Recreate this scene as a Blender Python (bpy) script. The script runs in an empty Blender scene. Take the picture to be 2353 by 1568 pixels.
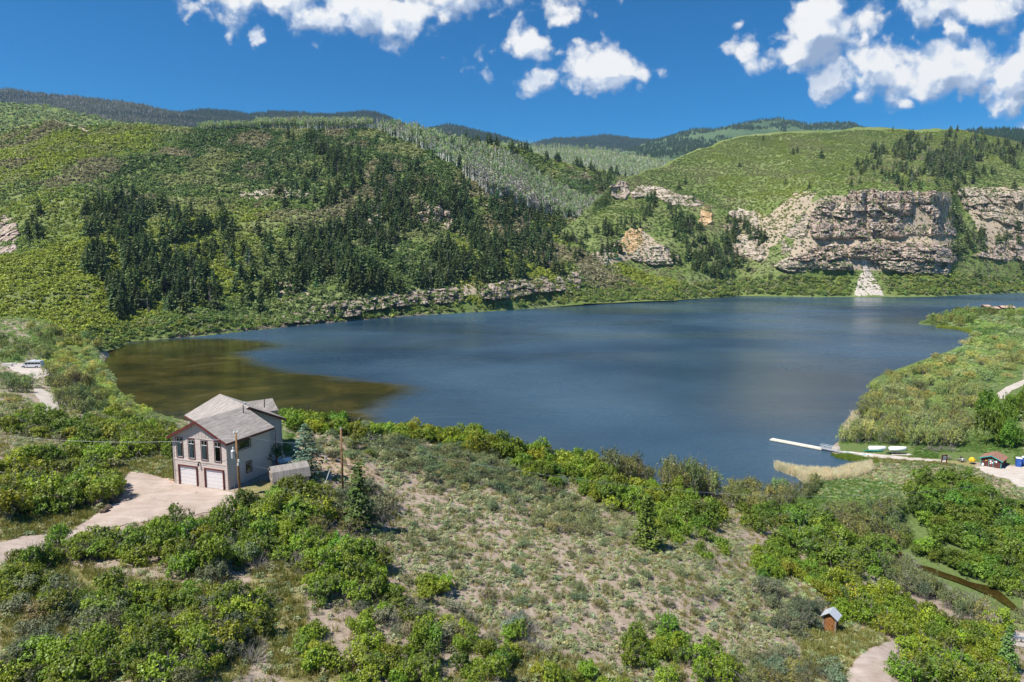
import bpy, math, random
import numpy as np
from mathutils import Vector, Matrix
R = math.radians
scene = bpy.context.scene

# ------------------------------------------------------------------ camera, world, sun, exposure
PITCH = 7.1; CAMZ = 53.0; F = 1569.0; CX, CY = 1176.5, 784.0
cam_d = bpy.data.cameras.new("camera"); cam_d.sensor_width = 36; cam_d.lens = 24.0
cam_d.clip_start = 0.5; cam_d.clip_end = 60000
cam = bpy.data.objects.new("camera", cam_d); scene.collection.objects.link(cam)
cam.location = (0, 0, CAMZ); cam.rotation_euler = (R(90 - PITCH), 0, 0)
scene.camera = cam
SUN_EL = 58.0
SUN_DIR = Vector((-0.78, -0.42, 0)).normalized() * math.cos(R(SUN_EL)) + Vector((0, 0, math.sin(R(SUN_EL))))
sl = bpy.data.lights.new("sun", 'SUN'); sl.energy = 5.0; sl.angle = R(0.53); sl.color = (1.0, 0.955, 0.88)
so = bpy.data.objects.new("sun", sl); scene.collection.objects.link(so)
so.rotation_euler = SUN_DIR.to_track_quat('Z', 'Y').to_euler()
scene.view_settings.view_transform = 'Standard'; scene.view_settings.look = 'None'
scene.view_settings.exposure = 0.5; scene.view_settings.gamma = 1.0
scene.cycles.max_bounces = 5; scene.cycles.diffuse_bounces = 2; scene.cycles.glossy_bounces = 3
scene.cycles.transmission_bounces = 3; scene.cycles.transparent_max_bounces = 6
scene.cycles.caustics_reflective = False; scene.cycles.caustics_refractive = False

class NT:
    """small helper to write node trees"""
    def __init__(s, tree): s.t = tree; s.n = tree.nodes; s.l = tree.links
    def new(s, typ, **kw):
        nd = s.n.new(typ)
        for k, v in kw.items(): setattr(nd, k, v)
        return nd
    def put(s, sock, v):
        if isinstance(v, bpy.types.NodeSocket): s.l.new(v, sock)
        elif v is not None: sock.default_value = v
    def math(s, op, a, b=None, c=None, clamp=False):
        nd = s.new('ShaderNodeMath', operation=op, use_clamp=clamp)
        s.put(nd.inputs[0], a); s.put(nd.inputs[1], b); s.put(nd.inputs[2], c); return nd.outputs[0]
    def vmath(s, op, a, b=None, sc=None):
        nd = s.new('ShaderNodeVectorMath', operation=op)
        s.put(nd.inputs[0], a); s.put(nd.inputs[1], b)
        if sc is not None: s.put(nd.inputs['Scale'], sc)
        return nd.outputs['Value'] if op in ('LENGTH', 'DISTANCE', 'DOT_PRODUCT') else nd.outputs[0]
    def noise(s, vec, scale, detail=4, rough=0.55, dist=0.0, out='Fac', lac=2.0, dim='3D'):
        nd = s.new('ShaderNodeTexNoise', noise_dimensions=dim); s.put(nd.inputs['Vector'], vec)
        s.put(nd.inputs['Scale'], scale); nd.inputs['Detail'].default_value = detail
        nd.inputs['Roughness'].default_value = rough; nd.inputs['Distortion'].default_value = dist
        nd.inputs['Lacunarity'].default_value = lac
        return nd.outputs[out]
    def mix(s, f, a, b, mode='MIX'):
        nd = s.new('ShaderNodeMix', data_type='RGBA', blend_type=mode)
        s.put(nd.inputs[0], f); s.put(nd.inputs[6], a); s.put(nd.inputs[7], b); return nd.outputs[2]
    def ramp(s, f, stops, mode='LINEAR'):
        nd = s.new('ShaderNodeValToRGB'); s.put(nd.inputs[0], f); cr = nd.color_ramp; cr.interpolation = mode
        while len(cr.elements) < len(stops): cr.elements.new(0.5)
        for e, (p, c) in zip(cr.elements, stops):
            e.position = p; e.color = c if len(c) == 4 else (*c, 1)
        return nd.outputs[0]
    def rng(s, v, a, b, c=0.0, d=1.0, smooth=True):
        nd = s.new('ShaderNodeMapRange', interpolation_type='SMOOTHSTEP' if smooth else 'LINEAR')
        s.put(nd.inputs[0], v)
        for i, x in enumerate((a, b, c, d)): s.put(nd.inputs[i + 1], x)
        return nd.outputs[0]
    def attr(s, name, typ='GEOMETRY', out='Fac'):
        nd = s.new('ShaderNodeAttribute', attribute_type=typ, attribute_name=name); return nd.outputs[out]

def vdir(vx, vy):
    """slope coordinates (x/y, z/y) of the direction seen at a point of the 2353 x 1568 photograph"""
    u = (vx - CX) / F; v = (CY - vy) / F; cp, sp = math.cos(R(PITCH)), math.sin(R(PITCH))
    dy = cp + v * sp; dz = -sp + v * cp
    return u / dy, dz / dy

def build_world():
    w = bpy.data.worlds.new("World"); scene.world = w; w.use_nodes = True
    g = NT(w.node_tree); g.n.clear()
    sky = g.new('ShaderNodeTexSky', sky_type='NISHITA'); sky.sun_disc = False
    sky.sun_elevation = R(SUN_EL); sky.sun_rotation = math.atan2(SUN_DIR.x, SUN_DIR.y)
    sky.altitude = 2400; sky.air_density = 1.0; sky.dust_density = 0.1; sky.ozone_density = 2.0
    hsv = g.new('ShaderNodeHueSaturation'); g.put(hsv.inputs['Color'], sky.outputs[0])
    hsv.inputs['Hue'].default_value = 0.5; hsv.inputs['Saturation'].default_value = 1.62; hsv.inputs['Value'].default_value = 1.0
    tc = g.new('ShaderNodeTexCoord'); sep = g.new('ShaderNodeSeparateXYZ'); g.put(sep.inputs[0], tc.outputs['Generated'])
    y = g.math('MAXIMUM', sep.outputs[1], 0.05)
    a = g.math('DIVIDE', sep.outputs[0], y); b = g.math('DIVIDE', sep.outputs[2], y)
    comb = g.new('ShaderNodeCombineXYZ'); g.put(comb.inputs[0], a); g.put(comb.inputs[1], b)
    P = comb.outputs[0]
    # cumulus banks: centre, radii in photo units, weight; high ones out of view added to pale the lake
    ell = [(640, -25, 240, 58, 1), (880, 5, 210, 68, 1.05), (745, 45, 90, 42, .9), (1110, -18, 230, 54, 1), (1300, 26, 66, 26, .8), (615, 66, 20, 32, .7),
           (1218, 100, 64, 42, 1.15), (1376, 158, 104, 54, 1.2), (1120, 162, 84, 26, .62), (1245, 185, 36, 26, .55), (1452, 138, 28, 16, .5), (1335, 98, 34, 12, .45),
           (1905, 92, 150, 88, 1.2), (1740, 110, 60, 30, .7), (1800, 130, 80, 50, .8), (2010, 150, 180, 72, 1.15), (1910, 190, 60, 42, .8), (2200, 138, 130, 80, 1.2), (2330, 165, 120, 70, 1.15), (2250, 5, 240, 50, 1.1), (2090, 20, 100, 55, 1), (2350, 60, 60, 50, .7),
           (2130, 210, 95, 20, .75), (2310, 225, 80, 40, .7), (2345, 298, 36, 14, .8), (2075, 238, 26, 12, .5), (1690, 50, 22, 12, .45), (2480, 20, 200, 200, 1.2), (2700, 180, 200, 50, 1), (-200, 60, 90, 30, .8), (1060, -215, 210, 175, 1.1), (2020, -190, 330, 190, 1.1), (560, -300, 160, 120, 1)]
    def field(Pv, fine=True):
        # domain warp by noise then soft union of ellipses, eroded by billowing noise
        w1 = g.noise(Pv, 7.0, 5, .6, out='Color')
        w1 = g.vmath('SUBTRACT', w1, (.5, .5, .5)); w1 = g.vmath('MULTIPLY', w1, (0.16, 0.085, 0))
        Q = g.vmath('ADD', Pv, w1); acc = None
        for (vx, vy, rx, ry, wt) in ell:
            ca, cb = vdir(vx, vy); rx2 = rx / F * 1.18; ry2 = ry / F * 1.22
            d = g.vmath('SUBTRACT', Q, (ca, cb, 0)); d = g.vmath('MULTIPLY', d, (1 / rx2, 1 / ry2, 0))
            l = g.vmath('LENGTH', d); m = g.math('MULTIPLY_ADD', l, -1.0 * wt, wt)
            acc = m if acc is None else g.math('SMOOTH_MAX', acc, m, .12)
        acc = g.math('MAXIMUM', acc, -.8)
        vo = g.new('ShaderNodeTexVoronoi', feature='SMOOTH_F1', voronoi_dimensions='2D'); vo.inputs['Scale'].default_value = 17; vo.inputs['Detail'].default_value = 2.0; vo.inputs['Roughness'].default_value = .55; vo.inputs['Smoothness'].default_value = .35
        wq = g.vmath('ADD', Pv, g.vmath('MULTIPLY', g.vmath('SUBTRACT', g.noise(Pv, 22, 4, .6, out='Color'), (.5, .5, .5)), (.05, .05, 0))); g.put(vo.inputs['Vector'], wq)
        puff = g.math('MULTIPLY_ADD', vo.outputs[0], -.85, .34)
        n = g.noise(Pv, 11.0, 10, .56, 0.1)
        t = g.math('MULTIPLY_ADD', n, 1.55, -0.63); t = g.math('ADD', acc, t)
        return g.math('ADD', t, puff), n
    f0, n0 = field(P)
    off = g.vmath('ADD', P, (-0.008, 0.016, 0)); f1, n1 = field(off); off2 = g.vmath('ADD', P, (-0.012, 0.05, 0)); f2, n2 = field(off2)
    fz = g.math('MULTIPLY_ADD', g.noise(P, 70, 8, .7), .5, -.25); dens = g.rng(g.math('ADD', f0, fz), -0.08, 0.52)
    lit = g.math('SUBTRACT', f0, f1); lit = g.rng(lit, -0.42, 0.30)
    core = g.rng(f2, -.15, .95)
    sh = g.math('MULTIPLY', core, 0.70); sh = g.math('SUBTRACT', g.math('MULTIPLY_ADD', lit, .72, .44), sh, clamp=True)
    ccol = g.ramp(sh, [(0, (.33, .43, .62)), (.25, (.47, .57, .76)), (.55, (.74, .81, .92)), (.85, (1.0, 1.0, 1.0))])
    front = g.rng(sep.outputs[1], 0.06, 0.12)
    dens = g.math('MULTIPLY', dens, front)
    bg1 = g.new('ShaderNodeBackground'); g.put(bg1.inputs[0], hsv.outputs[0]); bg1.inputs[1].default_value = 0.086
    bg2 = g.new('ShaderNodeBackground'); g.put(bg2.inputs[0], ccol); bg2.inputs[1].default_value = 0.69
    mx = g.new('ShaderNodeMixShader'); g.put(mx.inputs[0], dens); g.l.new(bg1.outputs[0], mx.inputs[1]); g.l.new(bg2.outputs[0], mx.inputs[2])
    out = g.new('ShaderNodeOutputWorld'); g.l.new(mx.outputs[0], out.inputs[0])
    w.cycles.sampling_method = 'MANUAL'; w.cycles.sample_map_resolution = 512
build_world()

# ------------------------------------------------------------------ helpers
rnd = random.Random(7)
def tag(o, label=None, cat=None, group=None, kind=None):
    if label: o['label'] = label
    if cat: o['category'] = cat
    if group: o['group'] = group
    if kind: o['kind'] = kind
    return o
def link(o, parent=None):
    scene.collection.objects.link(o)
    if parent is not None: o.parent = parent
    return o
def empty(name, loc, rz=0.0, label=None, cat=None, group=None):
    o = bpy.data.objects.new(name, None); o.empty_display_size = 0.3
    o.location = loc; o.rotation_euler = (0, 0, rz); link(o); return tag(o, label, cat, group)

def np_mesh(name, verts, faces, mats=(), smooth=False, mat_idx=None):
    """verts (n,3); faces (m,k) array or list of lists"""
    me = bpy.data.meshes.new(name); verts = np.asarray(verts, dtype=np.float32)
    if isinstance(faces, np.ndarray):
        m, k = faces.shape
        me.vertices.add(len(verts)); me.vertices.foreach_set('co', verts.ravel())
        me.loops.add(m * k); me.loops.foreach_set('vertex_index', faces.astype(np.int32).ravel())
        me.polygons.add(m); me.polygons.foreach_set('loop_start', np.arange(m, dtype=np.int32) * k)
        me.polygons.foreach_set('loop_total', np.full(m, k, dtype=np.int32))
    else:
        me.from_pydata([tuple(map(float, v)) for v in verts], [], [tuple(map(int, f)) for f in faces])
    for m_ in mats: me.materials.append(m_)
    if mat_idx is not None: me.polygons.foreach_set('material_index', np.asarray(mat_idx, dtype=np.int32))
    me.polygons.foreach_set('use_smooth', np.full(len(me.polygons), smooth, dtype=bool))
    me.update(calc_edges=True); me.validate(); return me
def add_attr(me, name, arr, domain='POINT', typ='FLOAT'):
    a = me.attributes.new(name, typ, domain); arr = np.asarray(arr, dtype=np.float32)
    a.data.foreach_set('vector' if typ == 'FLOAT_VECTOR' else ('color' if typ == 'FLOAT_COLOR' else 'value'), arr.ravel())

class MB:
    """collects shapes and links them as one mesh object"""
    def __init__(s): s.v = []; s.f = []; s.m = []
    def add(s, vs, fs, mi=0):
        b = len(s.v); s.v += [tuple(v) for v in vs]; s.f += [tuple(b + i for i in f) for f in fs]; s.m += [mi] * len(fs); return s
    def box(s, x0, x1, y0, y1, z0, z1, mi=0, M=None):
        vs = [(x, y, z) for z in (z0, z1) for y in (y0, y1) for x in (x0, x1)]
        if M is not None: vs = [M @ Vector(v) for v in vs]
        return s.add(vs, [(0, 2, 3, 1), (4, 5, 7, 6), (0, 1, 5, 4), (2, 6, 7, 3), (0, 4, 6, 2), (1, 3, 7, 5)], mi)
    def quad(s, a, b, c, d, mi=0): return s.add([a, b, c, d], [(0, 1, 2, 3)], mi)
    def slab(s, pts, th, mi=0):
        """polygon pts (list of 3d) extruded by vector th"""
        n = len(pts); th = Vector(th); vs = [Vector(p) for p in pts] + [Vector(p) + th for p in pts]
        fs = [tuple(range(n - 1, -1, -1)), tuple(range(n, 2 * n))] + [(i, (i + 1) % n, n + (i + 1) % n, n + i) for i in range(n)]
        return s.add(vs, fs, mi)
    def tube(s, pts, rad, n=8, mi=0, cap=True):
        pts = [Vector(p) for p in pts]
        if not isinstance(rad, (list, tuple)): rad = [rad] * len(pts)
        rings = []; vs = []; up = Vector((0, 0, 1))
        for i, p in enumerate(pts):
            d = (pts[min(i + 1, len(pts) - 1)] - pts[max(i - 1, 0)]).normalized()
            a = d.cross(up) if abs(d.z) < .95 else d.cross(Vector((1, 0, 0)))
            a.normalize(); b = d.cross(a).normalized()
            vs += [p + (a * math.cos(2 * math.pi * k / n) + b * math.sin(2 * math.pi * k / n)) * rad[i] for k in range(n)]
        fs = [(i * n + k, i * n + (k + 1) % n, (i + 1) * n + (k + 1) % n, (i + 1) * n + k) for i in range(len(pts) - 1) for k in range(n)]
        if cap: fs += [tuple(range(n - 1, -1, -1)), tuple((len(pts) - 1) * n + k for k in range(n))]
        return s.add(vs, fs, mi)
    def lathe(s, prof, c=(0, 0, 0), n=12, mi=0):
        vs = [(c[0] + r * math.cos(2 * math.pi * k / n), c[1] + r * math.sin(2 * math.pi * k / n), c[2] + z) for r, z in prof for k in range(n)]
        fs = [(i * n + k, i * n + (k + 1) % n, (i + 1) * n + (k + 1) % n, (i + 1) * n + k) for i in range(len(prof) - 1) for k in range(n)]
        fs += [tuple(range(n - 1, -1, -1)), tuple((len(prof) - 1) * n + k for k in range(n))]
        return s.add(vs, fs, mi)
    def build(s, name, mats, parent=None, smooth=False, M=None):
        vs = s.v if M is None else [M @ Vector(v) for v in s.v]
        me = bpy.data.meshes.new(name); me.from_pydata([tuple(v) for v in vs], [], s.f)
        for m_ in (mats if isinstance(mats, (list, tuple)) else [mats]): me.materials.append(m_)
        me.polygons.foreach_set('material_index', s.m)
        me.polygons.foreach_set('use_smooth', [smooth] * len(s.f)); me.update()
        return link(bpy.data.objects.new(name, me), parent)

# ------------------------------------------------------------------ numpy noise
def _hash(ix, iy, iz, seed):
    h = (ix.astype(np.int64) * 374761393 + iy.astype(np.int64) * 668265263 + iz.astype(np.int64) * 2147483647 + seed * 1274126177) & 0xFFFFFFFF
    h = ((h ^ (h >> 13)) * 1274126177) & 0xFFFFFFFF; h = (h ^ (h >> 16)) & 0xFFFFFFFF
    h = (h * 2246822519) & 0xFFFFFFFF; h = h ^ (h >> 15)
    return (h & 0xFFFFFF) / float(0xFFFFFF)
def vnoise(x, y, z=None, seed=0):
    x = np.asarray(x, float); y = np.asarray(y, float)
    z = np.zeros_like(x) if z is None else np.asarray(z, float)
    ix, iy, iz = np.floor(x), np.floor(y), np.floor(z); fx, fy, fz = x - ix, y - iy, z - iz
    fx = fx * fx * (3 - 2 * fx); fy = fy * fy * (3 - 2 * fy); fz = fz * fz * (3 - 2 * fz); r = 0
    for dx in (0, 1):
        for dy in (0, 1):
            for dz in (0, 1):
                w = (fx if dx else 1 - fx) * (fy if dy else 1 - fy) * (fz if dz else 1 - fz)
                r = r + w * _hash(ix + dx, iy + dy, iz + dz, seed)
    return r
def fbm(x, y, z=None, seed=0, oct=4, gain=.5):
    s = 0; a = 1; t = 0
    for o in range(oct):
        s = s + a * vnoise(x * 2 ** o, y * 2 ** o, None if z is None else z * 2 ** o, seed + o * 17); t += a; a *= gain
    return s / t * 2 - 1
def inpoly(x, y, poly):
    x = np.asarray(x); y = np.asarray(y); c = np.zeros(x.shape, bool); n = len(poly); j = n - 1
    for i in range(n):
        xi, yi = poly[i]; xj, yj = poly[j]
        if yi != yj:
            c ^= ((yi > y) != (yj > y)) & (x < (xj - xi) * (y - yi) / (yj - yi) + xi)
        j = i
    return c
def project(X, Y, Z):
    cp, sp = math.cos(R(PITCH)), math.sin(R(PITCH)); dz = Z - CAMZ
    f = Y * cp - dz * sp; u = X / f; v = (Y * sp + dz * cp) / f
    return CX + u * F, CY - v * F
def ray(vx, vy, D=None, z=None):
    """world point seen at (vx,vy) at depth y=D or at height z"""
    u = (vx - CX) / F; v = (CY - vy) / F; cp, sp = math.cos(R(PITCH)), math.sin(R(PITCH))
    d = np.array([u, cp + v * sp, -sp + v * cp])
    t = D / d[1] if D is not None else (z - CAMZ) / d[2]
    return np.array([0, 0, CAMZ]) + d * t

class Terr:
    """a terrain sheet stored as a grid: rows run away from the camera, columns across"""
    def __init__(s, X, Y, Z): s.X, s.Y, s.Z = X, Y, Z; s.update()
    def update(s):
        s.VX, s.VY = project(s.X, s.Y, s.Z); s.mon = np.minimum.accumulate(s.VY, axis=0); s.col = s.X[0] / s.Y[0]
    def place(s, vx, vy):
        """nearest point of the sheet seen at (vx,vy), arrays allowed"""
        vx = np.atleast_1d(np.asarray(vx, float)); vy = np.atleast_1d(np.asarray(vy, float)); out = np.zeros((len(vx), 3))
        nr, nc = s.X.shape; mcol = s.VX[nr // 3]
        for k in range(len(vx)):
            cj = np.interp(vx[k], mcol, np.arange(nc)); j = int(min(cj, nc - 2)); res = 0
            for it in range(2):
                f = min(max(cj - j, 0), 1); acc = 0
                vyc = s.mon[:, j] * (1 - f) + s.mon[:, j + 1] * f
                ri = np.interp(-vy[k], -vyc, np.arange(nr)); i0 = int(min(ri, nr - 2)); fi = ri - i0
                vxr = [s.VX[i0, jj] * (1 - fi) + s.VX[i0 + 1, jj] * fi for jj in (j, j + 1)]
                if it == 0:
                    row = s.VX[i0] * (1 - fi) + s.VX[i0 + 1] * fi
                    cj = np.interp(vx[k], row, np.arange(nc)); j = int(min(cj, nc - 2))
            def bil(A): return (A[i0, j] * (1 - f) + A[i0, j + 1] * f) * (1 - fi) + (A[i0 + 1, j] * (1 - f) + A[i0 + 1, j + 1] * f) * fi
            out[k] = (bil(s.X), bil(s.Y), bil(s.Z))
        return out
    def height(s, x, y):
        """height at world (x,y) for fan grids whose columns are rays x/y = const"""
        nr, nc = s.X.shape; a = x / y; cj = float(np.interp(a, s.col, np.arange(nc))); j = int(min(cj, nc - 2)); f = cj - j
        yc = s.Y[:, j] * (1 - f) + s.Y[:, j + 1] * f; zc = s.Z[:, j] * (1 - f) + s.Z[:, j + 1] * f
        return float(np.interp(y, yc, zc))
    def normals(s):
        Pp = np.stack([s.X, s.Y, s.Z], -1); du = np.gradient(Pp, axis=1); dv = np.gradient(Pp, axis=0)
        n = np.cross(du, dv); return n / np.maximum(np.linalg.norm(n, axis=-1, keepdims=True), 1e-9)
    def obj(s, name, mat, attrs=None, smooth=True):
        nr, nc = s.X.shape; idx = np.arange(nr * nc).reshape(nr, nc)
        fc = np.stack([idx[:-1, :-1], idx[:-1, 1:], idx[1:, 1:], idx[1:, :-1]], -1).reshape(-1, 4)
        me = np_mesh(name, np.stack([s.X, s.Y, s.Z], -1).reshape(-1, 3), fc, [mat], smooth)
        for k, a in (attrs or {}).items(): add_attr(me, k, a)
        return link(bpy.data.objects.new(name, me))
    def scatter(s, n, rng, dens=None, rows=None):
        """n random points, uniform in ground area times dens(VX,VY) per cell"""
        r0, r1 = rows or (0, s.X.shape[0] - 1)
        X, Y = s.X[r0:r1 + 1], s.Y[r0:r1 + 1]
        ax = X[:-1, 1:] - X[:-1, :-1]; ay = Y[:-1, 1:] - Y[:-1, :-1]; bx = X[1:, :-1] - X[:-1, :-1]; by = Y[1:, :-1] - Y[:-1, :-1]
        A = np.abs(ax * by - ay * bx)
        if dens is not None:
            cvx = (s.VX[r0:r1, :-1] + s.VX[r0 + 1:r1 + 1, 1:]) / 2; cvy = (s.VY[r0:r1, :-1] + s.VY[r0 + 1:r1 + 1, 1:]) / 2
            A = A * dens(cvx, cvy)
        c = np.cumsum(A.ravel()); k = np.searchsorted(c, rng.random(n) * c[-1]); k = np.minimum(k, A.size - 1)
        i, j = np.unravel_index(k, A.shape); i = i + r0; fi = rng.random(n); fj = rng.random(n)
        def bil(G): return (G[i, j] * (1 - fj) + G[i, j + 1] * fj) * (1 - fi) + (G[i + 1, j] * (1 - fj) + G[i + 1, j + 1] * fj) * fi
        Pp = np.stack([bil(s.X), bil(s.Y), bil(s.Z)], -1)
        return Pp, bil(s.VX), bil(s.VY)

def blur(A, k, ax):
    for _ in range(k):
        A = (np.concatenate([A.take([0], ax), A.take(range(A.shape[ax] - 1), ax)], ax) + A * 2 + np.concatenate([A.take(range(1, A.shape[ax]), ax), A.take([-1], ax)], ax)) / 4
    return A
# ------------------------------------------------------------------ materials
MATS = {}
def mat(name):
    m = bpy.data.materials.new(name); m.use_nodes = True; g = NT(m.node_tree); g.n.clear()
    out = g.new('ShaderNodeOutputMaterial'); MATS[name] = m; return m, g, out
def simple(name, col, rough=.8, var=.15, scale=3.0, metal=0.0, bump=0.0, spec=.5):
    """plain paint, wood or metal with grime-like variation"""
    m, g, out = mat(name); p = g.new('ShaderNodeBsdfPrincipled'); tc = g.new('ShaderNodeTexCoord').outputs['Object']
    n = g.noise(tc, scale, 6, .65); c2 = tuple(max(0, c * (1 - var * 2)) for c in col); c1 = tuple(min(1, c * (1 + var)) for c in col)
    g.put(p.inputs['Base Color'], g.ramp(n, [(.3, c2), (.7, c1)])); p.inputs['Roughness'].default_value = rough
    p.inputs['Metallic'].default_value = metal; p.inputs['Specular IOR Level'].default_value = spec
    if bump:
        b = g.new('ShaderNodeBump'); b.inputs['Strength'].default_value = bump; b.inputs['Distance'].default_value = .02
        g.put(b.inputs['Height'], g.noise(tc, scale * 8, 4)); g.put(p.inputs['Normal'], b.outputs[0])
    g.l.new(p.outputs[0], out.inputs[0]); return m
def leaf_mat(name, dark, light, transl=.35, rough=.55, tinted=True, sheen=0.03):
    """foliage: each leaf face has its own tone, each plant its own tint"""
    m, g, out = mat(name)
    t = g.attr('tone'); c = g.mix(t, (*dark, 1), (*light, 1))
    if tinted: c = g.mix(1.0, c, g.attr('tint', 'INSTANCER', 'Color'), 'MULTIPLY')
    d = g.new('ShaderNodeBsdfDiffuse'); g.put(d.inputs[0], c)
    tr = g.new('ShaderNodeBsdfTranslucent'); g.put(tr.inputs[0], g.mix(1.0, c, (1.25, 1.3, .55, 1), 'MULTIPLY'))
    mx = g.new('ShaderNodeMixShader'); mx.inputs[0].default_value = transl; g.l.new(d.outputs[0], mx.inputs[1]); g.l.new(tr.outputs[0], mx.inputs[2])
    gl = g.new('ShaderNodeBsdfGlossy'); gl.inputs[1].default_value = rough; gl.inputs[0].default_value = (1, 1, 1, 1)
    m2 = g.new('ShaderNodeMixShader'); m2.inputs[0].default_value = sheen; g.l.new(mx.outputs[0], m2.inputs[1]); g.l.new(gl.outputs[0], m2.inputs[2])
    g.l.new(m2.outputs[0], out.inputs[0]); return m

def near_ground_mat():
    m, g, out = mat('near_ground'); p = g.new('ShaderNodeBsdfPrincipled'); tc = g.new('ShaderNodeTexCoord').outputs['Object']
    n1 = g.noise(tc, .35, 6, .6); n2 = g.noise(tc, 2.2, 6, .65); n3 = g.noise(tc, 14, 4, .7)
    soil = g.ramp(n2, [(.25, (.25, .19, .14)), (.5, (.38, .30, .235)), (.75, (.50, .42, .34))])
    sand = g.ramp(n2, [(.3, (.42, .29, .20)), (.7, (.56, .42, .31))])
    dry = g.ramp(n2, [(.2, (.15, .14, .05)), (.5, (.28, .25, .11)), (.8, (.40, .34, .19))])
    grn = g.ramp(n2, [(.2, (.07, .105, .028)), (.55, (.135, .185, .06)), (.85, (.25, .29, .12))])
    c = g.mix(g.rng(g.math('ADD', g.attr('dry'), g.math('MULTIPLY_ADD', n1, .9, -.45)), .35, .65), soil, dry)
    c = g.mix(g.rng(g.math('ADD', g.attr('green'), g.math('MULTIPLY_ADD', n1, .7, -.35)), .4, .62), c, grn)
    c = g.mix(g.rng(g.math('ADD', g.attr('sand'), g.math('MULTIPLY_ADD', n2, .7, -.35)), .4, .6), c, sand)
    c = g.mix(1.0, c, g.ramp(n3, [(.3, (.72, .72, .72)), (.7, (1.12, 1.12, 1.12))]), 'MULTIPLY')
    g.put(p.inputs['Base Color'], c); p.inputs['Roughness'].default_value = 1; p.inputs['Specular IOR Level'].default_value = .1
    b = g.new('ShaderNodeBump'); b.inputs['Strength'].default_value = .8; b.inputs['Distance'].default_value = .12
    g.put(b.inputs['Height'], g.noise(tc, 3.5, 8, .7)); g.put(p.inputs['Normal'], b.outputs[0])
    g.l.new(p.outputs[0], out.inputs[0]); return m
def hill_mat(name, stops, bare, scale=.02):
    m, g, out = mat(name); p = g.new('ShaderNodeBsdfPrincipled'); tc = g.new('ShaderNodeTexCoord').outputs['Object']
    n1 = g.noise(tc, scale, 8, .62); n2 = g.noise(tc, scale * 9, 6, .7)
    c = g.ramp(g.math('ADD', g.math('MULTIPLY', n1, .6), g.math('MULTIPLY', n2, .4)), stops)
    c = g.mix(g.rng(g.math('ADD', g.attr('bare'), g.math('MULTIPLY_ADD', n2, .6, -.3)), .4, .65), c, (*bare, 1))
    g.put(p.inputs['Base Color'], c); p.inputs['Roughness'].default_value = 1; p.inputs['Specular IOR Level'].default_value = .05
    b = g.new('ShaderNodeBump'); b.inputs['Strength'].default_value = .9; b.inputs['Distance'].default_value = .05 / scale
    g.put(b.inputs['Height'], n2); g.put(p.inputs['Normal'], b.outputs[0])
    g.l.new(p.outputs[0], out.inputs[0]); return m
def gravel_mat(name, a, b_, c_, weeds=.5):
    m, g, out = mat(name); p = g.new('ShaderNodeBsdfPrincipled'); tc = g.new('ShaderNodeTexCoord').outputs['Object']
    mp = g.new('ShaderNodeMapping'); g.put(mp.inputs[0], tc); mp.inputs['Scale'].default_value = (.25, 1.3, 1); mp.inputs['Rotation'].default_value = (0, 0, .75)
    n = g.noise(tc, .35, 8, .65); n2 = g.noise(tc, 9, 5, .75); tr = g.noise(mp.outputs[0], 1.1, 6, .65, .3)
    c = g.ramp(g.math('ADD', g.math('ADD', g.math('MULTIPLY', n, .45), g.math('MULTIPLY', tr, .35)), g.math('MULTIPLY', n2, .2)), [(.36, a), (.5, b_), (.62, c_)])
    w = g.rng(g.noise(tc, .8, 8, .72, .4), .56, .66, 0, weeds); c = g.mix(w, c, (.20, .20, .07, 1))
    g.put(p.inputs['Base Color'], c); p.inputs['Roughness'].default_value = 1; p.inputs['Specular IOR Level'].default_value = .1
    b = g.new('ShaderNodeBump'); b.inputs['Strength'].default_value = .7; b.inputs['Distance'].default_value = .07
    g.put(b.inputs['Height'], g.math('ADD', n2, tr)); g.put(p.inputs['Normal'], b.outputs[0]); g.l.new(p.outputs[0], out.inputs[0]); return m
def rock_mat(name, c0, c1, c2, strata=.35):
    """bedded sandstone: bands by height, dark streaks running down, each block its own tone"""
    m, g, out = mat(name); p = g.new('ShaderNodeBsdfPrincipled'); tc = g.new('ShaderNodeTexCoord').outputs['Object']
    mp = g.new('ShaderNodeMapping'); g.put(mp.inputs[0], tc); mp.inputs['Scale'].default_value = (.04, .04, 1.0)
    band = g.noise(mp.outputs[0], strata, 6, .7)
    mp2 = g.new('ShaderNodeMapping'); g.put(mp2.inputs[0], tc); mp2.inputs['Scale'].default_value = (1, 1, .12)
    dark_streak = g.noise(mp2.outputs[0], .16, 6, .7); fine = g.noise(tc, .5, 8, .75)
    v = g.math('ADD', g.math('MULTIPLY', band, .45), g.math('MULTIPLY', g.attr('tone'), .3)); v = g.math('ADD', v, g.math('MULTIPLY', fine, .3))
    c = g.ramp(v, [(.3, c0), (.52, c1), (.72, c2)])
    c = g.mix(g.rng(dark_streak, .50, .66, 0, .75), c, tuple(x * .42 for x in c0) + (1,))  # dark streaks, painted in to deepen the shade of the cracks
    g.put(p.inputs['Base Color'], c); p.inputs['Roughness'].default_value = .95; p.inputs['Specular IOR Level'].default_value = .15
    b = g.new('ShaderNodeBump'); b.inputs['Strength'].default_value = 1; b.inputs['Distance'].default_value = 2.2
    g.put(b.inputs['Height'], g.math('ADD', fine, g.math('MULTIPLY', band, .6))); g.put(p.inputs['Normal'], b.outputs[0])
    g.l.new(p.outputs[0], out.inputs[0]); return m
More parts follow.
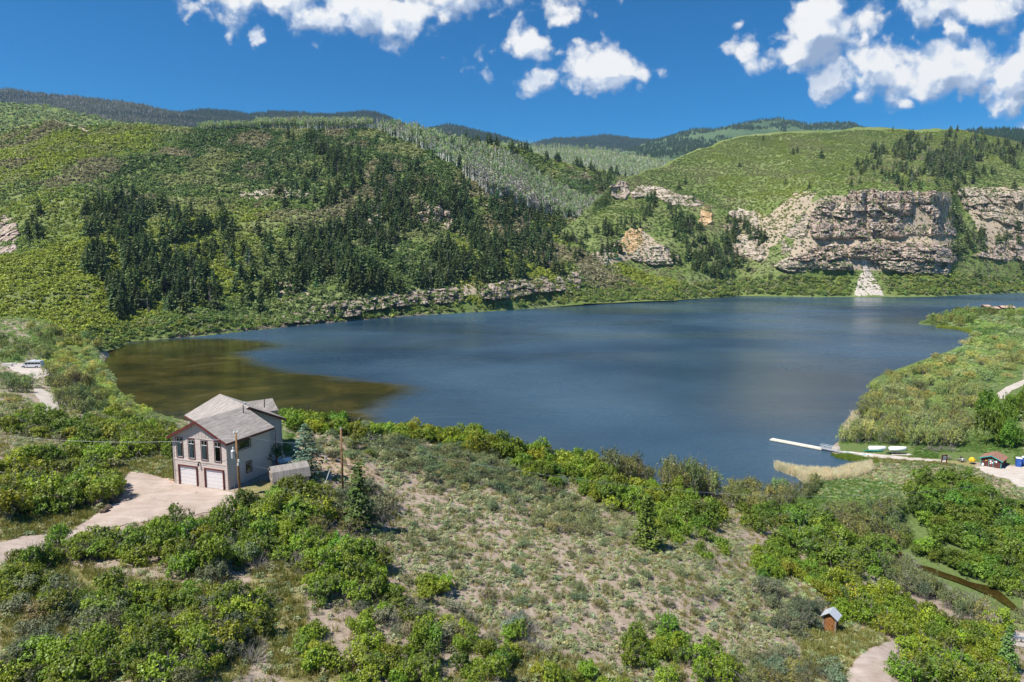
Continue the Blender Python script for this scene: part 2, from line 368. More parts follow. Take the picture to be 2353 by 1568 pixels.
def water_mat():
    m, g, out = mat('lake_water'); p = g.new('ShaderNodeBsdfPrincipled'); tc = g.new('ShaderNodeTexCoord').outputs['Object']
    mp = g.new('ShaderNodeMapping'); g.put(mp.inputs[0], tc); mp.inputs['Scale'].default_value = (.45, 1.2, 1); mp.inputs['Rotation'].default_value = (0, 0, .25)
    n0 = g.noise(mp.outputs[0], .022, 9, .62, .6); calm = g.rng(g.math('ADD', g.attr('calm'), g.math('ADD', g.math('MULTIPLY_ADD', n0, 1.1, -.55), g.math('MULTIPLY_ADD', g.noise(mp.outputs[0], .12, 5, .7), .4, -.2))), .25, .75)
    weed = g.noise(tc, .05, 12, .70, .8); patch = g.noise(tc, .018, 5, .6, .4)
    bed = g.ramp(g.math('ADD', g.math('MULTIPLY', weed, .6), g.math('MULTIPLY', patch, .4)), [(.34, (.010, .011, .003)), (.46, (.028, .025, .005)), (.55, (.060, .047, .009)), (.66, (.11, .095, .035))])
    deep = g.ramp(g.noise(tc, .006, 4, .5), [(.40, (.010, .036, .068)), (.60, (.045, .092, .140))])
    deep = g.mix(g.math('MULTIPLY', g.attr('cloud_sheen'), .40), deep, (.11, .115, .105, 1))  # pale reflection of clouds painted into the water colour
    g.put(p.inputs['Base Color'], g.mix(calm, deep, bed))
    gust = g.rng(g.noise(mp.outputs[0], .0085, 6, .6, .7), .35, .65)
    r = g.math('MULTIPLY_ADD', gust, .18, .15); r = g.math('MULTIPLY', r, g.math('MULTIPLY_ADD', calm, -.80, 1.0)); g.put(p.inputs['Roughness'], r)
    p.inputs['IOR'].default_value = 1.333; p.inputs['Specular IOR Level'].default_value = .5
    mw = g.new('ShaderNodeMapping'); g.put(mw.inputs[0], tc); mw.inputs['Scale'].default_value = (.5, 1.5, 1); mw.inputs['Rotation'].default_value = (0, 0, .35)
    wv = g.math('ADD', g.noise(mw.outputs[0], .55, 6, .65, .3), g.math('MULTIPLY', g.noise(mw.outputs[0], .12, 5, .65), 1.8)); b = g.new('ShaderNodeBump'); b.inputs['Distance'].default_value = .5
    g.put(b.inputs['Strength'], g.math('MULTIPLY', g.math('MULTIPLY_ADD', calm, -.88, 1.0), g.math('MULTIPLY_ADD', gust, .5, .35))); g.put(b.inputs['Height'], wv); g.put(p.inputs['Normal'], b.outputs[0])
    g.l.new(p.outputs[0], out.inputs[0]); return m

M_near = near_ground_mat()
M_hill = hill_mat('hill_ground', [(.25, (.07, .11, .025)), (.45, (.14, .19, .05)), (.6, (.22, .25, .10)), (.8, (.31, .30, .17))], (.42, .34, .25))
M_mount = {}
M_gravel = gravel_mat('gravel', (.33, .25, .20), (.43, .345, .29), (.52, .44, .38))
M_white_gravel = gravel_mat('pale_gravel', (.38, .325, .275), (.50, .44, .38), (.58, .525, .465), .2)
M_rock = rock_mat('sandstone', (.22, .155, .12), (.52, .40, .325), (.76, .63, .53))
M_rock_band = rock_mat('brown_sandstone', (.17, .13, .10), (.38, .31, .245), (.64, .55, .44))
M_rock_pale = rock_mat('pale_sandstone', (.23, .18, .135), (.50, .41, .32), (.74, .65, .52))
M_rock_ochre = rock_mat('ochre_rock', (.36, .21, .10), (.58, .38, .19), (.74, .58, .38))
M_water = water_mat()
M_creek = simple('creek_water', (.05, .035, .008), .12, .3, .4)

# ------------------------------------------------------------------ near terrain: thin-plate surface through surveyed points
SURV = """-150 1620 27;0 1568 25.5;300 1568 25;600 1568 23.5;900 1568 22;1176 1568 20.5;1450 1568 17.5;1700 1568 15.5;1900 1568 15.2;1990 1530 14.6;2050 1568 14.5
2010 1480 12.6;2200 1568 10;2353 1568 6;2500 1568 2;2345 1480 2;2353 1430 .5;1905 1447 9.2;1850 1400 10;2000 1400 6;2150 1420 1;2250 1400 -2.5
2080 1285 -3.6;2140 1310 -3.8;2200 1335 -4;2260 1360 -4.2;2330 1395 -4.5;2450 1450 -5;2353 1350 -3.5;2353 1250 -1.5;2250 1290 -2.6;2200 1230 -1;2050 1240 -2.6;2353 1200 0;2353 1120 1.3;2450 1100 1.5;2200 1180 .6
2100 1150 .9;2050 1200 0;1950 1250 -.5;1900 1200 1;1900 1300 3;1980 1330 2;1750 1300 8;1650 1450 14.8;1800 1450 12;1600 1350 15.3;1600 1250 12;1700 1200 5.5;1500 1200 12.5;1500 1130 7;1400 1082 9;1250 1062 13;1100 1024 16
950 1002 20;850 992 22;750 977 23;680 968 23.5;250 940 6;350 965 4;100 960 16;100 1010 22;0 1030 24;-150 1000 24;300 1000 18;380 1012 21;200 1050 24;300 1100 25;130 1150 25.2;300 1180 25;450 1150 25;450 1120 25;0 1200 26;-150 1200 27;520 1140 25
150 1250 25;0 1280 26;0 1400 26;-150 1400 27;300 1400 25;600 1400 23.5;600 1200 24.7;640 1110 25;700 1120 24.8;700 1060 25;830 1100 23.2;800 1135 22.7;900 1100 21.5;850 1200 22;850 1350 22;1100 1100 19;1100 1200 19;1100 1350 19.5;1100 1450 20;1300 1150 16;1300 1250 17
1300 1400 18;1450 1450 17;1450 1300 16.5;-100 910 16;110 910 13.6;75 846 14;0 850 14.3;130 855 13.6;-150 850 15;200 870 6;180 830 8;228 832 .9;244 822 -.1;246 850 -.1;268 885 -.1;300 917 -.1;340 941 -.1;386 957 -.1
300 850 -2.5;330 880 -2;450 900 -3;600 880 -4;400 820 -3;0 790 14.2;0 768 14;-150 770 15;100 785 11;190 800 4;235 803 1.2;255 797 .3;280 795 -.6;-150 745 16;0 745 15;100 755 14;200 765 12;60 750 15
2135 745 .2;2150 752 -.1;2200 759 -.1;2228 768 -.1;2230 778 -.1;2200 797 -.1;2130 822 -.1;2060 847 -.1;1992 880 -.1;1997 902 -.1;1967 945 -.1;1972 965 -.1;1952 990 -.1;1925 1012 -.1;1915 1032 .1;2353 760 3;2353 725 4;2200 735 2;2250 735 3;2450 740 4;2450 800 4
2170 738 1;2353 880 4;2250 870 3;2150 900 2.5;2050 950 2;2100 1000 1.8;2353 980 4;2450 980 5;2285 1068 1.4;2353 1095 1.3;2200 1062 1.1;2100 1050 .8;2000 1042 .5;1935 1036 .3;1920 1046 .05;1880 1056 -.8;1960 1064 -.25;1990 1072 .05;2010 1078 .3;1900 1080 -.12;1800 1078 -.3
1870 1100 .15;1845 1112 .0;1826 1128 -.1;1812 1138 .1;1700 1060 -2;1750 1030 -3;1780 1100 -1;1500 900 -5;1200 800 -6;1800 800 -6;2000 720 -6;1000 900 -6;2080 780 -3;1900 950 -2;1850 1000 -2.5;700 850 -6;1600 1000 -5"""
HID = [(.047, 150, 4), (.047, 165, -2), (.047, 200, -4), (-.208, 140, 12), (-.208, 165, 2), (-.208, 180, -2), (-.05, 150, 8), (-.05, 170, -1), (-.145, 145, 12), (-.145, 168, 0), (-.145, 185, -3),
       (.143, 155, 2), (.143, 165, -1), (.27, 141, 1.6), (.27, 151, -.6), (.34, 142, .9), (.34, 153, -.5), (-.3, 140, 16), (-.3, 165, 8), (-.3, 190, 1), (-.3, 206, -2), (-.4, 100, 25), (-.4, 115, 23), (-.4, 140, 15), (-.4, 190, 2), (-.4, 213, -1.5), (-.47, 150, 14), (-.47, 195, 3), (-.51, 226, -.6),
       (.20, 153, .6), (.20, 162, -1.5), (.68, 620, 3), (.68, 655, 0), (.63, 560, 1.6), (.62, 600, -1), (.75, 640, 3), (.75, 700, -1), (.60, 540, .2), (.59, 536, -.6), (.585, 560, -2), (.82, 650, 3)]
def near_terrain():
    pts = []
    for row in SURV.replace('\n', ';').split(';'):
        vx, vy, z = map(float, row.split()); w = ray(vx, vy, z=z); pts.append((w[0] / w[1], math.log(w[1]), z))
    for a, y, z in HID: pts.append((a, math.log(y), z))
    Q = np.array(pts); S = np.array([1.0, .55]); C = Q[:, :2] * S; n = len(C)
    def K(d2): return np.where(d2 > 0, .5 * d2 * np.log(np.maximum(d2, 1e-12)), 0)
    d2 = ((C[:, None] - C[None]) ** 2).sum(-1); A = np.zeros((n + 3, n + 3)); A[:n, :n] = K(d2) + np.eye(n) * 2e-5
    A[:n, n] = 1; A[:n, n + 1:] = C; A[n, :n] = 1; A[n + 1:, :n] = C.T
    w = np.linalg.solve(A, np.concatenate([Q[:, 2], [0, 0, 0]]))
    a = np.linspace(-1.35, 1.35, 780); ly = np.linspace(math.log(26), math.log(720), 420)
    AA, LL = np.meshgrid(a, ly); q = np.stack([AA.ravel(), LL.ravel()], -1) * S; Z = np.zeros(len(q))
    for s in range(0, len(q), 20000):
        qq = q[s:s + 20000]; Z[s:s + 20000] = K(((qq[:, None] - C[None]) ** 2).sum(-1)) @ w[:n] + w[n] + qq @ w[n + 1:]
    Z = Z.reshape(AA.shape); Y = np.exp(LL); X = AA * Y
    Z += np.clip(Z / 3, 0, 1) * (fbm(X / 9, Y / 9, seed=3, oct=4) * .45 + fbm(X / 2.2, Y / 2.2, seed=5, oct=2) * .10)
    Z = np.clip(Z, -8, 34)
    return Terr(X, Y, Z)
NEAR = near_terrain()
def gz(x, y): return NEAR.height(x, y)
def at(vx, vy): return NEAR.place(vx, vy)[0]

# regions in photo coordinates
DRIVE = [(-60, 1320), (-60, 1262), (60, 1232), (150, 1228), (185, 1205), (250, 1165), (285, 1135), (275, 1105), (300, 1085), (345, 1090), (405, 1107), (470, 1120), (530, 1131), (548, 1138), (540, 1158), (520, 1172), (470, 1180), (430, 1190), (345, 1198), (250, 1215), (185, 1228), (150, 1250), (40, 1275), (5, 1300)]
ROAD_BR = [(1935, 1580), (1945, 1545), (1965, 1515), (1995, 1492), (2035, 1476), (2072, 1472), (2068, 1490), (2056, 1515), (2050, 1545), (2050, 1580)]
ROAD_L = [(75, 893), (95, 893), (118, 905), (135, 922), (136, 945), (90, 948), (92, 925), (80, 908)]
PARK_L = [(8, 834), (60, 836), (97, 841), (113, 855), (113, 864), (85, 872), (50, 862), (25, 852)]
ROAD_L2 = [(-30, 768), (36, 770), (34, 773), (-30, 775)]
PARK_R = [(2238, 1074), (2260, 1071), (2353, 1072), (2420, 1080), (2420, 1130), (2335, 1120), (2320, 1105), (2265, 1090)]
TRACK_R = [(1930, 1036), (1990, 1041), (2100, 1052), (2175, 1058), (2175, 1063), (2100, 1060), (2000, 1052), (1925, 1042)]
ROAD_UR = [(2290, 905), (2310, 890), (2353, 872), (2420, 850), (2420, 860), (2365, 882), (2325, 898), (2310, 917), (2290, 917)]
ROAD_LR = [(2300, 1452), (2420, 1460), (2420, 1500), (2353, 1490), (2300, 1480)]
SAND = [(690, 1020), (720, 1040), (780, 1050), (830, 1060), (890, 1100), (880, 1112), (820, 1105), (760, 1100), (715, 1085), (680, 1050), (655, 1010)]
DRYG = [(235, 1085), (300, 1060), (405, 1050), (405, 1108), (345, 1095), (285, 1110), (230, 1125)]
DRY_AREAS = [DRYG, [(600, 1260), (700, 1290), (700, 1440), (850, 1568), (650, 1568), (600, 1480), (560, 1380)], [(0, 1290), (120, 1290), (500, 1360), (620, 1440), (560, 1568), (0, 1568)], [(1850, 1400), (2060, 1480), (1960, 1540), (1940, 1568), (1830, 1568)], [(1200, 1480), (1500, 1568), (1000, 1568)],
             [(1900, 1030), (2240, 1050), (2240, 1075), (1990, 1062)], [(530, 1135), (610, 1100), (640, 1120), (590, 1170)], [(0, 1180), (300, 1160), (190, 1230), (0, 1260)]]
GREEN_AREAS = [[(60, 752), (235, 768), (250, 800), (400, 960), (330, 985), (200, 960), (110, 890)], [(0, 780), (60, 800), (60, 835), (0, 835)], [(1800, 1080), (2353, 1150), (2353, 1420), (2050, 1350), (1900, 1220), (1780, 1160)], [(1900, 870), (2353, 700), (2353, 1070), (1930, 1040)], [(2100, 700), (2353, 700), (2353, 870), (2000, 900)], [(600, 1090), (660, 1060), (680, 1000), (640, 980), (660, 1100)]]
SLOPE = [(620, 1100), (900, 1010), (1250, 1120), (1500, 1190), (1800, 1280), (1900, 1420), (1700, 1568), (1180, 1568), (1180, 1450), (880, 1400), (860, 1200), (700, 1180)]
def soft(T, polys, k=5):
    m = np.zeros(T.X.shape)
    for p in polys: m = np.maximum(m, inpoly(T.VX, T.VY, p).astype(float))
    return blur(blur(m, k, 0), k if k < 50 else k * 3, 1)
near_obj = NEAR.obj('ground', M_near, {'dry': np.maximum(soft(NEAR, DRY_AREAS), .30), 'green': np.maximum(soft(NEAR, GREEN_AREAS), .45 * (NEAR.VY < 1060)), 'sand': soft(NEAR, [SAND], 3)})
tag(near_obj, kind='structure')

def drape(name, poly, material, lift=.05, step=3.0, label=None, jag=2.0):
    """a strip of road lying on the ground, its outline broken up a little"""
    px = [p[0] for p in poly]; py = [p[1] for p in poly]
    xs = np.arange(min(px) - 4, max(px) + 4, step); ys = np.arange(max(py) + 3, min(py) - 3, -step * .45)
    GX, GY = np.meshgrid(xs, ys); jx = fbm(GX / 14, GY / 7, seed=9, oct=3) * jag * 2; jy = fbm(GX / 14, GY / 7, seed=19, oct=3) * jag
    ins = inpoly(GX + jx, GY + jy, poly); Pp = NEAR.place(GX.ravel(), GY.ravel()); Pp[:, 2] += lift
    idx = np.arange(GX.size).reshape(GX.shape)
    keep = ins[:-1, :-1] & ins[1:, :-1] & ins[1:, 1:] & ins[:-1, 1:]
    fc = np.stack([idx[:-1, :-1], idx[:-1, 1:], idx[1:, 1:], idx[1:, :-1]], -1)[keep]
    if not len(fc): return None
    used = np.unique(fc); mp = -np.ones(GX.size, int); mp[used] = np.arange(len(used))
    me = np_mesh(name, Pp[used], mp[fc], [material], True); o = link(bpy.data.objects.new(name, me)); return tag(o, kind='structure')
drape('driveway', DRIVE, M_gravel, .06, 2.5)
drape('road', ROAD_BR, M_gravel, .06, 2.5)
drape('road', ROAD_L, M_white_gravel, .07, 1.5, jag=.8); drape('car_park', PARK_L, M_white_gravel, .07, 1.5, jag=.8); drape('road', ROAD_L2, M_white_gravel, .2, 1.2, jag=.3)
drape('car_park', PARK_R, M_white_gravel, .05, 2, jag=1); drape('path', TRACK_R, M_white_gravel, .05, 1.6, jag=.8)
drape('road', ROAD_UR, M_white_gravel, .06, 1.5, jag=.6); drape('road', ROAD_LR, M_white_gravel, .06, 2.5, jag=1)
drape('path', [(2045, 1042), (2090, 1043), (2100, 1047), (2050, 1047)], M_white_gravel, .06, 1.5, jag=1)

# ------------------------------------------------------------------ lofted hills: knots (photo x: rows of (photo y, depth))
def loft(knots, step=6, rows=150, namp=6, nsc=60, seed=1, sm=6, back=None, detail=1.5):
    xs = sorted(knots); K = np.array([[k for k in knots[x]] for x in xs], float)  # nx, nk, 2
    cols = np.arange(xs[0], xs[-1] + 1, step); nk = K.shape[1]
    VYk = np.stack([np.interp(cols, xs, K[:, i, 0]) for i in range(nk)]); Dk = np.stack([np.interp(cols, xs, K[:, i, 1]) for i in range(nk)])
    t = np.linspace(0, nk - 1, rows); VY = np.stack([np.interp(t, range(nk), VYk[:, j]) for j in range(len(cols))], 1); D = np.stack([np.interp(t, range(nk), Dk[:, j]) for j in range(len(cols))], 1)
    u = (cols - CX) / F; v = (CY - VY) / F; cp, sp = math.cos(R(PITCH)), math.sin(R(PITCH))
    tt = D / (cp + v * sp); X = u[None] * tt; Y = D; Z = CAMZ + (-sp + v * cp) * tt
    for A in (X, Y, Z):
        keep0, keepn = A[0].copy(), A[-1].copy(); B = blur(blur(A, sm, 0), sm // 2, 1); w = np.clip(np.minimum(np.arange(rows), rows - 1 - np.arange(rows)) / 5.0, 0, 1)[:, None]; A[:] = A * (1 - w) + B * w
    fade = np.clip(np.arange(rows) / 14.0, 0, 1)[:, None]
    Z += fade * (fbm(X / nsc, Y / nsc, seed=seed, oct=5) * namp + fbm(X / 14, Y / 14, seed=seed + 5, oct=3) * detail)
    n = 8; s = np.linspace(.12, 1, n)[:, None]        # the far side of the ridge, out of sight
    Xb = X[-1:] * (1 + s * .25); Yb = Y[-1:] * (1 + s * .25); Zb = Z[-1:] * (1 - s) - 60 * s
    return Terr(np.concatenate([X, Xb]), np.concatenate([Y, Yb]), np.concatenate([Z, Zb]))
HA = {-250: [(795, 320), (748, 390), (700, 440), (600, 560), (450, 780), (380, 930), (330, 1080), (302, 1200)],
      0: [(795, 325), (750, 395), (700, 440), (600, 555), (450, 770), (380, 920), (340, 1050), (306, 1150)],
      110: [(800, 330), (752, 397), (700, 445), (600, 558), (450, 765), (370, 920), (320, 1040), (276, 1130)],
      200: [(814, 345), (752, 400), (700, 450), (600, 560), (450, 760), (370, 920), (320, 1040), (289, 1130)],
      300: [(797, 408), (755, 450), (700, 500), (600, 590), (460, 780), (370, 940), (320, 1060), (284, 1160)],
      450: [(779, 452), (740, 490), (690, 530), (600, 610), (460, 800), (370, 970), (320, 1100), (292, 1200)],
      600: [(763, 492), (735, 520), (690, 550), (600, 640), (460, 840), (370, 1000), (320, 1120), (289, 1230)],
      800: [(743, 552), (700, 575), (650, 610), (560, 730), (450, 870), (380, 980), (330, 1100), (290, 1230)],
      1000: [(725, 620), (680, 645), (640, 670), (540, 800), (470, 850), (400, 980), (340, 1130), (306, 1260)],
      1150: [(715, 665), (660, 690), (630, 715), (540, 850), (470, 950), (420, 1060), (380, 1160), (338, 1290)],
      1250: [(707, 705), (650, 740), (622, 770), (570, 880), (520, 1000), (470, 1130), (420, 1300), (352, 1500)],
      1350: [(699, 740), (670, 770), (640, 800), (600, 870), (550, 1000), (500, 1150), (450, 1300), (380, 1550)],
      1450: [(693, 785), (675, 820), (655, 850), (610, 920), (560, 1020), (510, 1180), (460, 1400), (402, 1600)],
      1560: [(691, 800), (676, 850), (660, 880), (610, 1000), (560, 1100), (500, 1250), (455, 1450), (430, 1650)]}
HC = {1285: [(690, 850), (650, 870), (610, 890), (590, 900), (575, 910), (560, 925), (545, 940), (530, 960)],
      1340: [(698, 735), (660, 790), (630, 840), (600, 880), (570, 920), (540, 960), (515, 990), (498, 1020)],
      1400: [(697, 760), (655, 820), (625, 860), (590, 890), (550, 950), (510, 1010), (465, 1110), (425, 1130)],
      1450: [(694, 775), (650, 845), (620, 890), (580, 925), (530, 1000), (490, 1060), (445, 1140), (404, 1220)],
      1530: [(691, 800), (645, 885), (610, 920), (560, 960), (510, 1040), (460, 1120), (415, 1250), (373, 1420)],
      1600: [(687, 840), (650, 900), (605, 945), (540, 1010), (480, 1100), (420, 1230), (375, 1370), (341, 1500)],
      1700: [(681, 900), (650, 945), (600, 985), (530, 1050), (470, 1130), (400, 1280), (350, 1450), (312, 1620)],
      1800: [(682, 895), (640, 935), (600, 965), (530, 1010), (465, 1070), (400, 1250), (350, 1430), (304, 1650)],
      1870: [(683, 890), (632, 945), (580, 962), (520, 982), (445, 1010), (400, 1180), (350, 1400), (303, 1650)],
      2000: [(683, 890), (632, 945), (570, 962), (550, 982), (436, 1008), (400, 1150), (350, 1380), (297, 1650)],
      2150: [(682, 895), (632, 950), (575, 968), (550, 990), (437, 1018), (400, 1160), (350, 1380), (297, 1650)],
      2210: [(679, 930), (630, 985), (580, 1020), (540, 1050), (450, 1120), (410, 1210), (350, 1400), (299, 1680)],
      2350: [(673, 995), (632, 1035), (575, 1055), (520, 1075), (437, 1110), (410, 1220), (370, 1380), (324, 1650)],
      2560: [(668, 1030), (622, 1075), (560, 1090), (510, 1110), (430, 1150), (400, 1260), (370, 1420), (328, 1700)]}
HB = {1060: [(440, 1450), (400, 1700), (360, 2000), (325, 2300)], 1200: [(440, 1500), (400, 1750), (360, 2050), (334, 2350)], 1300: [(440, 1550), (405, 1800), (370, 2100), (339, 2400)],
      1400: [(440, 1600), (410, 1850), (375, 2150), (345, 2450)], 1530: [(445, 1700), (420, 1900), (395, 2200), (367, 2500)], 1640: [(450, 1750), (430, 1950), (405, 2200), (382, 2500)]}
HL = {-300: [(320, 1500), (300, 1700), (270, 2000), (232, 2400)], 0: [(320, 1500), (300, 1700), (270, 2000), (235, 2400)], 90: [(320, 1500), (300, 1700), (270, 2000), (240, 2350)], 180: [(320, 1500), (305, 1700), (285, 1950), (261, 2250)],
      300: [(330, 1500), (318, 1700), (300, 1850), (286, 2100)], 430: [(330, 1500), (318, 1650), (305, 1800), (298, 1950)]}
A_ = loft(HA, 6, 190, 12, 95, 11); C_ = loft(HC, 6, 190, 8, 85, 23, sm=4); B_ = loft(HB, 8, 60, 8, 120, 31, sm=3); L_ = loft(HL, 10, 50, 8, 120, 37, sm=3)
BARE_A = [[(540, 440), (710, 440), (715, 455), (550, 460)], [(700, 705), (900, 672), (1330, 624), (1330, 640), (1000, 690), (700, 725)], [(130, 270), (240, 300), (200, 320)], [(170, 700), (230, 655), (250, 665)], [(640, 620), (720, 680), (640, 700)]]
BARE_C = [[(1800, 615), (1860, 470), (1900, 450), (2185, 440), (2200, 600), (2100, 625), (1900, 620)], [(2200, 430), (2420, 430), (2420, 600), (2330, 600), (2260, 560)], [(1345, 610), (1390, 575), (1450, 530), (1480, 530), (1550, 590), (1440, 598), (1400, 610)], [(1660, 520), (1740, 480), (1790, 520), (1760, 600), (1690, 590)], [(1780, 570), (1880, 440), (1830, 440), (1760, 500)]]
for T, nm, br in ((A_, 'hill', BARE_A), (C_, 'hill', BARE_C), (B_, 'hill', []), (L_, 'hill', [])):
    tag(T.obj(nm, M_hill, {'bare': soft(T, br, 2) if br else np.zeros(T.X.shape)}), kind='structure')
# distant mountains
def sil(pts, dtop, dbot, ybot, x0, x1, n=26):
    xs = np.linspace(x0, x1, n); px = [p[0] for p in pts]; py = [p[1] for p in pts]
    return {float(x): [(ybot, dbot), (ybot * .5 + np.interp(x, px, py) * .5, dbot * .45 + dtop * .55), (float(np.interp(x, px, py)), dtop)] for x in xs}
MTS = [('far_left', sil([(-300, 195), (0, 203), (40, 208), (90, 216), (170, 220), (270, 230), (350, 245), (390, 258), (430, 262), (600, 290), (900, 300)], 5200, 3200, 330, -320, 900), (.045, .055, .050), (.12, .105, .10)),
       ('mid', sil([(330, 270), (420, 259), (480, 250), (530, 252), (575, 262), (620, 254), (750, 262), (840, 257), (880, 265), (930, 288), (960, 300), (1000, 310)], 5800, 3600, 335, 330, 1000), (.018, .035, .025), (.05, .06, .045)),
       ('mid_right', sil([(940, 310), (985, 297), (1020, 289), (1060, 291), (1110, 304), (1150, 314), (1180, 322), (1220, 335)], 6000, 3600, 345, 940, 1220), (.02, .04, .03), (.04, .06, .04)),
       ('notch', sil([(1200, 340), (1240, 325), (1290, 317), (1330, 315), (1400, 311), (1450, 318), (1490, 322), (1530, 317), (1600, 330)], 7500, 4500, 372, 1200, 1640), (.014, .034, .030), (.025, .05, .04)),  # cloud shadow on this mountain is put into its dark colour
       ('green', sil([(1420, 352), (1480, 330), (1530, 318), (1560, 306), (1600, 297), (1640, 297), (1680, 288), (1730, 279), (1780, 273), (1830, 278), (1860, 286), (1890, 282), (1960, 279), (1968, 281), (1985, 294), (2030, 302)], 5600, 3300, 378, 1420, 2030), (.05, .095, .045), (.13, .19, .085)),
       ('right_dark', sil([(2180, 305), (2230, 300), (2290, 302), (2353, 308), (2600, 318)], 3600, 2600, 335, 2170, 2600), (.018, .045, .03), (.03, .06, .035))]
MT = {}
for i, (nm, kn, ca, cb) in enumerate(MTS):
    T = loft(kn, 6, 60, 22, 320, 51 + i * 7, sm=2, detail=8)
    m = hill_mat('mountain_' + nm, [(.36, ca), (.50, tuple((a + b) / 2 for a, b in zip(ca, cb))), (.62, cb)], (.4, .35, .3), scale=.0035)
    tag(T.obj('mountain', m, {'bare': np.zeros(T.X.shape)}), kind='structure'); MT[nm] = T
# ground out to the horizon, below everything
me = np_mesh('terrain', [(-30000, -3000, -14), (30000, -3000, -14), (30000, 40000, -14), (-30000, 40000, -14)], np.array([[0, 1, 2, 3]]), [M_hill])
tag(link(bpy.data.objects.new('terrain', me)), kind='structure')

# ------------------------------------------------------------------ lake
def lake():
    near_e = [(1830, 141), (1700, 138), (1600, 144), (1500, 146), (1400, 152), (1250, 158), (1100, 160), (950, 161), (850, 163), (700, 187), (550, 200), (440, 211), (390, 216)]
    pl = [((vx - CX) / F, y) for vx, y in near_e]
    for vx, vy in [(330, 952), (285, 925), (255, 895), (235, 855), (215, 830), (225, 800), (262, 788), (300, 782)]:
        w = ray(vx, vy, z=0); pl.append((w[0] / w[1], w[1]))
    for x in sorted(HA):
        if 300 < x < 1400: w = ray(x, HA[x][0][0] - 5, z=0); pl.append((w[0] / w[1], w[1]))
    for x in sorted(HC):
        if x >= 1400: w = ray(x, HC[x][0][0] - 4, z=0); pl.append((w[0] / w[1], w[1]))
    for a, y in [(.94, 600), (.80, 600), (.72, 590), (.64, 560)]: pl.append((a, y))
    for vx, vy in [(2150, 740), (2210, 752), (2245, 765), (2248, 780), (2215, 804), (2145, 830), (2075, 856), (2010, 885), (2012, 905), (1985, 950), (1988, 968), (1966, 995), (1945, 1015), (1940, 1034), (1935, 1046), (1960, 1060), (1998, 1064), (2020, 1080), (1960, 1096), (1890, 1112), (1850, 1125), (1835, 1140)]:
        w = ray(vx, vy, z=0); pl.append((w[0] / w[1], w[1]))
    pl = [(a, math.log(y)) for a, y in pl]
    a = np.linspace(-.72, .95, 460); ly = np.linspace(math.log(132), math.log(1180), 420); AA, LL = np.meshgrid(a, ly)
    ins = inpoly(AA, LL, pl); Y = np.exp(LL); X = AA * Y; Z = np.zeros_like(X); T = Terr(X, Y, Z)
    calm = soft(T, [[(200, 990), (200, 790), (440, 772), (600, 780), (640, 795), (600, 810), (560, 828), (610, 848), (760, 868), (900, 885), (1010, 892), (930, 905), (860, 925), (850, 950), (900, 975), (860, 1000), (400, 1000)]], 110)
    cloud_sheen = soft(T, [[(1640, 930), (1800, 820), (1990, 830), (1960, 950), (1900, 1000), (1720, 990)], [(1000, 990), (1200, 1005), (1330, 1040), (1250, 1060), (1000, 1010)]], 110)
    idx = np.arange(X.size).reshape(X.shape); keep = ins[:-1, :-1] & ins[1:, 1:]
    fc = np.stack([idx[:-1, :-1], idx[:-1, 1:], idx[1:, 1:], idx[1:, :-1]], -1)[keep]; used = np.unique(fc); mp = -np.ones(X.size, int); mp[used] = np.arange(len(used))
    me = np_mesh('lake', np.stack([X, Y, Z], -1).reshape(-1, 3)[used], mp[fc], [M_water], True)
    add_attr(me, 'calm', calm.ravel()[used]); add_attr(me, 'cloud_sheen', cloud_sheen.ravel()[used])
    tag(link(bpy.data.objects.new('lake', me)), kind='structure')
lake()
def creek():
    c = [(2040, 1262), (2075, 1278), (2110, 1293), (2150, 1309), (2190, 1322), (2230, 1338), (2270, 1356), (2310, 1382), (2350, 1410), (2420, 1450)]
    vs = []; fs = []
    for i, (x, y) in enumerate(c):
        p = at(x, y); d = 2.2
        vs += [(p[0] - d * .5, p[1] - d * 1.1, -3.45 - i * .09), (p[0] + d * .5, p[1] + d * 1.1, -3.45 - i * .09)]
        if i: fs.append((2 * i - 2, 2 * i - 1, 2 * i + 1, 2 * i))
    tag(link(bpy.data.objects.new('creek', np_mesh('creek', vs, fs, [M_creek]))), kind='structure')
creek()

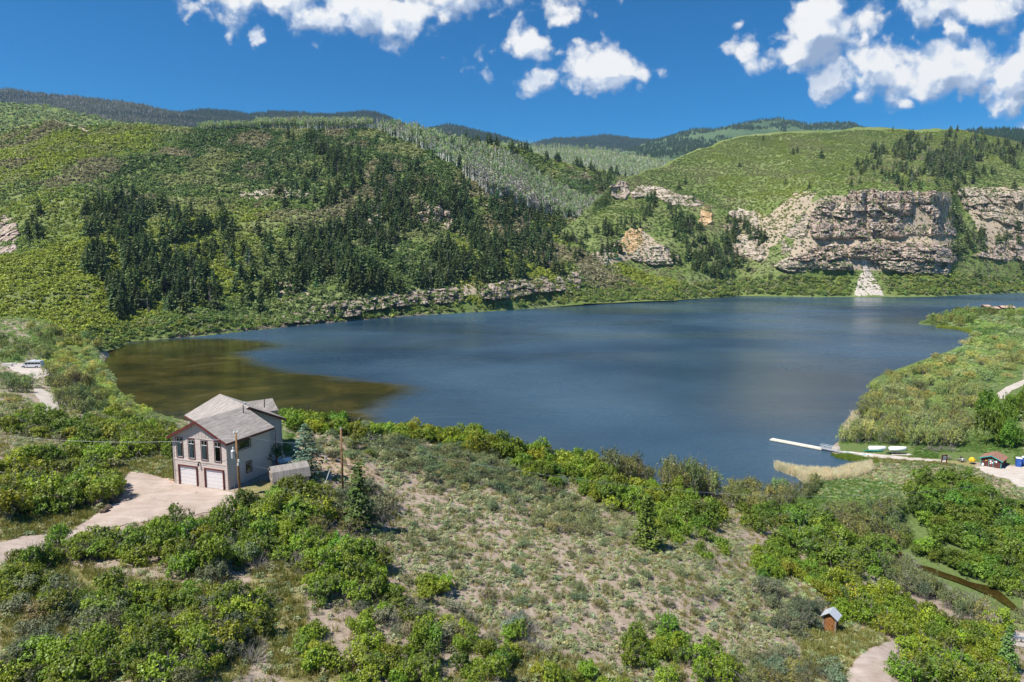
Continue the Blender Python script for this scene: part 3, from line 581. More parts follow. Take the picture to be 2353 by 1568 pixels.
# ------------------------------------------------------------------ rock outcrops standing out of the hills
def rock_patch(T, poly, name, label, material, amp=6, bed=4.0, blk=7.0, sx=1.6, sy=1.2, seed=0, edge=10, rough=1.0, group=None, push_up=0.0, kind=None, bury=1.0, flat=False):
    sx, sy = sx * .8, sy * .9
    px = [p[0] for p in poly]; py = [p[1] for p in poly]
    xs = np.arange(min(px) - edge * 1.6, max(px) + edge * 1.6, sx); ys = np.arange(max(py) + edge * 1.3, min(py) - edge * 1.3, -sy); GX, GY = np.meshgrid(xs, ys)
    jag = edge * .8; m = inpoly(GX + fbm(GX / 22, GY / 12, seed=seed, oct=4) * jag * 1.6, GY + fbm(GX / 22, GY / 12, seed=seed + 3, oct=4) * jag, poly).astype(float)
    m = blur(blur(m, max(2, int(edge / sx)), 1), max(2, int(edge / sy)), 0)
    Pp = T.place(GX.ravel(), GY.ravel()).reshape(GX.shape + (3,)); X, Y, Z = Pp[..., 0], Pp[..., 1], Pp[..., 2]
    s = X  # along the face
    warp = fbm(X / 40, Y / 40, Z / 40, seed=seed + 7, oct=3) * bed * .8
    zb = Z + warp; b1 = np.floor(zb / bed); fr = zb / bed - b1
    off = _hash(b1, b1 * 0, b1 * 0, seed + 1)                       # each bed steps in or out
    w1 = blk * (0.7 + .9 * off); s1 = np.floor((s + off * 50 + fbm(X / 9, Z / 9, seed=seed + 4) * blk * .5) / w1); h1 = _hash(b1, s1, b1 * 0, seed + 2)
    b2 = np.floor(zb / (bed * .36) + .3); s2 = np.floor(s / (blk * .42) + h1 * 7 + fbm(X / 4, Z / 4, seed=seed + 6) * .5); h2 = _hash(b2, s2, b1 * 0, seed + 5)
    col = vnoise(s / (blk * 1.9), zb * .02, seed=seed + 8); crack = np.clip((.13 - np.abs(col - .5)) / .13, 0, 1)
    h = (m * 2 - 1) * amp * bury + np.clip(m * 2 - .6, 0, 1) * ((off - .5) * amp * .55 + (h1 - .5) * amp * .55 + (h2 - .5) * amp * .40 - crack * amp * .95 - np.clip(fr - .78, 0, 1) * amp * 1.2 + fbm(X / 22, Y / 22, Z / 30, seed=seed + 9, oct=4) * amp * 1.25 * rough + (_hash(np.floor(zb / (bed * .17)), np.floor(s / (blk * .2) + h2 * 5), b1 * 0, seed + 11) - .5) * amp * .20 - np.clip((.06 - np.abs(vnoise(s / (blk * .55), zb / (bed * 4), seed=seed + 12) - .5)) / .06, 0, 1) * amp * .28)
    L = np.hypot(X, Y); X2 = X - X / L * h; Y2 = Y - Y / L * h; Z2 = Z + h * push_up
    Q = np.stack([X2, Y2, Z2], -1); idx = np.arange(GX.size).reshape(GX.shape); keep = (m[:-1, :-1] + m[1:, 1:]) > .04
    fc = np.stack([idx[:-1, :-1], idx[:-1, 1:], idx[1:, 1:], idx[1:, :-1]], -1)[keep]; used = np.unique(fc); mp = -np.ones(GX.size, int); mp[used] = np.arange(len(used))
    me = np_mesh(name, Q.reshape(-1, 3)[used], mp[fc], [material], False); add_attr(me, 'tone', (.45 * h1 + .55 * h2).ravel()[used])
    o = link(bpy.data.objects.new(name, me)); return tag(o, label, None if kind else 'cliff' if name == 'cliff' else 'rock', group, kind), (Q, m, GX, GY)
ROCKS = {}
def rp(key, T, poly, name, label, material, **k): ROCKS[key] = rock_patch(T, poly, name, label, material, **k)[1]
rp('bigtop', C_, [(1858, 545), (1860, 500), (1880, 470), (1930, 447), (1990, 434), (2060, 441), (2150, 438), (2185, 455), (2196, 500), (2200, 545), (2100, 545), (2060, 548), (1960, 552), (1900, 552)], 'cliff', 'tall pinkish sandstone cliff, upper tier above the grassy ledge', M_rock, amp=10, bed=11, blk=13, seed=61, edge=9, sy=1.0)
rp('bigmid', C_, [(1800, 600), (1880, 560), (1960, 560), (2060, 556), (2190, 562), (2206, 600), (2196, 606), (2100, 602), (2020, 598), (1960, 592), (1900, 598)], 'cliff', 'banded middle cliff tier with a dark overhang below the tall cliff', M_rock, amp=10, bed=5, blk=9, seed=71, edge=7, sy=1.0)
rp('biglow', C_, [(1780, 612), (1810, 590), (1900, 596), (1960, 604), (1960, 622), (1880, 620), (1850, 626), (1800, 622)], 'cliff', 'pale layered ledges left of the white scree chute', M_rock_pale, amp=7, bed=3.5, blk=10, seed=81, edge=6, sy=1.0)
rp('biglow2', C_, [(2000, 600), (2100, 598), (2190, 600), (2180, 632), (2120, 632), (2080, 628), (2010, 618)], 'cliff', 'pale layered ledges right of the white scree chute', M_rock_pale, amp=8, bed=4, blk=11, seed=91, edge=6, sy=1.0)
rp('talus', C_, [(1972, 580), (1992, 590), (2000, 625), (2020, 655), (2035, 680), (1960, 680), (1970, 650), (1982, 620)], 'scree_chute', 'white scree chute running down to the water between the cliffs', M_white_gravel, amp=1.6, bed=1.5, blk=2, seed=95, edge=4, rough=.8)
rp('rightcl', C_, [(2196, 430), (2240, 437), (2420, 445), (2420, 512), (2350, 530), (2300, 512), (2260, 500), (2215, 480)], 'cliff', 'rounded pale cliff at the right edge above the dark gully', M_rock_pale, amp=9, bed=12, blk=14, seed=101, edge=8)
rp('rightlow', C_, [(2290, 560), (2330, 530), (2420, 520), (2420, 600), (2300, 600), (2230, 590)], 'cliff', 'shaded lower cliff at the right edge behind tall firs', M_rock, amp=8, bed=6, blk=9, seed=111, edge=7)
rp('slopeleft', C_, [(1790, 560), (1820, 520), (1870, 460), (1860, 520), (1850, 560), (1800, 590)], 'outcrop', 'broken pale ledges left of the tall cliff', M_rock_pale, amp=4, bed=4, blk=6, seed=113, edge=10)
rp('tower', C_, [(1402, 450), (1402, 420), (1412, 412), (1442, 418), (1448, 440), (1440, 460), (1420, 458)], 'outcrop', 'pale rock tower at the left end of the ridge by the valley', M_rock_pale, amp=8, bed=13, blk=9, seed=121, edge=5)
rp('towerridge', C_, [(1445, 440), (1480, 425), (1520, 432), (1600, 455), (1620, 470), (1590, 480), (1540, 470), (1490, 452), (1450, 458)], 'outcrop', 'low rocky rim trailing right of the pale rock tower', M_rock_pale, amp=6, bed=7, blk=8, seed=123, edge=6)
rp('fin', C_, [(1605, 510), (1610, 482), (1620, 474), (1636, 482), (1638, 512), (1625, 522)], 'outcrop', 'orange streaked rock fin standing on the green slope', M_rock_ochre, amp=7, bed=14, blk=9, seed=125, edge=4)
rp('ochre', C_, [(1668, 490), (1690, 472), (1740, 490), (1745, 530), (1760, 570), (1750, 600), (1700, 590), (1690, 560), (1720, 520)], 'outcrop', 'scattered pink boulders on the slope right of the rock fin', M_rock_pale, amp=4, bed=5, blk=5, seed=127, edge=8, rough=1.6)
rp('valleycl', C_, [(1335, 600), (1350, 585), (1390, 572), (1400, 590), (1395, 610), (1360, 612)], 'cliff', 'pale ledge cliff left of the green gully at the valley mouth', M_rock_pale, amp=6, bed=4.5, blk=8, seed=131, edge=5)
rp('valleycl2', C_, [(1440, 585), (1470, 565), (1520, 562), (1562, 585), (1560, 608), (1500, 610), (1450, 596)], 'cliff', 'pale ledge cliff right of the green gully at the valley mouth', M_rock_pale, amp=6, bed=4.5, blk=8, seed=133, edge=5)
rp('yellow', C_, [(1415, 580), (1430, 545), (1455, 520), (1475, 525), (1480, 560), (1450, 585)], 'outcrop', 'yellow ochre bare slope above the valley mouth ledges', M_rock_ochre, amp=3, bed=3, blk=5, seed=135, edge=8, rough=1.5)
rp('midrock', A_, [(945, 490), (975, 470), (1010, 463), (1038, 480), (1045, 515), (1030, 542), (1008, 545), (985, 520), (955, 510)], 'outcrop', 'rounded pink rock knob rising out of the central firs', M_rock, amp=9, bed=10, blk=8, seed=141, edge=6)
rp('midrock2', A_, [(840, 500), (860, 490), (900, 488), (905, 510), (880, 525), (850, 525)], 'outcrop', 'small pinkish crag left of the rounded rock knob', M_rock_pale, amp=5, bed=6, blk=6, seed=143, edge=5)
rp('midrock3', A_, [(1160, 475), (1175, 468), (1190, 480), (1190, 500), (1172, 500)], 'outcrop', 'small brown crag right of the rounded rock knob', M_rock, amp=5, bed=6, blk=6, seed=145, edge=4)
rp('ledge', A_, [(545, 448), (600, 436), (700, 436), (715, 446), (690, 452), (600, 456)], 'outcrop', 'thin pink ledge across the upper left hillside', M_rock_pale, amp=3.5, bed=4, blk=7, seed=147, edge=4)
rp('leftcrag', A_, [(-60, 500), (10, 490), (38, 510), (46, 540), (40, 575), (10, 590), (-60, 590)], 'outcrop', 'dark crag cut by the left edge of the hillside', M_rock, amp=7, bed=9, blk=8, seed=149, edge=6)
rp('band1', A_, [(640, 738), (650, 720), (700, 712), (800, 690), (830, 700), (830, 722), (760, 735), (690, 742)], 'cliff', 'broken low cliff at the left end of the lakeside rock band', M_rock_band, amp=7, bed=3.5, blk=5, seed=151, edge=4, sx=1.3)
rp('band2', A_, [(820, 700), (870, 682), (960, 672), (1020, 660), (1075, 668), (1080, 692), (1000, 700), (900, 706), (840, 716)], 'cliff', 'blocky grey brown cliff in the middle of the lakeside rock band', M_rock_band, amp=9, bed=5, blk=6, seed=153, bury=.8, edge=4, sx=1.3)
rp('band3', A_, [(1090, 668), (1120, 650), (1200, 640), (1330, 624), (1338, 650), (1330, 668), (1240, 672), (1180, 686), (1110, 690)], 'cliff', 'blocky cliff at the valley end of the lakeside rock band', M_rock_band, amp=10, bed=6, blk=7, seed=155, edge=4, sx=1.3)
drape('beach', [(226, 828), (232, 812), (250, 800), (278, 797), (270, 806), (255, 816), (246, 832)], M_gravel, .12, 1.5, jag=1)
# ------------------------------------------------------------------ plant materials
M_oak = leaf_mat('oak_leaf', (.045, .085, .008), (.310, .400, .028), .30)
M_olive = leaf_mat('olive_leaf', (.075, .100, .030), (.300, .345, .125), .22)
M_grey = leaf_mat('grey_leaf', (.070, .078, .034), (.285, .300, .150), .15)
M_sage = leaf_mat('sage_leaf', (.15, .17, .075), (.54, .565, .31), .15)
M_balsam = leaf_mat('balsamroot_leaf', (.21, .29, .11), (.46, .56, .28), .3)
M_grass = leaf_mat('grass_blade', (.12, .15, .035), (.34, .35, .12), .3)
M_cattail = leaf_mat('dry_reed', (.66, .58, .45), (.95, .88, .74), .35)
M_needle = leaf_mat('fir_needle', (.025, .055, .012), (.110, .165, .030), .15)
M_needle_far = leaf_mat('far_fir_needle', (.018, .044, .013), (.135, .195, .055), .15)
M_juniper = leaf_mat('juniper_scale', (.09, .12, .015), (.24, .28, .04), .2)
M_bluefir = leaf_mat('blue_spruce_needle', (.09, .14, .10), (.28, .35, .25), .15)
M_aspen = leaf_mat('aspen_leaf', (.16, .24, .11), (.38, .47, .25), .4)
M_scrub = leaf_mat('scrub_leaf', (.085, .125, .026), (.340, .415, .115), .28)
M_twig = leaf_mat('dead_twig', (.17, .145, .125), (.40, .365, .33), .05)
M_bark = simple('bark', (.16, .12, .09), .95, .3, 6)
M_aspenbark = simple('aspen_bark', (.86, .83, .77), .8, .12, 4)
M_grey_bark = simple('grey_bark', (.30, .27, .24), .95, .25, 6)

# ------------------------------------------------------------------ plant meshes
def quads(P_, N, size, rng, asp=1.0, twist=None):
    """one small leaf spray per point, facing roughly along N"""
    n = len(P_); N = N / np.maximum(np.linalg.norm(N, axis=1, keepdims=True), 1e-6)
    r = rng.normal(size=(n, 3)); T = np.cross(N, r); T /= np.maximum(np.linalg.norm(T, axis=1, keepdims=True), 1e-6); B = np.cross(N, T)
    s = (np.asarray(size) * (0.6 + .8 * rng.random(n)))[:, None] * .5; k = rng.random((n, 1)) * .5 + .5
    V = np.stack([P_ - T * s - B * s * asp * k * .6, P_ + T * s * .7 - B * s * asp, P_ + T * s + B * s * asp * k, P_ - T * s * .4 + B * s * asp], 1)
    return V.reshape(-1, 3), np.arange(n * 4).reshape(n, 4)
def mesh_cloud(name, parts, mats):
    """parts: (verts, quads, material index, tone per face)"""
    vs, fs, mi, tn, b = [], [], [], [], 0
    for v, f, m, t in parts:
        vs.append(v); fs.append(f + b); b += len(v); mi += [m] * len(f); tn.append(np.broadcast_to(t, (len(f),)))
    me = np_mesh(name, np.concatenate(vs), np.concatenate(fs), mats, False, mi); t = np.concatenate(tn)
    if len(me.polygons) == len(t): add_attr(me, 'tone', t, 'FACE')
    return me
def stick(p0, p1, r0, r1, n=4):
    p0, p1 = np.array(p0, float), np.array(p1, float); d = p1 - p0; d /= max(np.linalg.norm(d), 1e-6)
    a = np.cross(d, (0, 0, 1.0) if abs(d[2]) < .9 else (1.0, 0, 0)); a /= np.linalg.norm(a); b = np.cross(d, a); an = np.arange(n) * 2 * math.pi / n
    rg = np.cos(an)[:, None] * a + np.sin(an)[:, None] * b; v = np.concatenate([p0 + rg * r0, p1 + rg * r1])
    f = np.array([[k, (k + 1) % n, n + (k + 1) % n, n + k] for k in range(n)]); return v, f
def sticks(lst, mi=0, tone=None, rng=None, n=4):
    vs, fs, b = [], [], 0
    for l in lst:
        v, f = stick(*l, n=n); vs.append(v); fs.append(f + b); b += len(v)
    f = np.concatenate(fs); return np.concatenate(vs), f, mi, (rng.random(len(f)) if rng is not None else 0.5)
def sph(rng, n, up=0.0):
    v = rng.normal(size=(n, 3)); v[:, 2] = v[:, 2] + up; return v / np.linalg.norm(v, axis=1, keepdims=True)
def bush_mesh(name, rng, matl, rx=1.0, h=1.2, lumps=9, tufts=60, leaves=14, leaf=.16, base=.12, spread=.26, inner=.15, asp=.8):
    """crown of overlapping rounded masses, each made of tufts of leaves with gaps between them; unit radius"""
    C = []
    for i in range(lumps):
        a = rng.random() * 6.283; rr = math.sqrt(rng.random()) * .62 * rx; C.append((rr * math.cos(a), rr * math.sin(a), h * (.26 + .50 * rng.random()) * (1 - .45 * rr / rx), .30 + .22 * rng.random()))
    C = np.array(C); k = rng.integers(0, lumps, tufts); d = sph(rng, tufts, .45); d[:, 2] = np.where(d[:, 2] < -.35, -d[:, 2], d[:, 2])
    tc = C[k, :3] + d * C[k, 3:4] * np.array([1, 1, .85]) * (.75 + .4 * rng.random((tufts, 1))); tc[:, 2] = np.maximum(tc[:, 2], base)
    kk = np.repeat(np.arange(tufts), leaves); o = sph(rng, tufts * leaves, .15); P_ = tc[kk] + o * spread * (rng.random((len(kk), 1)) ** .5) * (.6 + .7 * rng.random((tufts, 1)))[kk]
    N = d[kk] * .5 + o * .8 + rng.normal(size=o.shape) * .45 + np.array([0, 0, .45]); v, f = quads(P_, N, leaf, rng, asp)
    tone = np.clip(.25 + .5 * rng.random(tufts)[kk] * .8 + .45 * (rng.random(len(kk)) - .3), 0, 1)
    return mesh_cloud(name, [(v, f, 0, tone)], [matl]), C
def stems_mesh(name, rng, C, mat_, r=.035):
    l = []
    for c in C:
        b = np.array([c[0] * .25, c[1] * .25, -.25]); m = np.array([c[0] * .6 + rng.normal() * .05, c[1] * .6 + rng.normal() * .05, c[2] * .5]); l += [(b, m, r, r * .7), (m, c[:3], r * .7, r * .3)]
        for _ in range(4): l.append((c[:3], c[:3] + sph(rng, 1, .5)[0] * .62, r * .35, r * .12))
    return mesh_cloud(name, [sticks(l, 0, rng=rng)], [mat_])
def twig_mesh(name, rng, n=40, h=1.0, r=.02, matl=None, up=.9, leafn=0, leafm=None, leaf=.1, n2=2):
    """a brush of bare forked twigs, with leaves here and there if asked"""
    l = []; tips = []
    for i in range(n):
        d = sph(rng, 1, up)[0]; d[2] = abs(d[2]); L = h * (.6 + .4 * rng.random()); p0 = np.array([rng.normal() * .12, rng.normal() * .12, 0]); p1 = p0 + d * L * .55; l.append((p0, p1, r, r * .6))
        for _ in range(n2):
            d2 = d + rng.normal(size=3) * .35; p2 = p1 + d2 / np.linalg.norm(d2) * L * .5; l.append((p1, p2, r * .6, r * .2)); tips.append(p2); tips.append((p1 + p2) / 2)
    parts = [sticks(l, 0, rng=rng, n=3)]; ms = [matl]
    if leafn:
        tips = np.array(tips); k = rng.integers(0, len(tips), leafn); P_ = tips[k] + rng.normal(size=(leafn, 3)) * .09; v, f = quads(P_, sph(rng, leafn, .6), leaf, rng, .5)
        parts.append((v, f, 1, rng.random(leafn))); ms.append(leafm)
    return mesh_cloud(name, parts, ms)
def conifer_mesh(name, rng, matl, h=10, r=2.0, whorls=16, per=8, seg=2, w=.5, start=.08, droop=.25, jitter=.25, prof=1.0, dead=0.0):
    """layered boughs round a straight leader; returns crown mesh"""
    P_, N, S = [], [], []
    vs, fs, b = [], [], 0; tone = []
    for i in range(whorls):
        t = start + (1 - start) * (i + .3 * rng.random()) / whorls; z = h * t; R_ = r * (1 - t) ** prof * (1 + jitter * rng.normal() * .5) + .06 * r
        for k in range(per):
            if rng.random() < dead: continue
            a = 6.283 * (k + rng.random()) / per; L = R_ * (.65 + .5 * rng.random()); dx, dy = math.cos(a), math.sin(a); dz = -droop + .15 * rng.normal() + .25 * t; wd = w * (.7 + .5 * rng.random()) * (.5 + .7 * (1 - t))
            t0 = .35 + .45 * rng.random()
            for s in range(seg):
                a0, a1 = s / seg, (s + 1) / seg; q0 = np.array([dx * L * a0, dy * L * a0, z + dz * L * a0 - .12 * L * a0 * a0]); q1 = np.array([dx * L * a1, dy * L * a1, z + dz * L * a1 - .12 * L * a1 * a1])
                w0 = wd * (.9 - .3 * a0) * .5; w1 = wd * (.9 - .75 * a1) * .5; sd = np.array([-dy, dx, 0]); tw = np.array([0, 0, .5 * rng.normal() * wd * .5])
                vs += [q0 - sd * w0 - tw, q0 + sd * w0 + tw, q1 + sd * w1 + tw, q1 - sd * w1 - tw]; fs.append([b, b + 1, b + 2, b + 3]); b += 4
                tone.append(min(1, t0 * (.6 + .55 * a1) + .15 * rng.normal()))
    return mesh_cloud(name, [(np.array(vs), np.array(fs), 0, np.clip(tone, 0, 1))], [matl])
def near_conifer(name, rng, matl, h=5, r=1.5, whorls=15, per=9, leaf=.2, start=.1, prof=.85, n=22, gaps=.1):
    P_, N, T = [], [], []
    for i in range(whorls):
        t = start + (1 - start) * (i + .4 * rng.random()) / whorls; z = h * t; R_ = r * (1 - t) ** prof + .08
        for k in range(per):
            if rng.random() < gaps: continue
            a = 6.283 * (k + rng.random() * .8) / per; L = R_ * (.6 + .5 * rng.random()); tn = rng.random()
            m = max(4, int(n * L / r)); u = (rng.random(m) ** .7); wv = .16 * r * (1 - u * .6) + .03
            sd = rng.normal(size=m) * wv; P_ += [(math.cos(a) * L * uu - math.sin(a) * s_, math.sin(a) * L * uu + math.cos(a) * s_, z + L * (-.10 * uu - .18 * uu * uu + .22 * t) + rng.normal() * .04) for uu, s_ in zip(u, sd)]
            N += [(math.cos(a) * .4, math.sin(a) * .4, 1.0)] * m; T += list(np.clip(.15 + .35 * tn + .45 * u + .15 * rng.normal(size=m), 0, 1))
    P_ = np.array(P_); N = np.array(N) + rng.normal(size=P_.shape) * .35; v, f = quads(P_, N, leaf, rng, .7); return mesh_cloud(name, [(v, f, 0, np.array(T))], [matl])
def trunk_mesh(name, h, r, mat_, rng, bend=.03):
    l = []; p = np.array([0, 0, -.5]); n = 4
    for i in range(n):
        q = np.array([rng.normal() * bend * h * .3, rng.normal() * bend * h * .3, h * (i + 1) / n]); l.append((p, q, r * (1 - i / n) + .01, r * (1 - (i + 1) / n) + .01)); p = q
    return mesh_cloud(name, [sticks(l, 0, rng=rng, n=6)], [mat_])
def blades(name, rng, n, h, w, matl, lean=.35, spread=.3, base=0):
    a = rng.random(n) * 6.283; rr = rng.random(n) * spread; bx, by = rr * np.cos(a), rr * np.sin(a); hh = h * (.6 + .5 * rng.random(n)); ln = rng.normal(size=(n, 2)) * lean * hh[:, None]
    sa = rng.random(n) * 3.14; sx, sy = np.cos(sa) * w * .5, np.sin(sa) * w * .5; z0 = np.full(n, -.05 + base)
    V = np.stack([np.stack([bx - sx, by - sy, z0], 1), np.stack([bx + sx, by + sy, z0], 1), np.stack([bx + ln[:, 0] + sx * .4, by + ln[:, 1] + sy * .4, hh], 1), np.stack([bx + ln[:, 0] - sx * .4, by + ln[:, 1] - sy * .4, hh], 1)], 1)
    return mesh_cloud(name, [(V.reshape(-1, 3), np.arange(n * 4).reshape(n, 4), 0, rng.random(n))], [matl])
rg = np.random.default_rng(11)
OAK = []; 
for i in range(8):
    m_, C = bush_mesh('oak_foliage', rg, M_oak, h=1.25 + .3 * rg.random(), lumps=11, tufts=120, leaves=17, leaf=.085, spread=.16); OAK.append((m_, stems_mesh('oak_stems', rg, C, M_grey_bark)))
OLV = []
for i in range(6):
    m_, C = bush_mesh('willow_foliage', rg, M_olive, h=1.15, lumps=13, tufts=120, leaves=14, leaf=.085, spread=.15, asp=.42); OLV.append((m_, stems_mesh('willow_stems', rg, C, M_grey_bark, .03)))
GRY = []
for i in range(6):
    f_ = bush_mesh('shrub_foliage', rg, M_grey, h=1.15, lumps=8, tufts=110, leaves=13, leaf=.085, spread=.16, asp=.45)[0]; GRY.append((f_, twig_mesh('shrub_twigs', rg, 34, 1.1, .014, M_twig, .9, n2=3)))
DEAD = [twig_mesh('dead_brush', rg, 60, 1.25, .016, M_twig, .55, 30, M_grey, .08, n2=3) for _ in range(4)]
SAGE = [bush_mesh('sage', rg, M_sage, h=.9, lumps=5, tufts=26, leaves=6, leaf=.20, spread=.2, asp=.5)[0] for _ in range(5)]
BALS = [mesh_cloud('balsam', [(*quads(np.stack([(a := rg.random(26) * 6.283, rr := .12 + .3 * rg.random(26))[1] * np.cos(a), rr * np.sin(a), .12 + .22 * rg.random(26)], 1), np.stack([np.cos(a) * .5, np.sin(a) * .5, np.ones(26)], 1), .30, rg, .42), 0, rg.random(26))], [M_balsam]) for _ in range(4)]
TUFT = [blades('tuft', rg, 26, .38, .035, M_grass, .45, .3) for _ in range(4)]
REED = [blades('reed', rg, 30, 2.0, .06, M_cattail, .14, .5) for _ in range(4)]
GREED = [blades('green_reed', rg, 30, 1.0, .06, M_grass, .22, .55) for _ in range(3)]
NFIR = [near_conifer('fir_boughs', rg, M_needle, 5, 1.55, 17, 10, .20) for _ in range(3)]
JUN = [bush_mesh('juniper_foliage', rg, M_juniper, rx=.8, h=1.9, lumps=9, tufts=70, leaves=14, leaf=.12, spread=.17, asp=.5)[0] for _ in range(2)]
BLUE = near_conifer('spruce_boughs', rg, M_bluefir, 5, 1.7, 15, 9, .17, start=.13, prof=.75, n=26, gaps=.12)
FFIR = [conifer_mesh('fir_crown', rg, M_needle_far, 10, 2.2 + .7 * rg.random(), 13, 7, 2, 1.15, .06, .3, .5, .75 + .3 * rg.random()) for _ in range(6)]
FTRK = trunk_mesh('fir_trunk', 9.5, .16, M_bark, rg)
FDEAD = [mesh_cloud('dead_fir', [conifer_part for conifer_part in [sticks([((0, 0, -.5), (0, 0, 10), .14, .03)] + [((0, 0, z), (math.cos(a) * (10 - z) * .17, math.sin(a) * (10 - z) * .17, z - .3), .07, .03) for z, a in [(1.2 + 8 * rg.random(), 6.28 * rg.random()) for _ in range(34)]], 0, rng=rg, n=3)]], [M_twig]) for _ in range(3)]
def far_fir_whole(i):
    """crown and trunk in one, for the trees that are a few pixels high"""
    return None
SCRUB = [bush_mesh('scrub_clump', rg, M_scrub, h=1.0, lumps=5, tufts=16, leaves=5, leaf=.42, spread=.24, asp=.7)[0] for _ in range(6)]
SHORE = [bush_mesh('shore_bush', rg, M_scrub, h=1.15, lumps=7, tufts=36, leaves=8, leaf=.24, spread=.2, asp=.6) for _ in range(5)]
def aspen(rng, dead=False):
    l = [((0, 0, -.5), (rng.normal() * .2, rng.normal() * .2, 10), .30, .14)]; tr = sticks(l, 1, rng=rng, n=3)
    n = 16 if dead else 46; c = rng.normal(size=(n, 3)) * np.array([.85, .85, 1.5]) + np.array([0, 0, 8.0 if not dead else 8.6]); v, f = quads(c, sph(rng, n, .5), .95, rng, .8)
    return mesh_cloud('aspen', [(v, f, 0, rng.random(n)), tr], [M_aspen if not dead else M_twig, M_aspenbark])
ASP = [aspen(rg) for _ in range(4)] + [aspen(rg, True) for _ in range(2)]

# ------------------------------------------------------------------ plants nobody could count: one object, instanced on points
def hidden_collection(name, meshes):
    c = bpy.data.collections.new(name)
    for i, me in enumerate(meshes): c.objects.link(bpy.data.objects.new('%s_%02d' % (name, i), me))
    return c
def stuff(name, label, meshes, P_, scl, tint, rng, idx=None, lean=.08, tall=None, kind='stuff'):
    n = len(P_); me = bpy.data.meshes.new(name); me.vertices.add(n); me.vertices.foreach_set('co', np.asarray(P_, np.float32).ravel())
    rot = np.stack([rng.normal(size=n) * lean, rng.normal(size=n) * lean, rng.random(n) * 6.283], 1); scl = np.asarray(scl, float)
    if scl.ndim == 1: scl = np.stack([scl, scl, scl * (1 if tall is None else tall)], 1)
    add_attr(me, 'rot', rot, 'POINT', 'FLOAT_VECTOR'); add_attr(me, 'scl', scl, 'POINT', 'FLOAT_VECTOR'); add_attr(me, 'tint', tint, 'POINT', 'FLOAT_VECTOR')
    a = me.attributes.new('idx', 'INT', 'POINT'); a.data.foreach_set('value', (rng.integers(0, len(meshes), n) if idx is None else np.asarray(idx)).astype(np.int32))
    o = link(bpy.data.objects.new(name, me)); tag(o, label, kind=kind)
    ng = bpy.data.node_groups.new(name, 'GeometryNodeTree'); ng.interface.new_socket('Geometry', in_out='INPUT', socket_type='NodeSocketGeometry'); ng.interface.new_socket('Geometry', in_out='OUTPUT', socket_type='NodeSocketGeometry')
    gi = ng.nodes.new('NodeGroupInput'); go = ng.nodes.new('NodeGroupOutput'); ci = ng.nodes.new('GeometryNodeCollectionInfo'); ci.inputs['Collection'].default_value = hidden_collection(name + '_source', meshes)
    ci.inputs['Separate Children'].default_value = True; ci.inputs['Reset Children'].default_value = True
    ip = ng.nodes.new('GeometryNodeInstanceOnPoints'); ip.inputs['Pick Instance'].default_value = True
    def na(nm, t):
        x = ng.nodes.new('GeometryNodeInputNamedAttribute'); x.data_type = t; x.inputs['Name'].default_value = nm; return x.outputs['Attribute']
    L = ng.links.new; L(gi.outputs[0], ip.inputs['Points']); L(ci.outputs[0], ip.inputs['Instance']); L(na('idx', 'INT'), ip.inputs['Instance Index'])
    L(na('rot', 'FLOAT_VECTOR'), ip.inputs['Rotation']); L(na('scl', 'FLOAT_VECTOR'), ip.inputs['Scale']); L(ip.outputs[0], go.inputs[0])
    md = o.modifiers.new('scatter', 'NODES'); md.node_group = ng; return o
def tints(base, n, rng, var=.18, hue=.08):
    b = np.array(base); v = 1 + var * rng.normal(size=(n, 1)); h = rng.normal(size=(n, 1)) * hue
    return np.clip(b[None] * v * np.concatenate([1 + h, np.ones((n, 1)), 1 - h * .5], 1), .1, 3)
def polymask(polys):
    def f(vx, vy):
        m = np.zeros(np.shape(vx), bool)
        for p in polys: m |= inpoly(vx, vy, p)
        return m
    return f

# --- far hills: oak and serviceberry scrub in patches of several greens
FIR_POLYS = [([(205, 480), (230, 455), (300, 445), (360, 470), (470, 480), (515, 520), (480, 600), (475, 680), (420, 715), (270, 715), (240, 650), (205, 600)], .0125),
             ([(650, 580), (700, 540), (760, 510), (850, 480), (940, 450), (1000, 440), (1120, 440), (1250, 480), (1310, 530), (1330, 600), (1320, 618), (1200, 632), (1050, 655), (900, 668), (800, 680), (720, 660), (650, 620)], .0145),
             ([(685, 316), (740, 322), (800, 350), (900, 375), (1000, 405), (1100, 440), (1130, 480), (1000, 465), (900, 478), (810, 462), (780, 405), (700, 345)], .018),
             ([(1022, 308), (1100, 314), (1200, 336), (1330, 362), (1450, 394), (1420, 432), (1330, 415), (1240, 390), (1160, 360), (1060, 326)], .020),
             ([(975, 320), (1000, 322), (1020, 345), (1000, 352)], .03), ([(1030, 370), (1060, 360), (1090, 395), (1060, 400)], .02), ([(1200, 395), (1240, 395), (1245, 440), (1215, 430)], .015),
             ([(520, 500), (650, 540), (650, 600), (560, 640), (500, 620)], .0035), ([(40, 490), (90, 480), (95, 540), (50, 540)], .008), ([(240, 640), (640, 640), (720, 690), (560, 720), (300, 725)], .003),
             ([(640, 300), (700, 300), (830, 480), (600, 470)], .0022), ([(900, 620), (1330, 600), (1330, 618), (900, 660)], .010)]
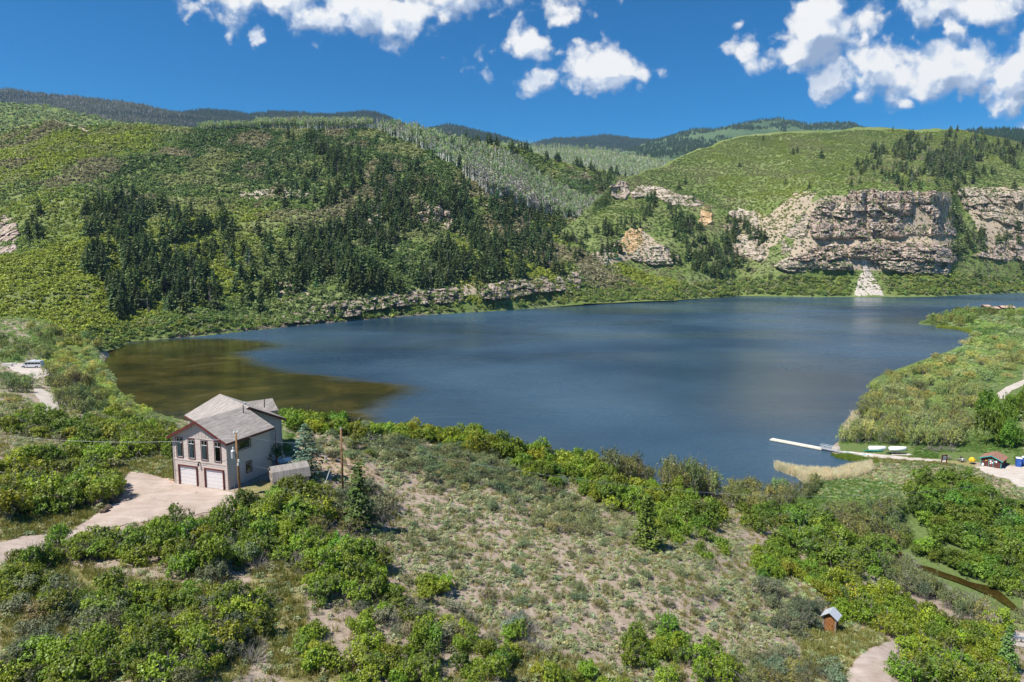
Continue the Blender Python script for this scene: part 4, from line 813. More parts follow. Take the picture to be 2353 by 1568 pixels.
FIR_POLYS_C = [([(1310, 540), (1400, 500), (1420, 530), (1400, 600), (1330, 600)], .010), ([(1400, 505), (1480, 500), (1470, 545), (1440, 590), (1395, 595)], .006), ([(1475, 455), (1560, 465), (1590, 520), (1640, 560), (1700, 600), (1690, 640), (1590, 640), (1560, 590), (1540, 530), (1480, 510)], .013),
               ([(1650, 500), (1700, 500), (1790, 560), (1760, 610), (1700, 620), (1660, 560)], .007), ([(1985, 350), (2050, 315), (2120, 304), (2230, 304), (2353, 330), (2500, 335), (2500, 400), (2353, 402), (2250, 395), (2130, 395), (2060, 380), (2000, 370)], .036),
               ([(1950, 385), (2000, 370), (2120, 385), (2250, 400), (2180, 432), (2060, 430), (1950, 425)], .007), ([(2185, 430), (2205, 435), (2225, 520), (2270, 560), (2250, 600), (2215, 590), (2200, 520)], .018), ([(2235, 590), (2353, 590), (2500, 590), (2500, 640), (2353, 640), (2250, 638)], .010), ([(2270, 520), (2330, 540), (2353, 590), (2290, 590)], .006)]
ROCK_C = polymask(BARE_C[:3])
def scrub_tint(P_, rng, far=0.0):
    n = len(P_); a = fbm(P_[:, 0] / 150, P_[:, 1] / 230, seed=91, oct=5) * 2.1; b = fbm(P_[:, 0] / 60, P_[:, 1] / 110, seed=97, oct=4) * 1.9; r = rng.random(n)
    c = np.tile(np.array([.85, .97, 1.0]), (n, 1)); lime = np.array([1.45, 1.32, .62]); dark = np.array([.46, .62, .62]); grey = np.array([1.55, 1.05, 2.6]); sage = np.array([1.6, 1.3, 2.2])
    w = np.clip((a + .6 * (r - .5)) * 2.4 - .35, 0, 1)[:, None]; c = c * (1 - w) + lime * w
    w = np.clip((-a + .5 * (r - .5)) * 2.5 - .25, 0, 1)[:, None]; c = c * (1 - w) + dark * w
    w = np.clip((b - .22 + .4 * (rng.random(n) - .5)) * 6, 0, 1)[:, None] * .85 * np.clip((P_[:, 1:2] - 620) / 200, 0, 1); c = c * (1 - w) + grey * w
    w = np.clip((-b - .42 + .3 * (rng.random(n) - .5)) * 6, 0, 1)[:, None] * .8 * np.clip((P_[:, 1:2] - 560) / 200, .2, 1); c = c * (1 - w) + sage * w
    return np.clip(c * (1 + .20 * rng.normal(size=(n, 1))), .12, 3.5)
def hill_scrub():
    rng = np.random.default_rng(21)
    nb = polymask(BARE_A); aspm = polymask([[(830, 293), (1000, 315), (1180, 365), (1330, 440), (1400, 470), (1330, 500), (1200, 440), (1080, 420), (1000, 370), (860, 320)]])
    d = lambda x, y: np.where(nb(x, y), .6, 1.0) * np.where(y > 560, 2.2, 1.0) * np.where(aspm(x, y), .35, 1.0)
    P_, vx, vy = A_.scatter(62000, rng, d, (10, 186)); h = P_[:, 2] > .4
    P_ = P_[h]; s = (2.2 + 2.2 * rng.random(len(P_)) ** 2) * np.clip(P_[:, 1] / 900, .72, 1.6); t = scrub_tint(P_, rng)
    g = P_[:, 1] < 470; s[g] *= .9
    stuff('hillside_scrub', 'green and grey oak scrub covering the long hill across the lake', SCRUB, P_ - np.array([0, 0, .4]), s, t, rng, tall=.85 + .3 * rng.random(len(P_)))
    d = lambda x, y: np.where(ROCK_C(x, y), .5, 1.0)
    P_, vx, vy = C_.scatter(48000, rng, d, (8, 186)); P_ = P_[P_[:, 2] > .4]; s = (1.5 + 1.3 * rng.random(len(P_)) ** 2) * np.clip(P_[:, 1] / 1000, .8, 1.6); t = scrub_tint(P_ + np.array([900, 0, 0]), rng)
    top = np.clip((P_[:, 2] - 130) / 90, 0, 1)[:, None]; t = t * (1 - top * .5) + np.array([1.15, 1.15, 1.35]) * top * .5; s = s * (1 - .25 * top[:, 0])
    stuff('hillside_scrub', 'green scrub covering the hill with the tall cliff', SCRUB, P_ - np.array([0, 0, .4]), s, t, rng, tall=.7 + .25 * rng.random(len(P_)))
    P_, vx, vy = L_.scatter(5000, rng); stuff('hillside_scrub', 'pale green aspen scrub on the far hill at the left edge', SCRUB, P_, 5 + 4 * rng.random(len(P_)), tints((1.3, 1.25, 1.9), len(P_), rng, .3), rng)
hill_scrub()
def far_trees():
    rng = np.random.default_rng(31); pts = []
    for T, polys in ((A_, FIR_POLYS), (C_, FIR_POLYS_C)):
        for poly, dn in polys:
            px = [p[0] for p in poly]; py = [p[1] for p in poly]; n = int((max(px) - min(px) + 60) * (max(py) - min(py) + 40) * dn * .92)
            x = min(px) - 30 + (max(px) - min(px) + 60) * rng.random(n); y = min(py) - 20 + (max(py) - min(py) + 40) * rng.random(n)
            k = inpoly(x + fbm(x / 30, y / 20, seed=5, oct=3) * 55, y + fbm(x / 30, y / 20, seed=8, oct=3) * 35, poly) & (rng.random(n) < np.clip(.80 + 3.2 * fbm(x / 34, y / 24, seed=15, oct=3), .0, 1)); Pp = T.place(x[k], y[k] + 6)
            for p, xx, yy in zip(Pp, x[k], y[k]): pts.append((*p, xx, yy, 1 if T is C_ else 0))
    # lone trees on the open slopes
    for (x, y, hh) in [(385, 530, 1), (505, 480, 1), (530, 545, 1.1), (595, 545, 1), (622, 555, .9), (655, 480, .9), (640, 450, .7), (700, 440, .6), (720, 420, .7), (765, 410, .9), (1865, 700, .1)]:
        p = A_.place(x, y)[0]; pts.append((*p, x, y, 0))
    for x, y in [(1754, 322), (1880, 318), (1833, 348), (1822, 352), (1888, 360), (1937, 388), (1955, 400), (1975, 418), (1560, 432), (1575, 420), (1640, 320), (2052, 298), (1805, 420), (1860, 430), (1640, 560), (1700, 380), (2120, 425), (2200, 430), (2330, 430)]:
        p = C_.place(x, y + 4)[0]; pts.append((*p, x, y, 1))
    pts = np.array(pts); pts = pts[pts[:, 2] > 1.5]; n = len(pts); D = pts[:, 1]
    h = (12 + 8.5 * rng.random(n)) * np.clip(.78 + .28 * D / 900, .9, 1.15) * np.where(pts[:, 5] == 1, .85, 1.0); s = h / 10; w = s * (1.05 + .45 * rng.random(n))
    dn = fbm(pts[:, 0] / 60, pts[:, 1] / 60, seed=61); dead = rng.random(n) < np.clip(.045 + .30 * (dn - .05) + np.where((pts[:, 3] > 2000), .20, 0), .015, .42)
    tint = tints((1.0, 1.0, 1.0), n, rng, .28, .12)
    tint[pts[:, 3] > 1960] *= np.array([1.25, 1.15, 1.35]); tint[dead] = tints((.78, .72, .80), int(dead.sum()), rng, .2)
    size = h / D; live = np.where(~dead)[0]; big = set(live[np.argsort(-size[live])[:285]].tolist()); bigd = np.where(dead)[0]; bigd = set(bigd[np.argsort(-size[bigd])[:40]].tolist())
    cell = {}
    for i in range(n):
        if i not in big and i not in bigd: continue
        x, y = pts[i, 3], pts[i, 4]; d_ = i in bigd
        reg = ('in the dark stand on the left of the hillside' if x < 520 else 'on the open slope left of the central forest' if x < 650 else 'in the central forest above the lakeside cliffs' if x < 1335 else 'on the wooded slope below the orange fin' if x < 1790 else 'in the gully beside the tall cliff')
        nm = 'dead_fir' if d_ else 'fir_tree'; lab = ('bare grey dead fir ' if d_ else 'dark green fir ') + reg; grp = ('dead firs ' if d_ else 'firs ') + reg
        if d_:
            o = link(bpy.data.objects.new(nm, FDEAD[i % 3])); o['tint'] = tuple(tint[i]); tag(o, lab, 'dead tree', grp); o.location = pts[i, :3]; o.rotation_euler = (0, 0, rng.random() * 6.28); o.scale = (w[i], w[i], s[i]); continue
        r_ = empty(nm, pts[i, :3], rng.random() * 6.28, lab, 'fir tree', grp); r_.scale = (w[i], w[i], s[i])
        c = link(bpy.data.objects.new('crown', FFIR[i % len(FFIR)]), r_); c['tint'] = tuple(tint[i]); link(bpy.data.objects.new('trunk', FTRK), r_)
    rest = np.array([i for i in range(n) if i not in big and i not in bigd]); idx = np.where(dead[rest], 6 + rng.integers(0, 3, len(rest)), rng.integers(0, 6, len(rest)))
    stuff('fir_forest', 'the many smaller dark firs on the hills across the lake', FFIR + FDEAD, pts[rest, :3], np.stack([w[rest], w[rest], s[rest]], 1), tint[rest], rng, idx, lean=.03)
    # aspens
    def band(T, poly, n_, sc, lbl, tb=(1, 1, 1), deadp=.35):
        px = [p[0] for p in poly]; py = [p[1] for p in poly]; x = min(px) + (max(px) - min(px)) * rng.random(n_); y = min(py) + (max(py) - min(py)) * rng.random(n_); k = inpoly(x, y, poly); P_ = T.place(x[k], y[k]); m = len(P_)
        return P_, sc * (.8 + .5 * rng.random(m)), np.where(rng.random(m) < deadp, 4 + rng.integers(0, 2, m), rng.integers(0, 4, m)), tints(tb, m, rng, .2)
    S = [band(A_, [(830, 292), (940, 300), (1010, 320), (1180, 370), (1250, 420), (1330, 460), (1395, 470), (1340, 510), (1270, 500), (1180, 450), (1100, 410), (1000, 360), (900, 315)], 9000, 1.45, ''),
         band(B_, [(1100, 335), (1240, 338), (1400, 350), (1530, 374), (1640, 390), (1600, 400), (1400, 420), (1100, 400)], 5200, 1.5, ''),
         band(A_, [(590, 292), (700, 288), (860, 292), (830, 300), (740, 300), (600, 300)], 1500, 1.25, ''), band(A_, [(1060, 400), (1180, 440), (1280, 490), (1250, 500), (1120, 450)], 2600, 1.8, '', deadp=.7),
         band(A_, [(450, 298), (600, 292), (600, 298), (460, 302)], 500, 1.0, '', deadp=.05)]
    P_ = np.concatenate([s_[0] for s_ in S]); sc = np.concatenate([s_[1] for s_ in S]); ix = np.concatenate([s_[2] for s_ in S]); ti = np.concatenate([s_[3] for s_ in S])
    order = np.argsort(-sc / P_[:, 1]); top = order[:120]; rest = order[120:]
    for i in top:
        o = link(bpy.data.objects.new('aspen_tree', ASP[ix[i]])); o.location = P_[i]; o.scale = (sc[i],) * 3; o.rotation_euler = (0, 0, rng.random() * 6); o['tint'] = tuple(ti[i]); tag(o, 'slender white trunked aspen low on the slope above the valley mouth', 'aspen tree', 'aspens above the valley mouth')
    stuff('aspen_grove', 'pale aspens with white trunks on the slopes around the distant valley', ASP, P_[rest], sc[rest], ti[rest], rng, ix[rest], lean=.02)
    # woods on the distant mountains
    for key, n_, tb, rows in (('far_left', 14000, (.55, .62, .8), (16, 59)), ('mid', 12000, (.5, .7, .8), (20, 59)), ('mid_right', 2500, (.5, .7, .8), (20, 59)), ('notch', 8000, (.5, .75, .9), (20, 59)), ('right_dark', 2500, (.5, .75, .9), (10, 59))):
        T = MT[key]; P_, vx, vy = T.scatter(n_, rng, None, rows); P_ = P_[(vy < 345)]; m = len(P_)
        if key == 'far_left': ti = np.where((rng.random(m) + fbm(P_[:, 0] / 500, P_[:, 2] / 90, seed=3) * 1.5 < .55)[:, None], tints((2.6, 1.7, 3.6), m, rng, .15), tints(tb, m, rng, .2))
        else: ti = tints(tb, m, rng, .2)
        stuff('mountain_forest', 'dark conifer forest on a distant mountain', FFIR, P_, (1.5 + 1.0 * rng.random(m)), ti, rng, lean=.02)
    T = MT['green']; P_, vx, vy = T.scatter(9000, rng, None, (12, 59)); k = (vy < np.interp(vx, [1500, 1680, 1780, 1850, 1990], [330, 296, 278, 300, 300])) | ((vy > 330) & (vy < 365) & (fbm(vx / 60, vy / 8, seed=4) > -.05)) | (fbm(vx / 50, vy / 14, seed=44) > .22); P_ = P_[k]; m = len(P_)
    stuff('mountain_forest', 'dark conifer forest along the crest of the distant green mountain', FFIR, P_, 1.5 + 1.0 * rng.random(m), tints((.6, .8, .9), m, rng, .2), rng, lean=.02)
far_trees()

def ledge_shrubs():
    rng = np.random.default_rng(77); PP = []
    for k in ('bigtop', 'bigmid', 'biglow', 'biglow2', 'rightcl', 'rightlow', 'slopeleft', 'towerridge', 'ochre', 'valleycl', 'valleycl2', 'yellow', 'midrock', 'band1', 'band2', 'band3', 'ledge'):
        Q, m, GX, GY = ROCKS[k]; dz = np.zeros(m.shape); du = np.gradient(Q, axis=1); dv = np.gradient(Q, axis=0); n = np.cross(du, dv); n /= np.maximum(np.linalg.norm(n, axis=-1, keepdims=True), 1e-9)
        ok = (np.abs(n[..., 2]) > .55) & (m > .35); ii = np.argwhere(ok)
        if len(ii): sel = ii[rng.choice(len(ii), min(len(ii), int(m.sum() * .035) + 6), replace=False)]; PP.append(Q[sel[:, 0], sel[:, 1]])
    P_ = np.concatenate(PP); stuff('ledge_shrubs', 'small green shrubs growing on the cliff ledges', SCRUB, P_ - np.array([0, 0, .3]), .9 + 1.3 * rng.random(len(P_)), tints((.75, .9, .8), len(P_), rng, .25), rng)
ledge_shrubs()
# ------------------------------------------------------------------ near plants
NO_PLANTS = [[(2098, 1272), (2150, 1292), (2240, 1330), (2330, 1372), (2353, 1415), (2300, 1400), (2190, 1345), (2085, 1300)], [(2275, 915), (2300, 885), (2353, 862), (2353, 890), (2320, 915)], DRIVE, ROAD_BR, PARK_L, ROAD_L, PARK_R, TRACK_R, ROAD_UR, ROAD_LR, [(395, 1000), (660, 960), (665, 1070), (560, 1140), (400, 1118)], [(690, 1060), (600, 1150), (545, 1140), (640, 1060)], [(1885, 1440), (1925, 1440), (1925, 1400), (1885, 1400)], [(1925, 1020), (2095, 1025), (2100, 1050), (1925, 1042)], [(2160, 1040), (2330, 1040), (2330, 1085), (2200, 1072), (2150, 1062)], [(1765, 1000), (1925, 1000), (1925, 1050), (1765, 1040)]]
def blocked(x, y, sz=0):
    return any(bool(inpoly(np.array(x), np.array(y), p)) for p in NO_PLANTS)
placed = []
def throw(poly, n, rmin, rmax, rng, sep=.8, drop=0, avoid=True):
    """dart throwing in the photo, spacing in proportion to the plant's size as seen"""
    px = [p[0] for p in poly]; py = [p[1] for p in poly]; out = []; tries = 0
    while len(out) < n and tries < n * 30:
        tries += 1; x = min(px) + (max(px) - min(px)) * rng.random(); y = min(py) + (max(py) - min(py)) * rng.random()
        if not bool(inpoly(np.array(x), np.array(y), poly)) or (avoid and blocked(x, y)): continue
        r = rmin + (rmax - rmin) * rng.random() ** 1.3; p = at(x, y)
        if p[2] < (drop if y < 1140 or x < 1800 else -9): continue
        ok = True
        for q in out:
            if math.hypot(p[0] - q[0][0], p[1] - q[0][1]) < sep * (r + q[1]) : ok = False; break
        if ok: out.append((p, r, x, y))
    return out
def plant(name, fol, stm, p, r, tall, tint, rng, label, cat, group, fname='foliage', sname='stem'):
    if blocked(*project(p[0], p[1], p[2])): return None
    e = empty(name, p, rng.random() * 6.28, label, cat, group); e.scale = (r, r, r * tall)
    c = link(bpy.data.objects.new(fname, fol), e); c['tint'] = tuple(float(t) for t in tint)
    if stm is not None: s = link(bpy.data.objects.new(sname, stm), e); s['tint'] = (1.0, 1.0, 1.0)
    return e
PLANTS = dict(oak=(OAK, 'oak_bush', 'bush'), olive=(OLV, 'willow_bush', 'bush'), grey=(GRY, 'mahogany_shrub', 'shrub'))
# species, polygon, how many, radius range, separation, height factor, tint, label, group
PATCHES = [
 ('oak', [(0, 965), (60, 950), (150, 958), (260, 950), (330, 985), (400, 1000), (402, 1055), (310, 1062), (235, 1052), (120, 1010), (0, 1000)], 46, 1.5, 2.5, .50, 1, (.95, .95, .95), 'green oak bush in the thicket left of the house'),
 ('grey', [(0, 965), (380, 960), (395, 1050), (250, 1040), (0, 995)], 16, 1.1, 1.9, .6, 1, (.95, .9, 1.0), 'grey olive shrub among the oaks left of the house'),
 ('oak', [(0, 1105), (60, 1062), (150, 1050), (225, 1062), (275, 1120), (280, 1145), (200, 1172), (90, 1185), (0, 1195)], 34, 1.5, 2.2, .46, 1.05, (1.08, 1.05, .95), 'bright green oak bush in the big round thicket left of the driveway'),
 ('oak', [(552, 1182), (575, 1150), (640, 1136), (735, 1140), (745, 1180), (690, 1225), (620, 1238), (565, 1210)], 17, 1.4, 2.1, .42, 1.05, (1.12, 1.08, .95), 'bright green oak bush in the round thicket in front of the shed'),
 ('oak', [(330, 1215), (420, 1195), (520, 1190), (585, 1190), (590, 1270), (560, 1320), (450, 1350), (360, 1290)], 26, 1.0, 1.7, .52, 1.3, (1.05, 1.05, .9), 'yellow green oak bush in the thicket below the garage'),
 ('grey', [(330, 1215), (585, 1200), (600, 1280), (500, 1345), (360, 1300)], 16, .9, 1.5, .55, 1.15, (.75, .85, .8), 'dark grey green shrub in the thicket below the garage'),
 ('oak', [(10, 1290), (90, 1245), (200, 1228), (330, 1225), (340, 1300), (250, 1290), (120, 1290), (60, 1320)], 20, 1.0, 1.6, .55, 1.1, (.98, 1.0, .9), 'green oak bush below the lower driveway'),
 ('grey', [(60, 1230), (330, 1210), (330, 1280), (100, 1290)], 8, .9, 1.4, .6, 1.1, (.7, .75, .8), 'dark grey shrub below the lower driveway'),
 ('oak', [(590, 1200), (700, 1225), (860, 1270), (880, 1310), (850, 1380), (740, 1390), (690, 1320), (600, 1260)], 28, 1.0, 1.7, .5, 1.15, (1.02, 1.05, .9), 'green oak bush in the middle thicket below the shed'),
 ('olive', [(640, 1180), (780, 1180), (860, 1250), (700, 1260)], 7, 1.1, 1.6, .6, 1, (.85, .72, .45), 'brownish olive shrub in the middle thicket'),
 ('grey', [(760, 1120), (900, 1130), (910, 1200), (800, 1210)], 10, 1.0, 1.6, .55, 1.1, (.75, .8, .85), 'grey green shrub around the young fir below the pole'),
 ('oak', [(0, 1340), (60, 1320), (100, 1360), (80, 1400), (0, 1410)], 6, .9, 1.4, .6, 1, (1, 1, .9), 'oak bush at the left end of the lowest slope'),
 ('oak', [(120, 1400), (300, 1350), (420, 1380), (600, 1370), (640, 1440), (560, 1520), (420, 1580), (100, 1580), (140, 1480)], 44, .8, 1.5, .55, 1.15, (1.05, 1.05, .9), 'yellow green oak bush scattered over the lowest left slope'),
 ('grey', [(0, 1350), (600, 1380), (640, 1440), (500, 1580), (0, 1580)], 26, .8, 1.3, .7, 1.1, (.85, .9, .9), 'grey green shrub on the lowest left slope'),
 ('oak', [(0, 1520), (120, 1500), (200, 1590), (0, 1590)], 8, .8, 1.3, .6, 1, (1, 1, .9), 'oak bush in the bottom left corner'),
 ('oak', [(690, 1450), (860, 1405), (1060, 1440), (1210, 1445), (1215, 1500), (1120, 1590), (800, 1590), (690, 1520)], 44, .7, 1.25, .5, 1.2, (1.05, 1.08, .9), 'yellow green oak bush in the wide thicket at the bottom middle'),
 ('grey', [(790, 1380), (1210, 1420), (1210, 1500), (900, 1480)], 14, .7, 1.2, .6, 1.1, (1.0, .95, 1.1), 'silver grey shrub in the wide thicket at the bottom middle'),
 ('oak', [(1255, 1500), (1320, 1540), (1480, 1590), (1210, 1590)], 6, .7, 1.1, .6, 1.1, (1.05, 1.05, .9), 'small oak bush near the middle of the bottom edge'),
 ('oak', [(1430, 1460), (1520, 1440), (1640, 1500), (1700, 1540), (1690, 1590), (1480, 1590)], 15, .8, 1.3, .5, 1.2, (1.1, 1.1, .85), 'bright oak bush in the clump right of bottom middle'),
 ('olive', [(1680, 1500), (1780, 1520), (1900, 1560), (1900, 1590), (1640, 1590)], 9, .9, 1.3, .55, 1, (1.1, .95, .7), 'olive shrub left of the curving dirt road'),
 ('grey', [(1740, 1490), (1900, 1520), (1930, 1580), (1740, 1590)], 8, .8, 1.2, .6, 1.1, (.75, .85, .85), 'dark grey shrub beside the curving dirt road'),
 ('oak', [(860, 985), (960, 990), (1060, 1008), (1165, 1020), (1060, 1022), (940, 1008)], 18, 1.3, 1.8, .5, 1.15, (1.2, 1.1, .8), 'bright oak bush along the crest left of middle'),
 ('oak', [(1068, 1030), (1120, 1015), (1200, 1030), (1300, 1062), (1390, 1085), (1400, 1120), (1320, 1100), (1180, 1060), (1090, 1050)], 28, 1.6, 2.3, .45, 1.3, (1.15, 1.1, .85), 'bright green oak bush in the hedge along the middle of the crest'),
 ('oak', [(1160, 1065), (1320, 1090), (1420, 1120), (1500, 1150), (1490, 1195), (1380, 1160), (1220, 1110)], 26, 1.3, 2.0, .5, 1.2, (.95, 1.0, .85), 'mid green oak bush on the slope under the crest hedge'),
 ('oak', [(1330, 1110), (1500, 1130), (1620, 1160), (1700, 1200), (1650, 1240), (1540, 1230), (1400, 1180)], 28, 1.4, 2.2, .5, 1.3, (1.0, 1.05, .9), 'green oak bush below the lakeside willows'),
 ('olive', [(1400, 1095), (1460, 1090), (1520, 1100), (1500, 1120), (1400, 1110)], 9, 1.9, 2.7, .5, 1.7, (.9, .82, .6), 'brownish willow on the shore right of the crest hedge'),
 ('olive', [(1530, 1125), (1580, 1110), (1640, 1120), (1650, 1145), (1560, 1150)], 9, 2.4, 3.2, .42, 2.1, (1.08, 1.0, .75), 'tall olive willow in the rounded clump by the lake'),
 ('olive', [(1650, 1150), (1740, 1130), (1820, 1150), (1800, 1190), (1690, 1180)], 15, 1.8, 2.6, .5, 1.5, (1.1, 1.05, .75), 'olive willow along the near shore of the cove'),
 ('oak', [(1680, 1160), (1820, 1180), (1960, 1240), (2060, 1290), (2055, 1330), (1960, 1335), (1840, 1280), (1740, 1230)], 36, 1.7, 2.6, .46, 1.05, (.80, .90, .95), 'dark green oak bush in the long thicket above the creek'),
 ('olive', [(1800, 1130), (1880, 1110), (1890, 1140), (1830, 1160)], 7, 1.2, 1.9, .55, 1.53, (.85, .85, .8), 'grey green bush at the foot of the reeds'),
 ('oak', [(2075, 1130), (2180, 1095), (2240, 1120), (2300, 1160), (2400, 1190), (2400, 1300), (2250, 1270), (2140, 1220), (2070, 1180)], 52, 1.7, 2.7, .44, 1.05, (.72, .85, .95), 'dark green oak bush in the thicket below the gravel parking'),
 ('oak', [(2110, 1200), (2400, 1270), (2400, 1360), (2290, 1310), (2160, 1250)], 22, 1.6, 2.4, .48, 1.1, (.78, .88, .9), 'dark green oak bush on the far bank of the creek'),
 ('olive', [(1900, 1190), (2060, 1180), (2100, 1260), (2020, 1270)], 15, 1.4, 2.2, .5, 1.36, (1.0, .98, .65), 'yellow olive bush in the hollow above the creek'),
 ('olive', [(2050, 1320), (2160, 1340), (2260, 1400), (2330, 1430), (2200, 1430), (2080, 1370)], 14, 1.4, 2.2, .5, 1.44, (.85, .86, .8), 'grey olive bush along the near bank of the creek'),
 ('olive', [(2300, 1360), (2400, 1370), (2400, 1440), (2330, 1430)], 5, 1.3, 2.0, .5, .85, (.95, .95, .85), 'grey olive bush at the creek by the right edge'),
 ('oak', [(1760, 1245), (1840, 1290), (1960, 1350), (1900, 1370), (1820, 1340), (1760, 1300)], 22, 1.0, 1.6, .5, 1.1, (.95, 1.0, .9), 'green oak bush on the bank left of the wooden outhouse thicket'),
 ('oak', [(1880, 1370), (1960, 1350), (2090, 1400), (2130, 1430), (2060, 1470), (1980, 1450), (1930, 1430)], 26, 1.3, 2.0, .44, 1.15, (1.15, 1.1, .8), 'bright yellow green oak bush behind the wooden outhouse'),
 ('oak', [(2060, 1470), (2110, 1440), (2200, 1430), (2310, 1450), (2330, 1500), (2310, 1590), (2080, 1590), (2060, 1530)], 44, 1.1, 1.8, .44, 1.15, (1.12, 1.1, .85), 'bright oak bush in the corner thicket right of the dirt road'),
 ('grey', [(1740, 1350), (1880, 1380), (1890, 1470), (1790, 1460)], 13, 1.0, 1.6, .55, 1.1, (.72, .82, .85), 'dark grey shrub beside the wooden outhouse'),
 ('grey', [(850, 1030), (1060, 1040), (1240, 1110), (1400, 1170), (1500, 1250), (1300, 1230), (1050, 1150), (900, 1080)], 52, .8, 1.3, .8, 1, (1.0, 1.05, .8), 'round grey green shrub dotted over the upper sage slope'),
 ('grey', [(880, 1200), (1100, 1180), (1400, 1250), (1700, 1300), (1780, 1430), (1600, 1500), (1400, 1450), (1200, 1400), (900, 1390)], 46, .55, .95, 1.3, 1.0, (.95, 1.0, .8), 'round grey green shrub dotted over the open lower slope'),
 ('grey', [(660, 1010), (860, 1000), (880, 1060), (700, 1050)], 12, .8, 1.3, .8, .95, (.8, 1.0, .8), 'round shrub on the slope behind the bare pole'),
 ('oak', [(662, 970), (740, 958), (800, 968), (760, 1000), (670, 1000)], 10, 1.3, 2.0, .5, 1, (1.15, 1.12, .9), 'bright oak bush behind the blue spruce'),
 ('grey', [(740, 955), (860, 975), (850, 1000), (750, 990)], 8, 1.2, 1.8, .6, 1, (.8, .9, .85), 'grey green shrub on the crest behind the bare pole'),
 ('oak', [(960, 1340), (1040, 1350), (1050, 1385), (970, 1385)], 4, .9, 1.3, .6, 1, (1.05, 1.05, .85), 'small oak bush in the middle of the lower slope'),
 ('oak', [(860, 1330), (960, 1340), (960, 1400), (860, 1400)], 3, .9, 1.2, .7, 1, (1.2, 1.1, .7), 'yellow green bush beside the middle thicket'),
 ('olive', [(0, 860), (50, 855), (80, 880), (70, 905), (0, 905)], 8, 1.8, 2.8, .45, 1.1, (.62, .78, .62), 'dark green bush between the car park and the gravel road'),
 ('olive', [(100, 870), (180, 860), (225, 890), (235, 950), (150, 960), (120, 930)], 22, 1.8, 3.0, .45, 1.36, (.85, .83, .7), 'dull olive willow right of the gravel road'),
 ('olive', [(0, 780), (60, 790), (130, 800), (120, 828), (0, 830)], 16, 2.2, 3.4, .42, 1.1, (.62, .74, .58), 'dark willow behind the white van'),
 ('olive', [(100, 795), (200, 800), (228, 830), (250, 880), (320, 940), (300, 965), (220, 900), (140, 860), (100, 840)], 46, 1.8, 2.8, .42, 1.02, (1.45, 1.42, 1.1), 'pale green willow on the flat by the shallow end of the lake'),
 ('olive', [(230, 895), (350, 950), (330, 985), (250, 955)], 12, 1.4, 2.2, .5, 1.02, (1.4, 1.4, .8), 'yellow green willow at the edge of the shallow water'),
 ('olive', [(1930, 1020), (1960, 990), (2060, 985), (2200, 1010), (2210, 1030), (2060, 1022), (1940, 1030)], 26, 2.0, 3.0, .42, 1.61, (.90, .98, .85), 'round green willow behind the upturned boats'),
 ('olive', [(1965, 965), (1985, 930), (2060, 930), (2230, 960), (2240, 1000), (2060, 980)], 40, 2.0, 3.2, .45, 1.27, (.95, .98, .85), 'olive willow on the flat above the boats'),
 ('olive', [(1998, 890), (2060, 855), (2160, 850), (2260, 900), (2260, 950), (2060, 925), (1985, 920)], 44, 2.2, 3.4, .45, 1.10, (1.0, 1.0, .85), 'olive willow in the middle of the right shore flat'),
 ('olive', [(2140, 830), (2210, 800), (2240, 770), (2400, 770), (2400, 850), (2280, 880), (2170, 860)], 44, 2.4, 3.8, .48, 0.94, (1.3, 1.22, 1.15), 'pale grey green willow on the far part of the right shore flat'),
 ('olive', [(2136, 749), (2150, 736), (2230, 727), (2242, 742), (2200, 754), (2160, 757)], 16, 3.2, 4.6, .42, 1.6, (.85, .9, .6), 'dark olive tree on the tip of the peninsula'),
 ('olive', [(2180, 729), (2240, 723), (2420, 722), (2420, 727), (2240, 731)], 20, 3.0, 4.2, .42, 1.6, (.75, .88, .6), 'dark olive tree along the back of the peninsula'),
 ('olive', [(2310, 738), (2400, 730), (2400, 760), (2315, 754)], 9, 3.0, 4.2, .45, 1.6, (.6, .8, .5), 'dark green tree right of the peninsula houses'),
 ('oak', [(2255, 950), (2290, 930), (2400, 935), (2400, 1040), (2330, 1036), (2265, 1030)], 18, 2.2, 3.2, .42, 2.5, (.62, .75, .85), 'tall dark tree behind the brown hut'),
 ('oak', [(650, 985), (720, 965), (860, 985), (1000, 1000), (1180, 1025), (1300, 1062), (1420, 1085), (1400, 1100), (1250, 1070), (1050, 1030), (850, 1005), (700, 995)], 60, 1.2, 2.0, .55, .9, (1.12, 1.1, .85), 'bright oak bush along the crest above the lake'),
 ('grey', [(860, 1010), (1060, 1030), (1220, 1080), (1330, 1130), (1250, 1160), (1050, 1110), (900, 1060)], 60, .9, 1.5, .7, 1, (.8, .95, .75), 'olive grey shrub below the crest hedge'),
 ('oak', [(1480, 1190), (1640, 1240), (1700, 1290), (1640, 1300), (1500, 1230)], 10, .8, 1.3, .7, 1.1, (.95, 1.0, .85), 'green oak bush on the right of the sage slope'),
 ('oak', [(1730, 1270), (1780, 1290), (1800, 1340), (1740, 1330)], 8, 1.0, 1.5, .55, 1.2, (1.05, 1.05, .85), 'oak bush at the right foot of the sage slope'),
 ('olive', [(1860, 1180), (2060, 1160), (2090, 1230), (1960, 1240)], 16, 1.3, 2.1, .5, 1.19, (1.05, 1.05, .75), 'lime olive bush in the damp hollow'),
 ('oak', [(2080, 1250), (2200, 1290), (2350, 1330), (2400, 1390), (2250, 1345), (2120, 1290)], 26, 1.5, 2.3, .48, 1.0, (.78, .9, .9), 'dark green oak bush overhanging the creek'),
 ('olive', [(2000, 1280), (2080, 1300), (2180, 1345), (2150, 1380), (2060, 1345), (1990, 1310)], 14, 1.2, 2.0, .5, 1.53, (.95, 1.0, .75), 'green willow on the near bank of the creek'),
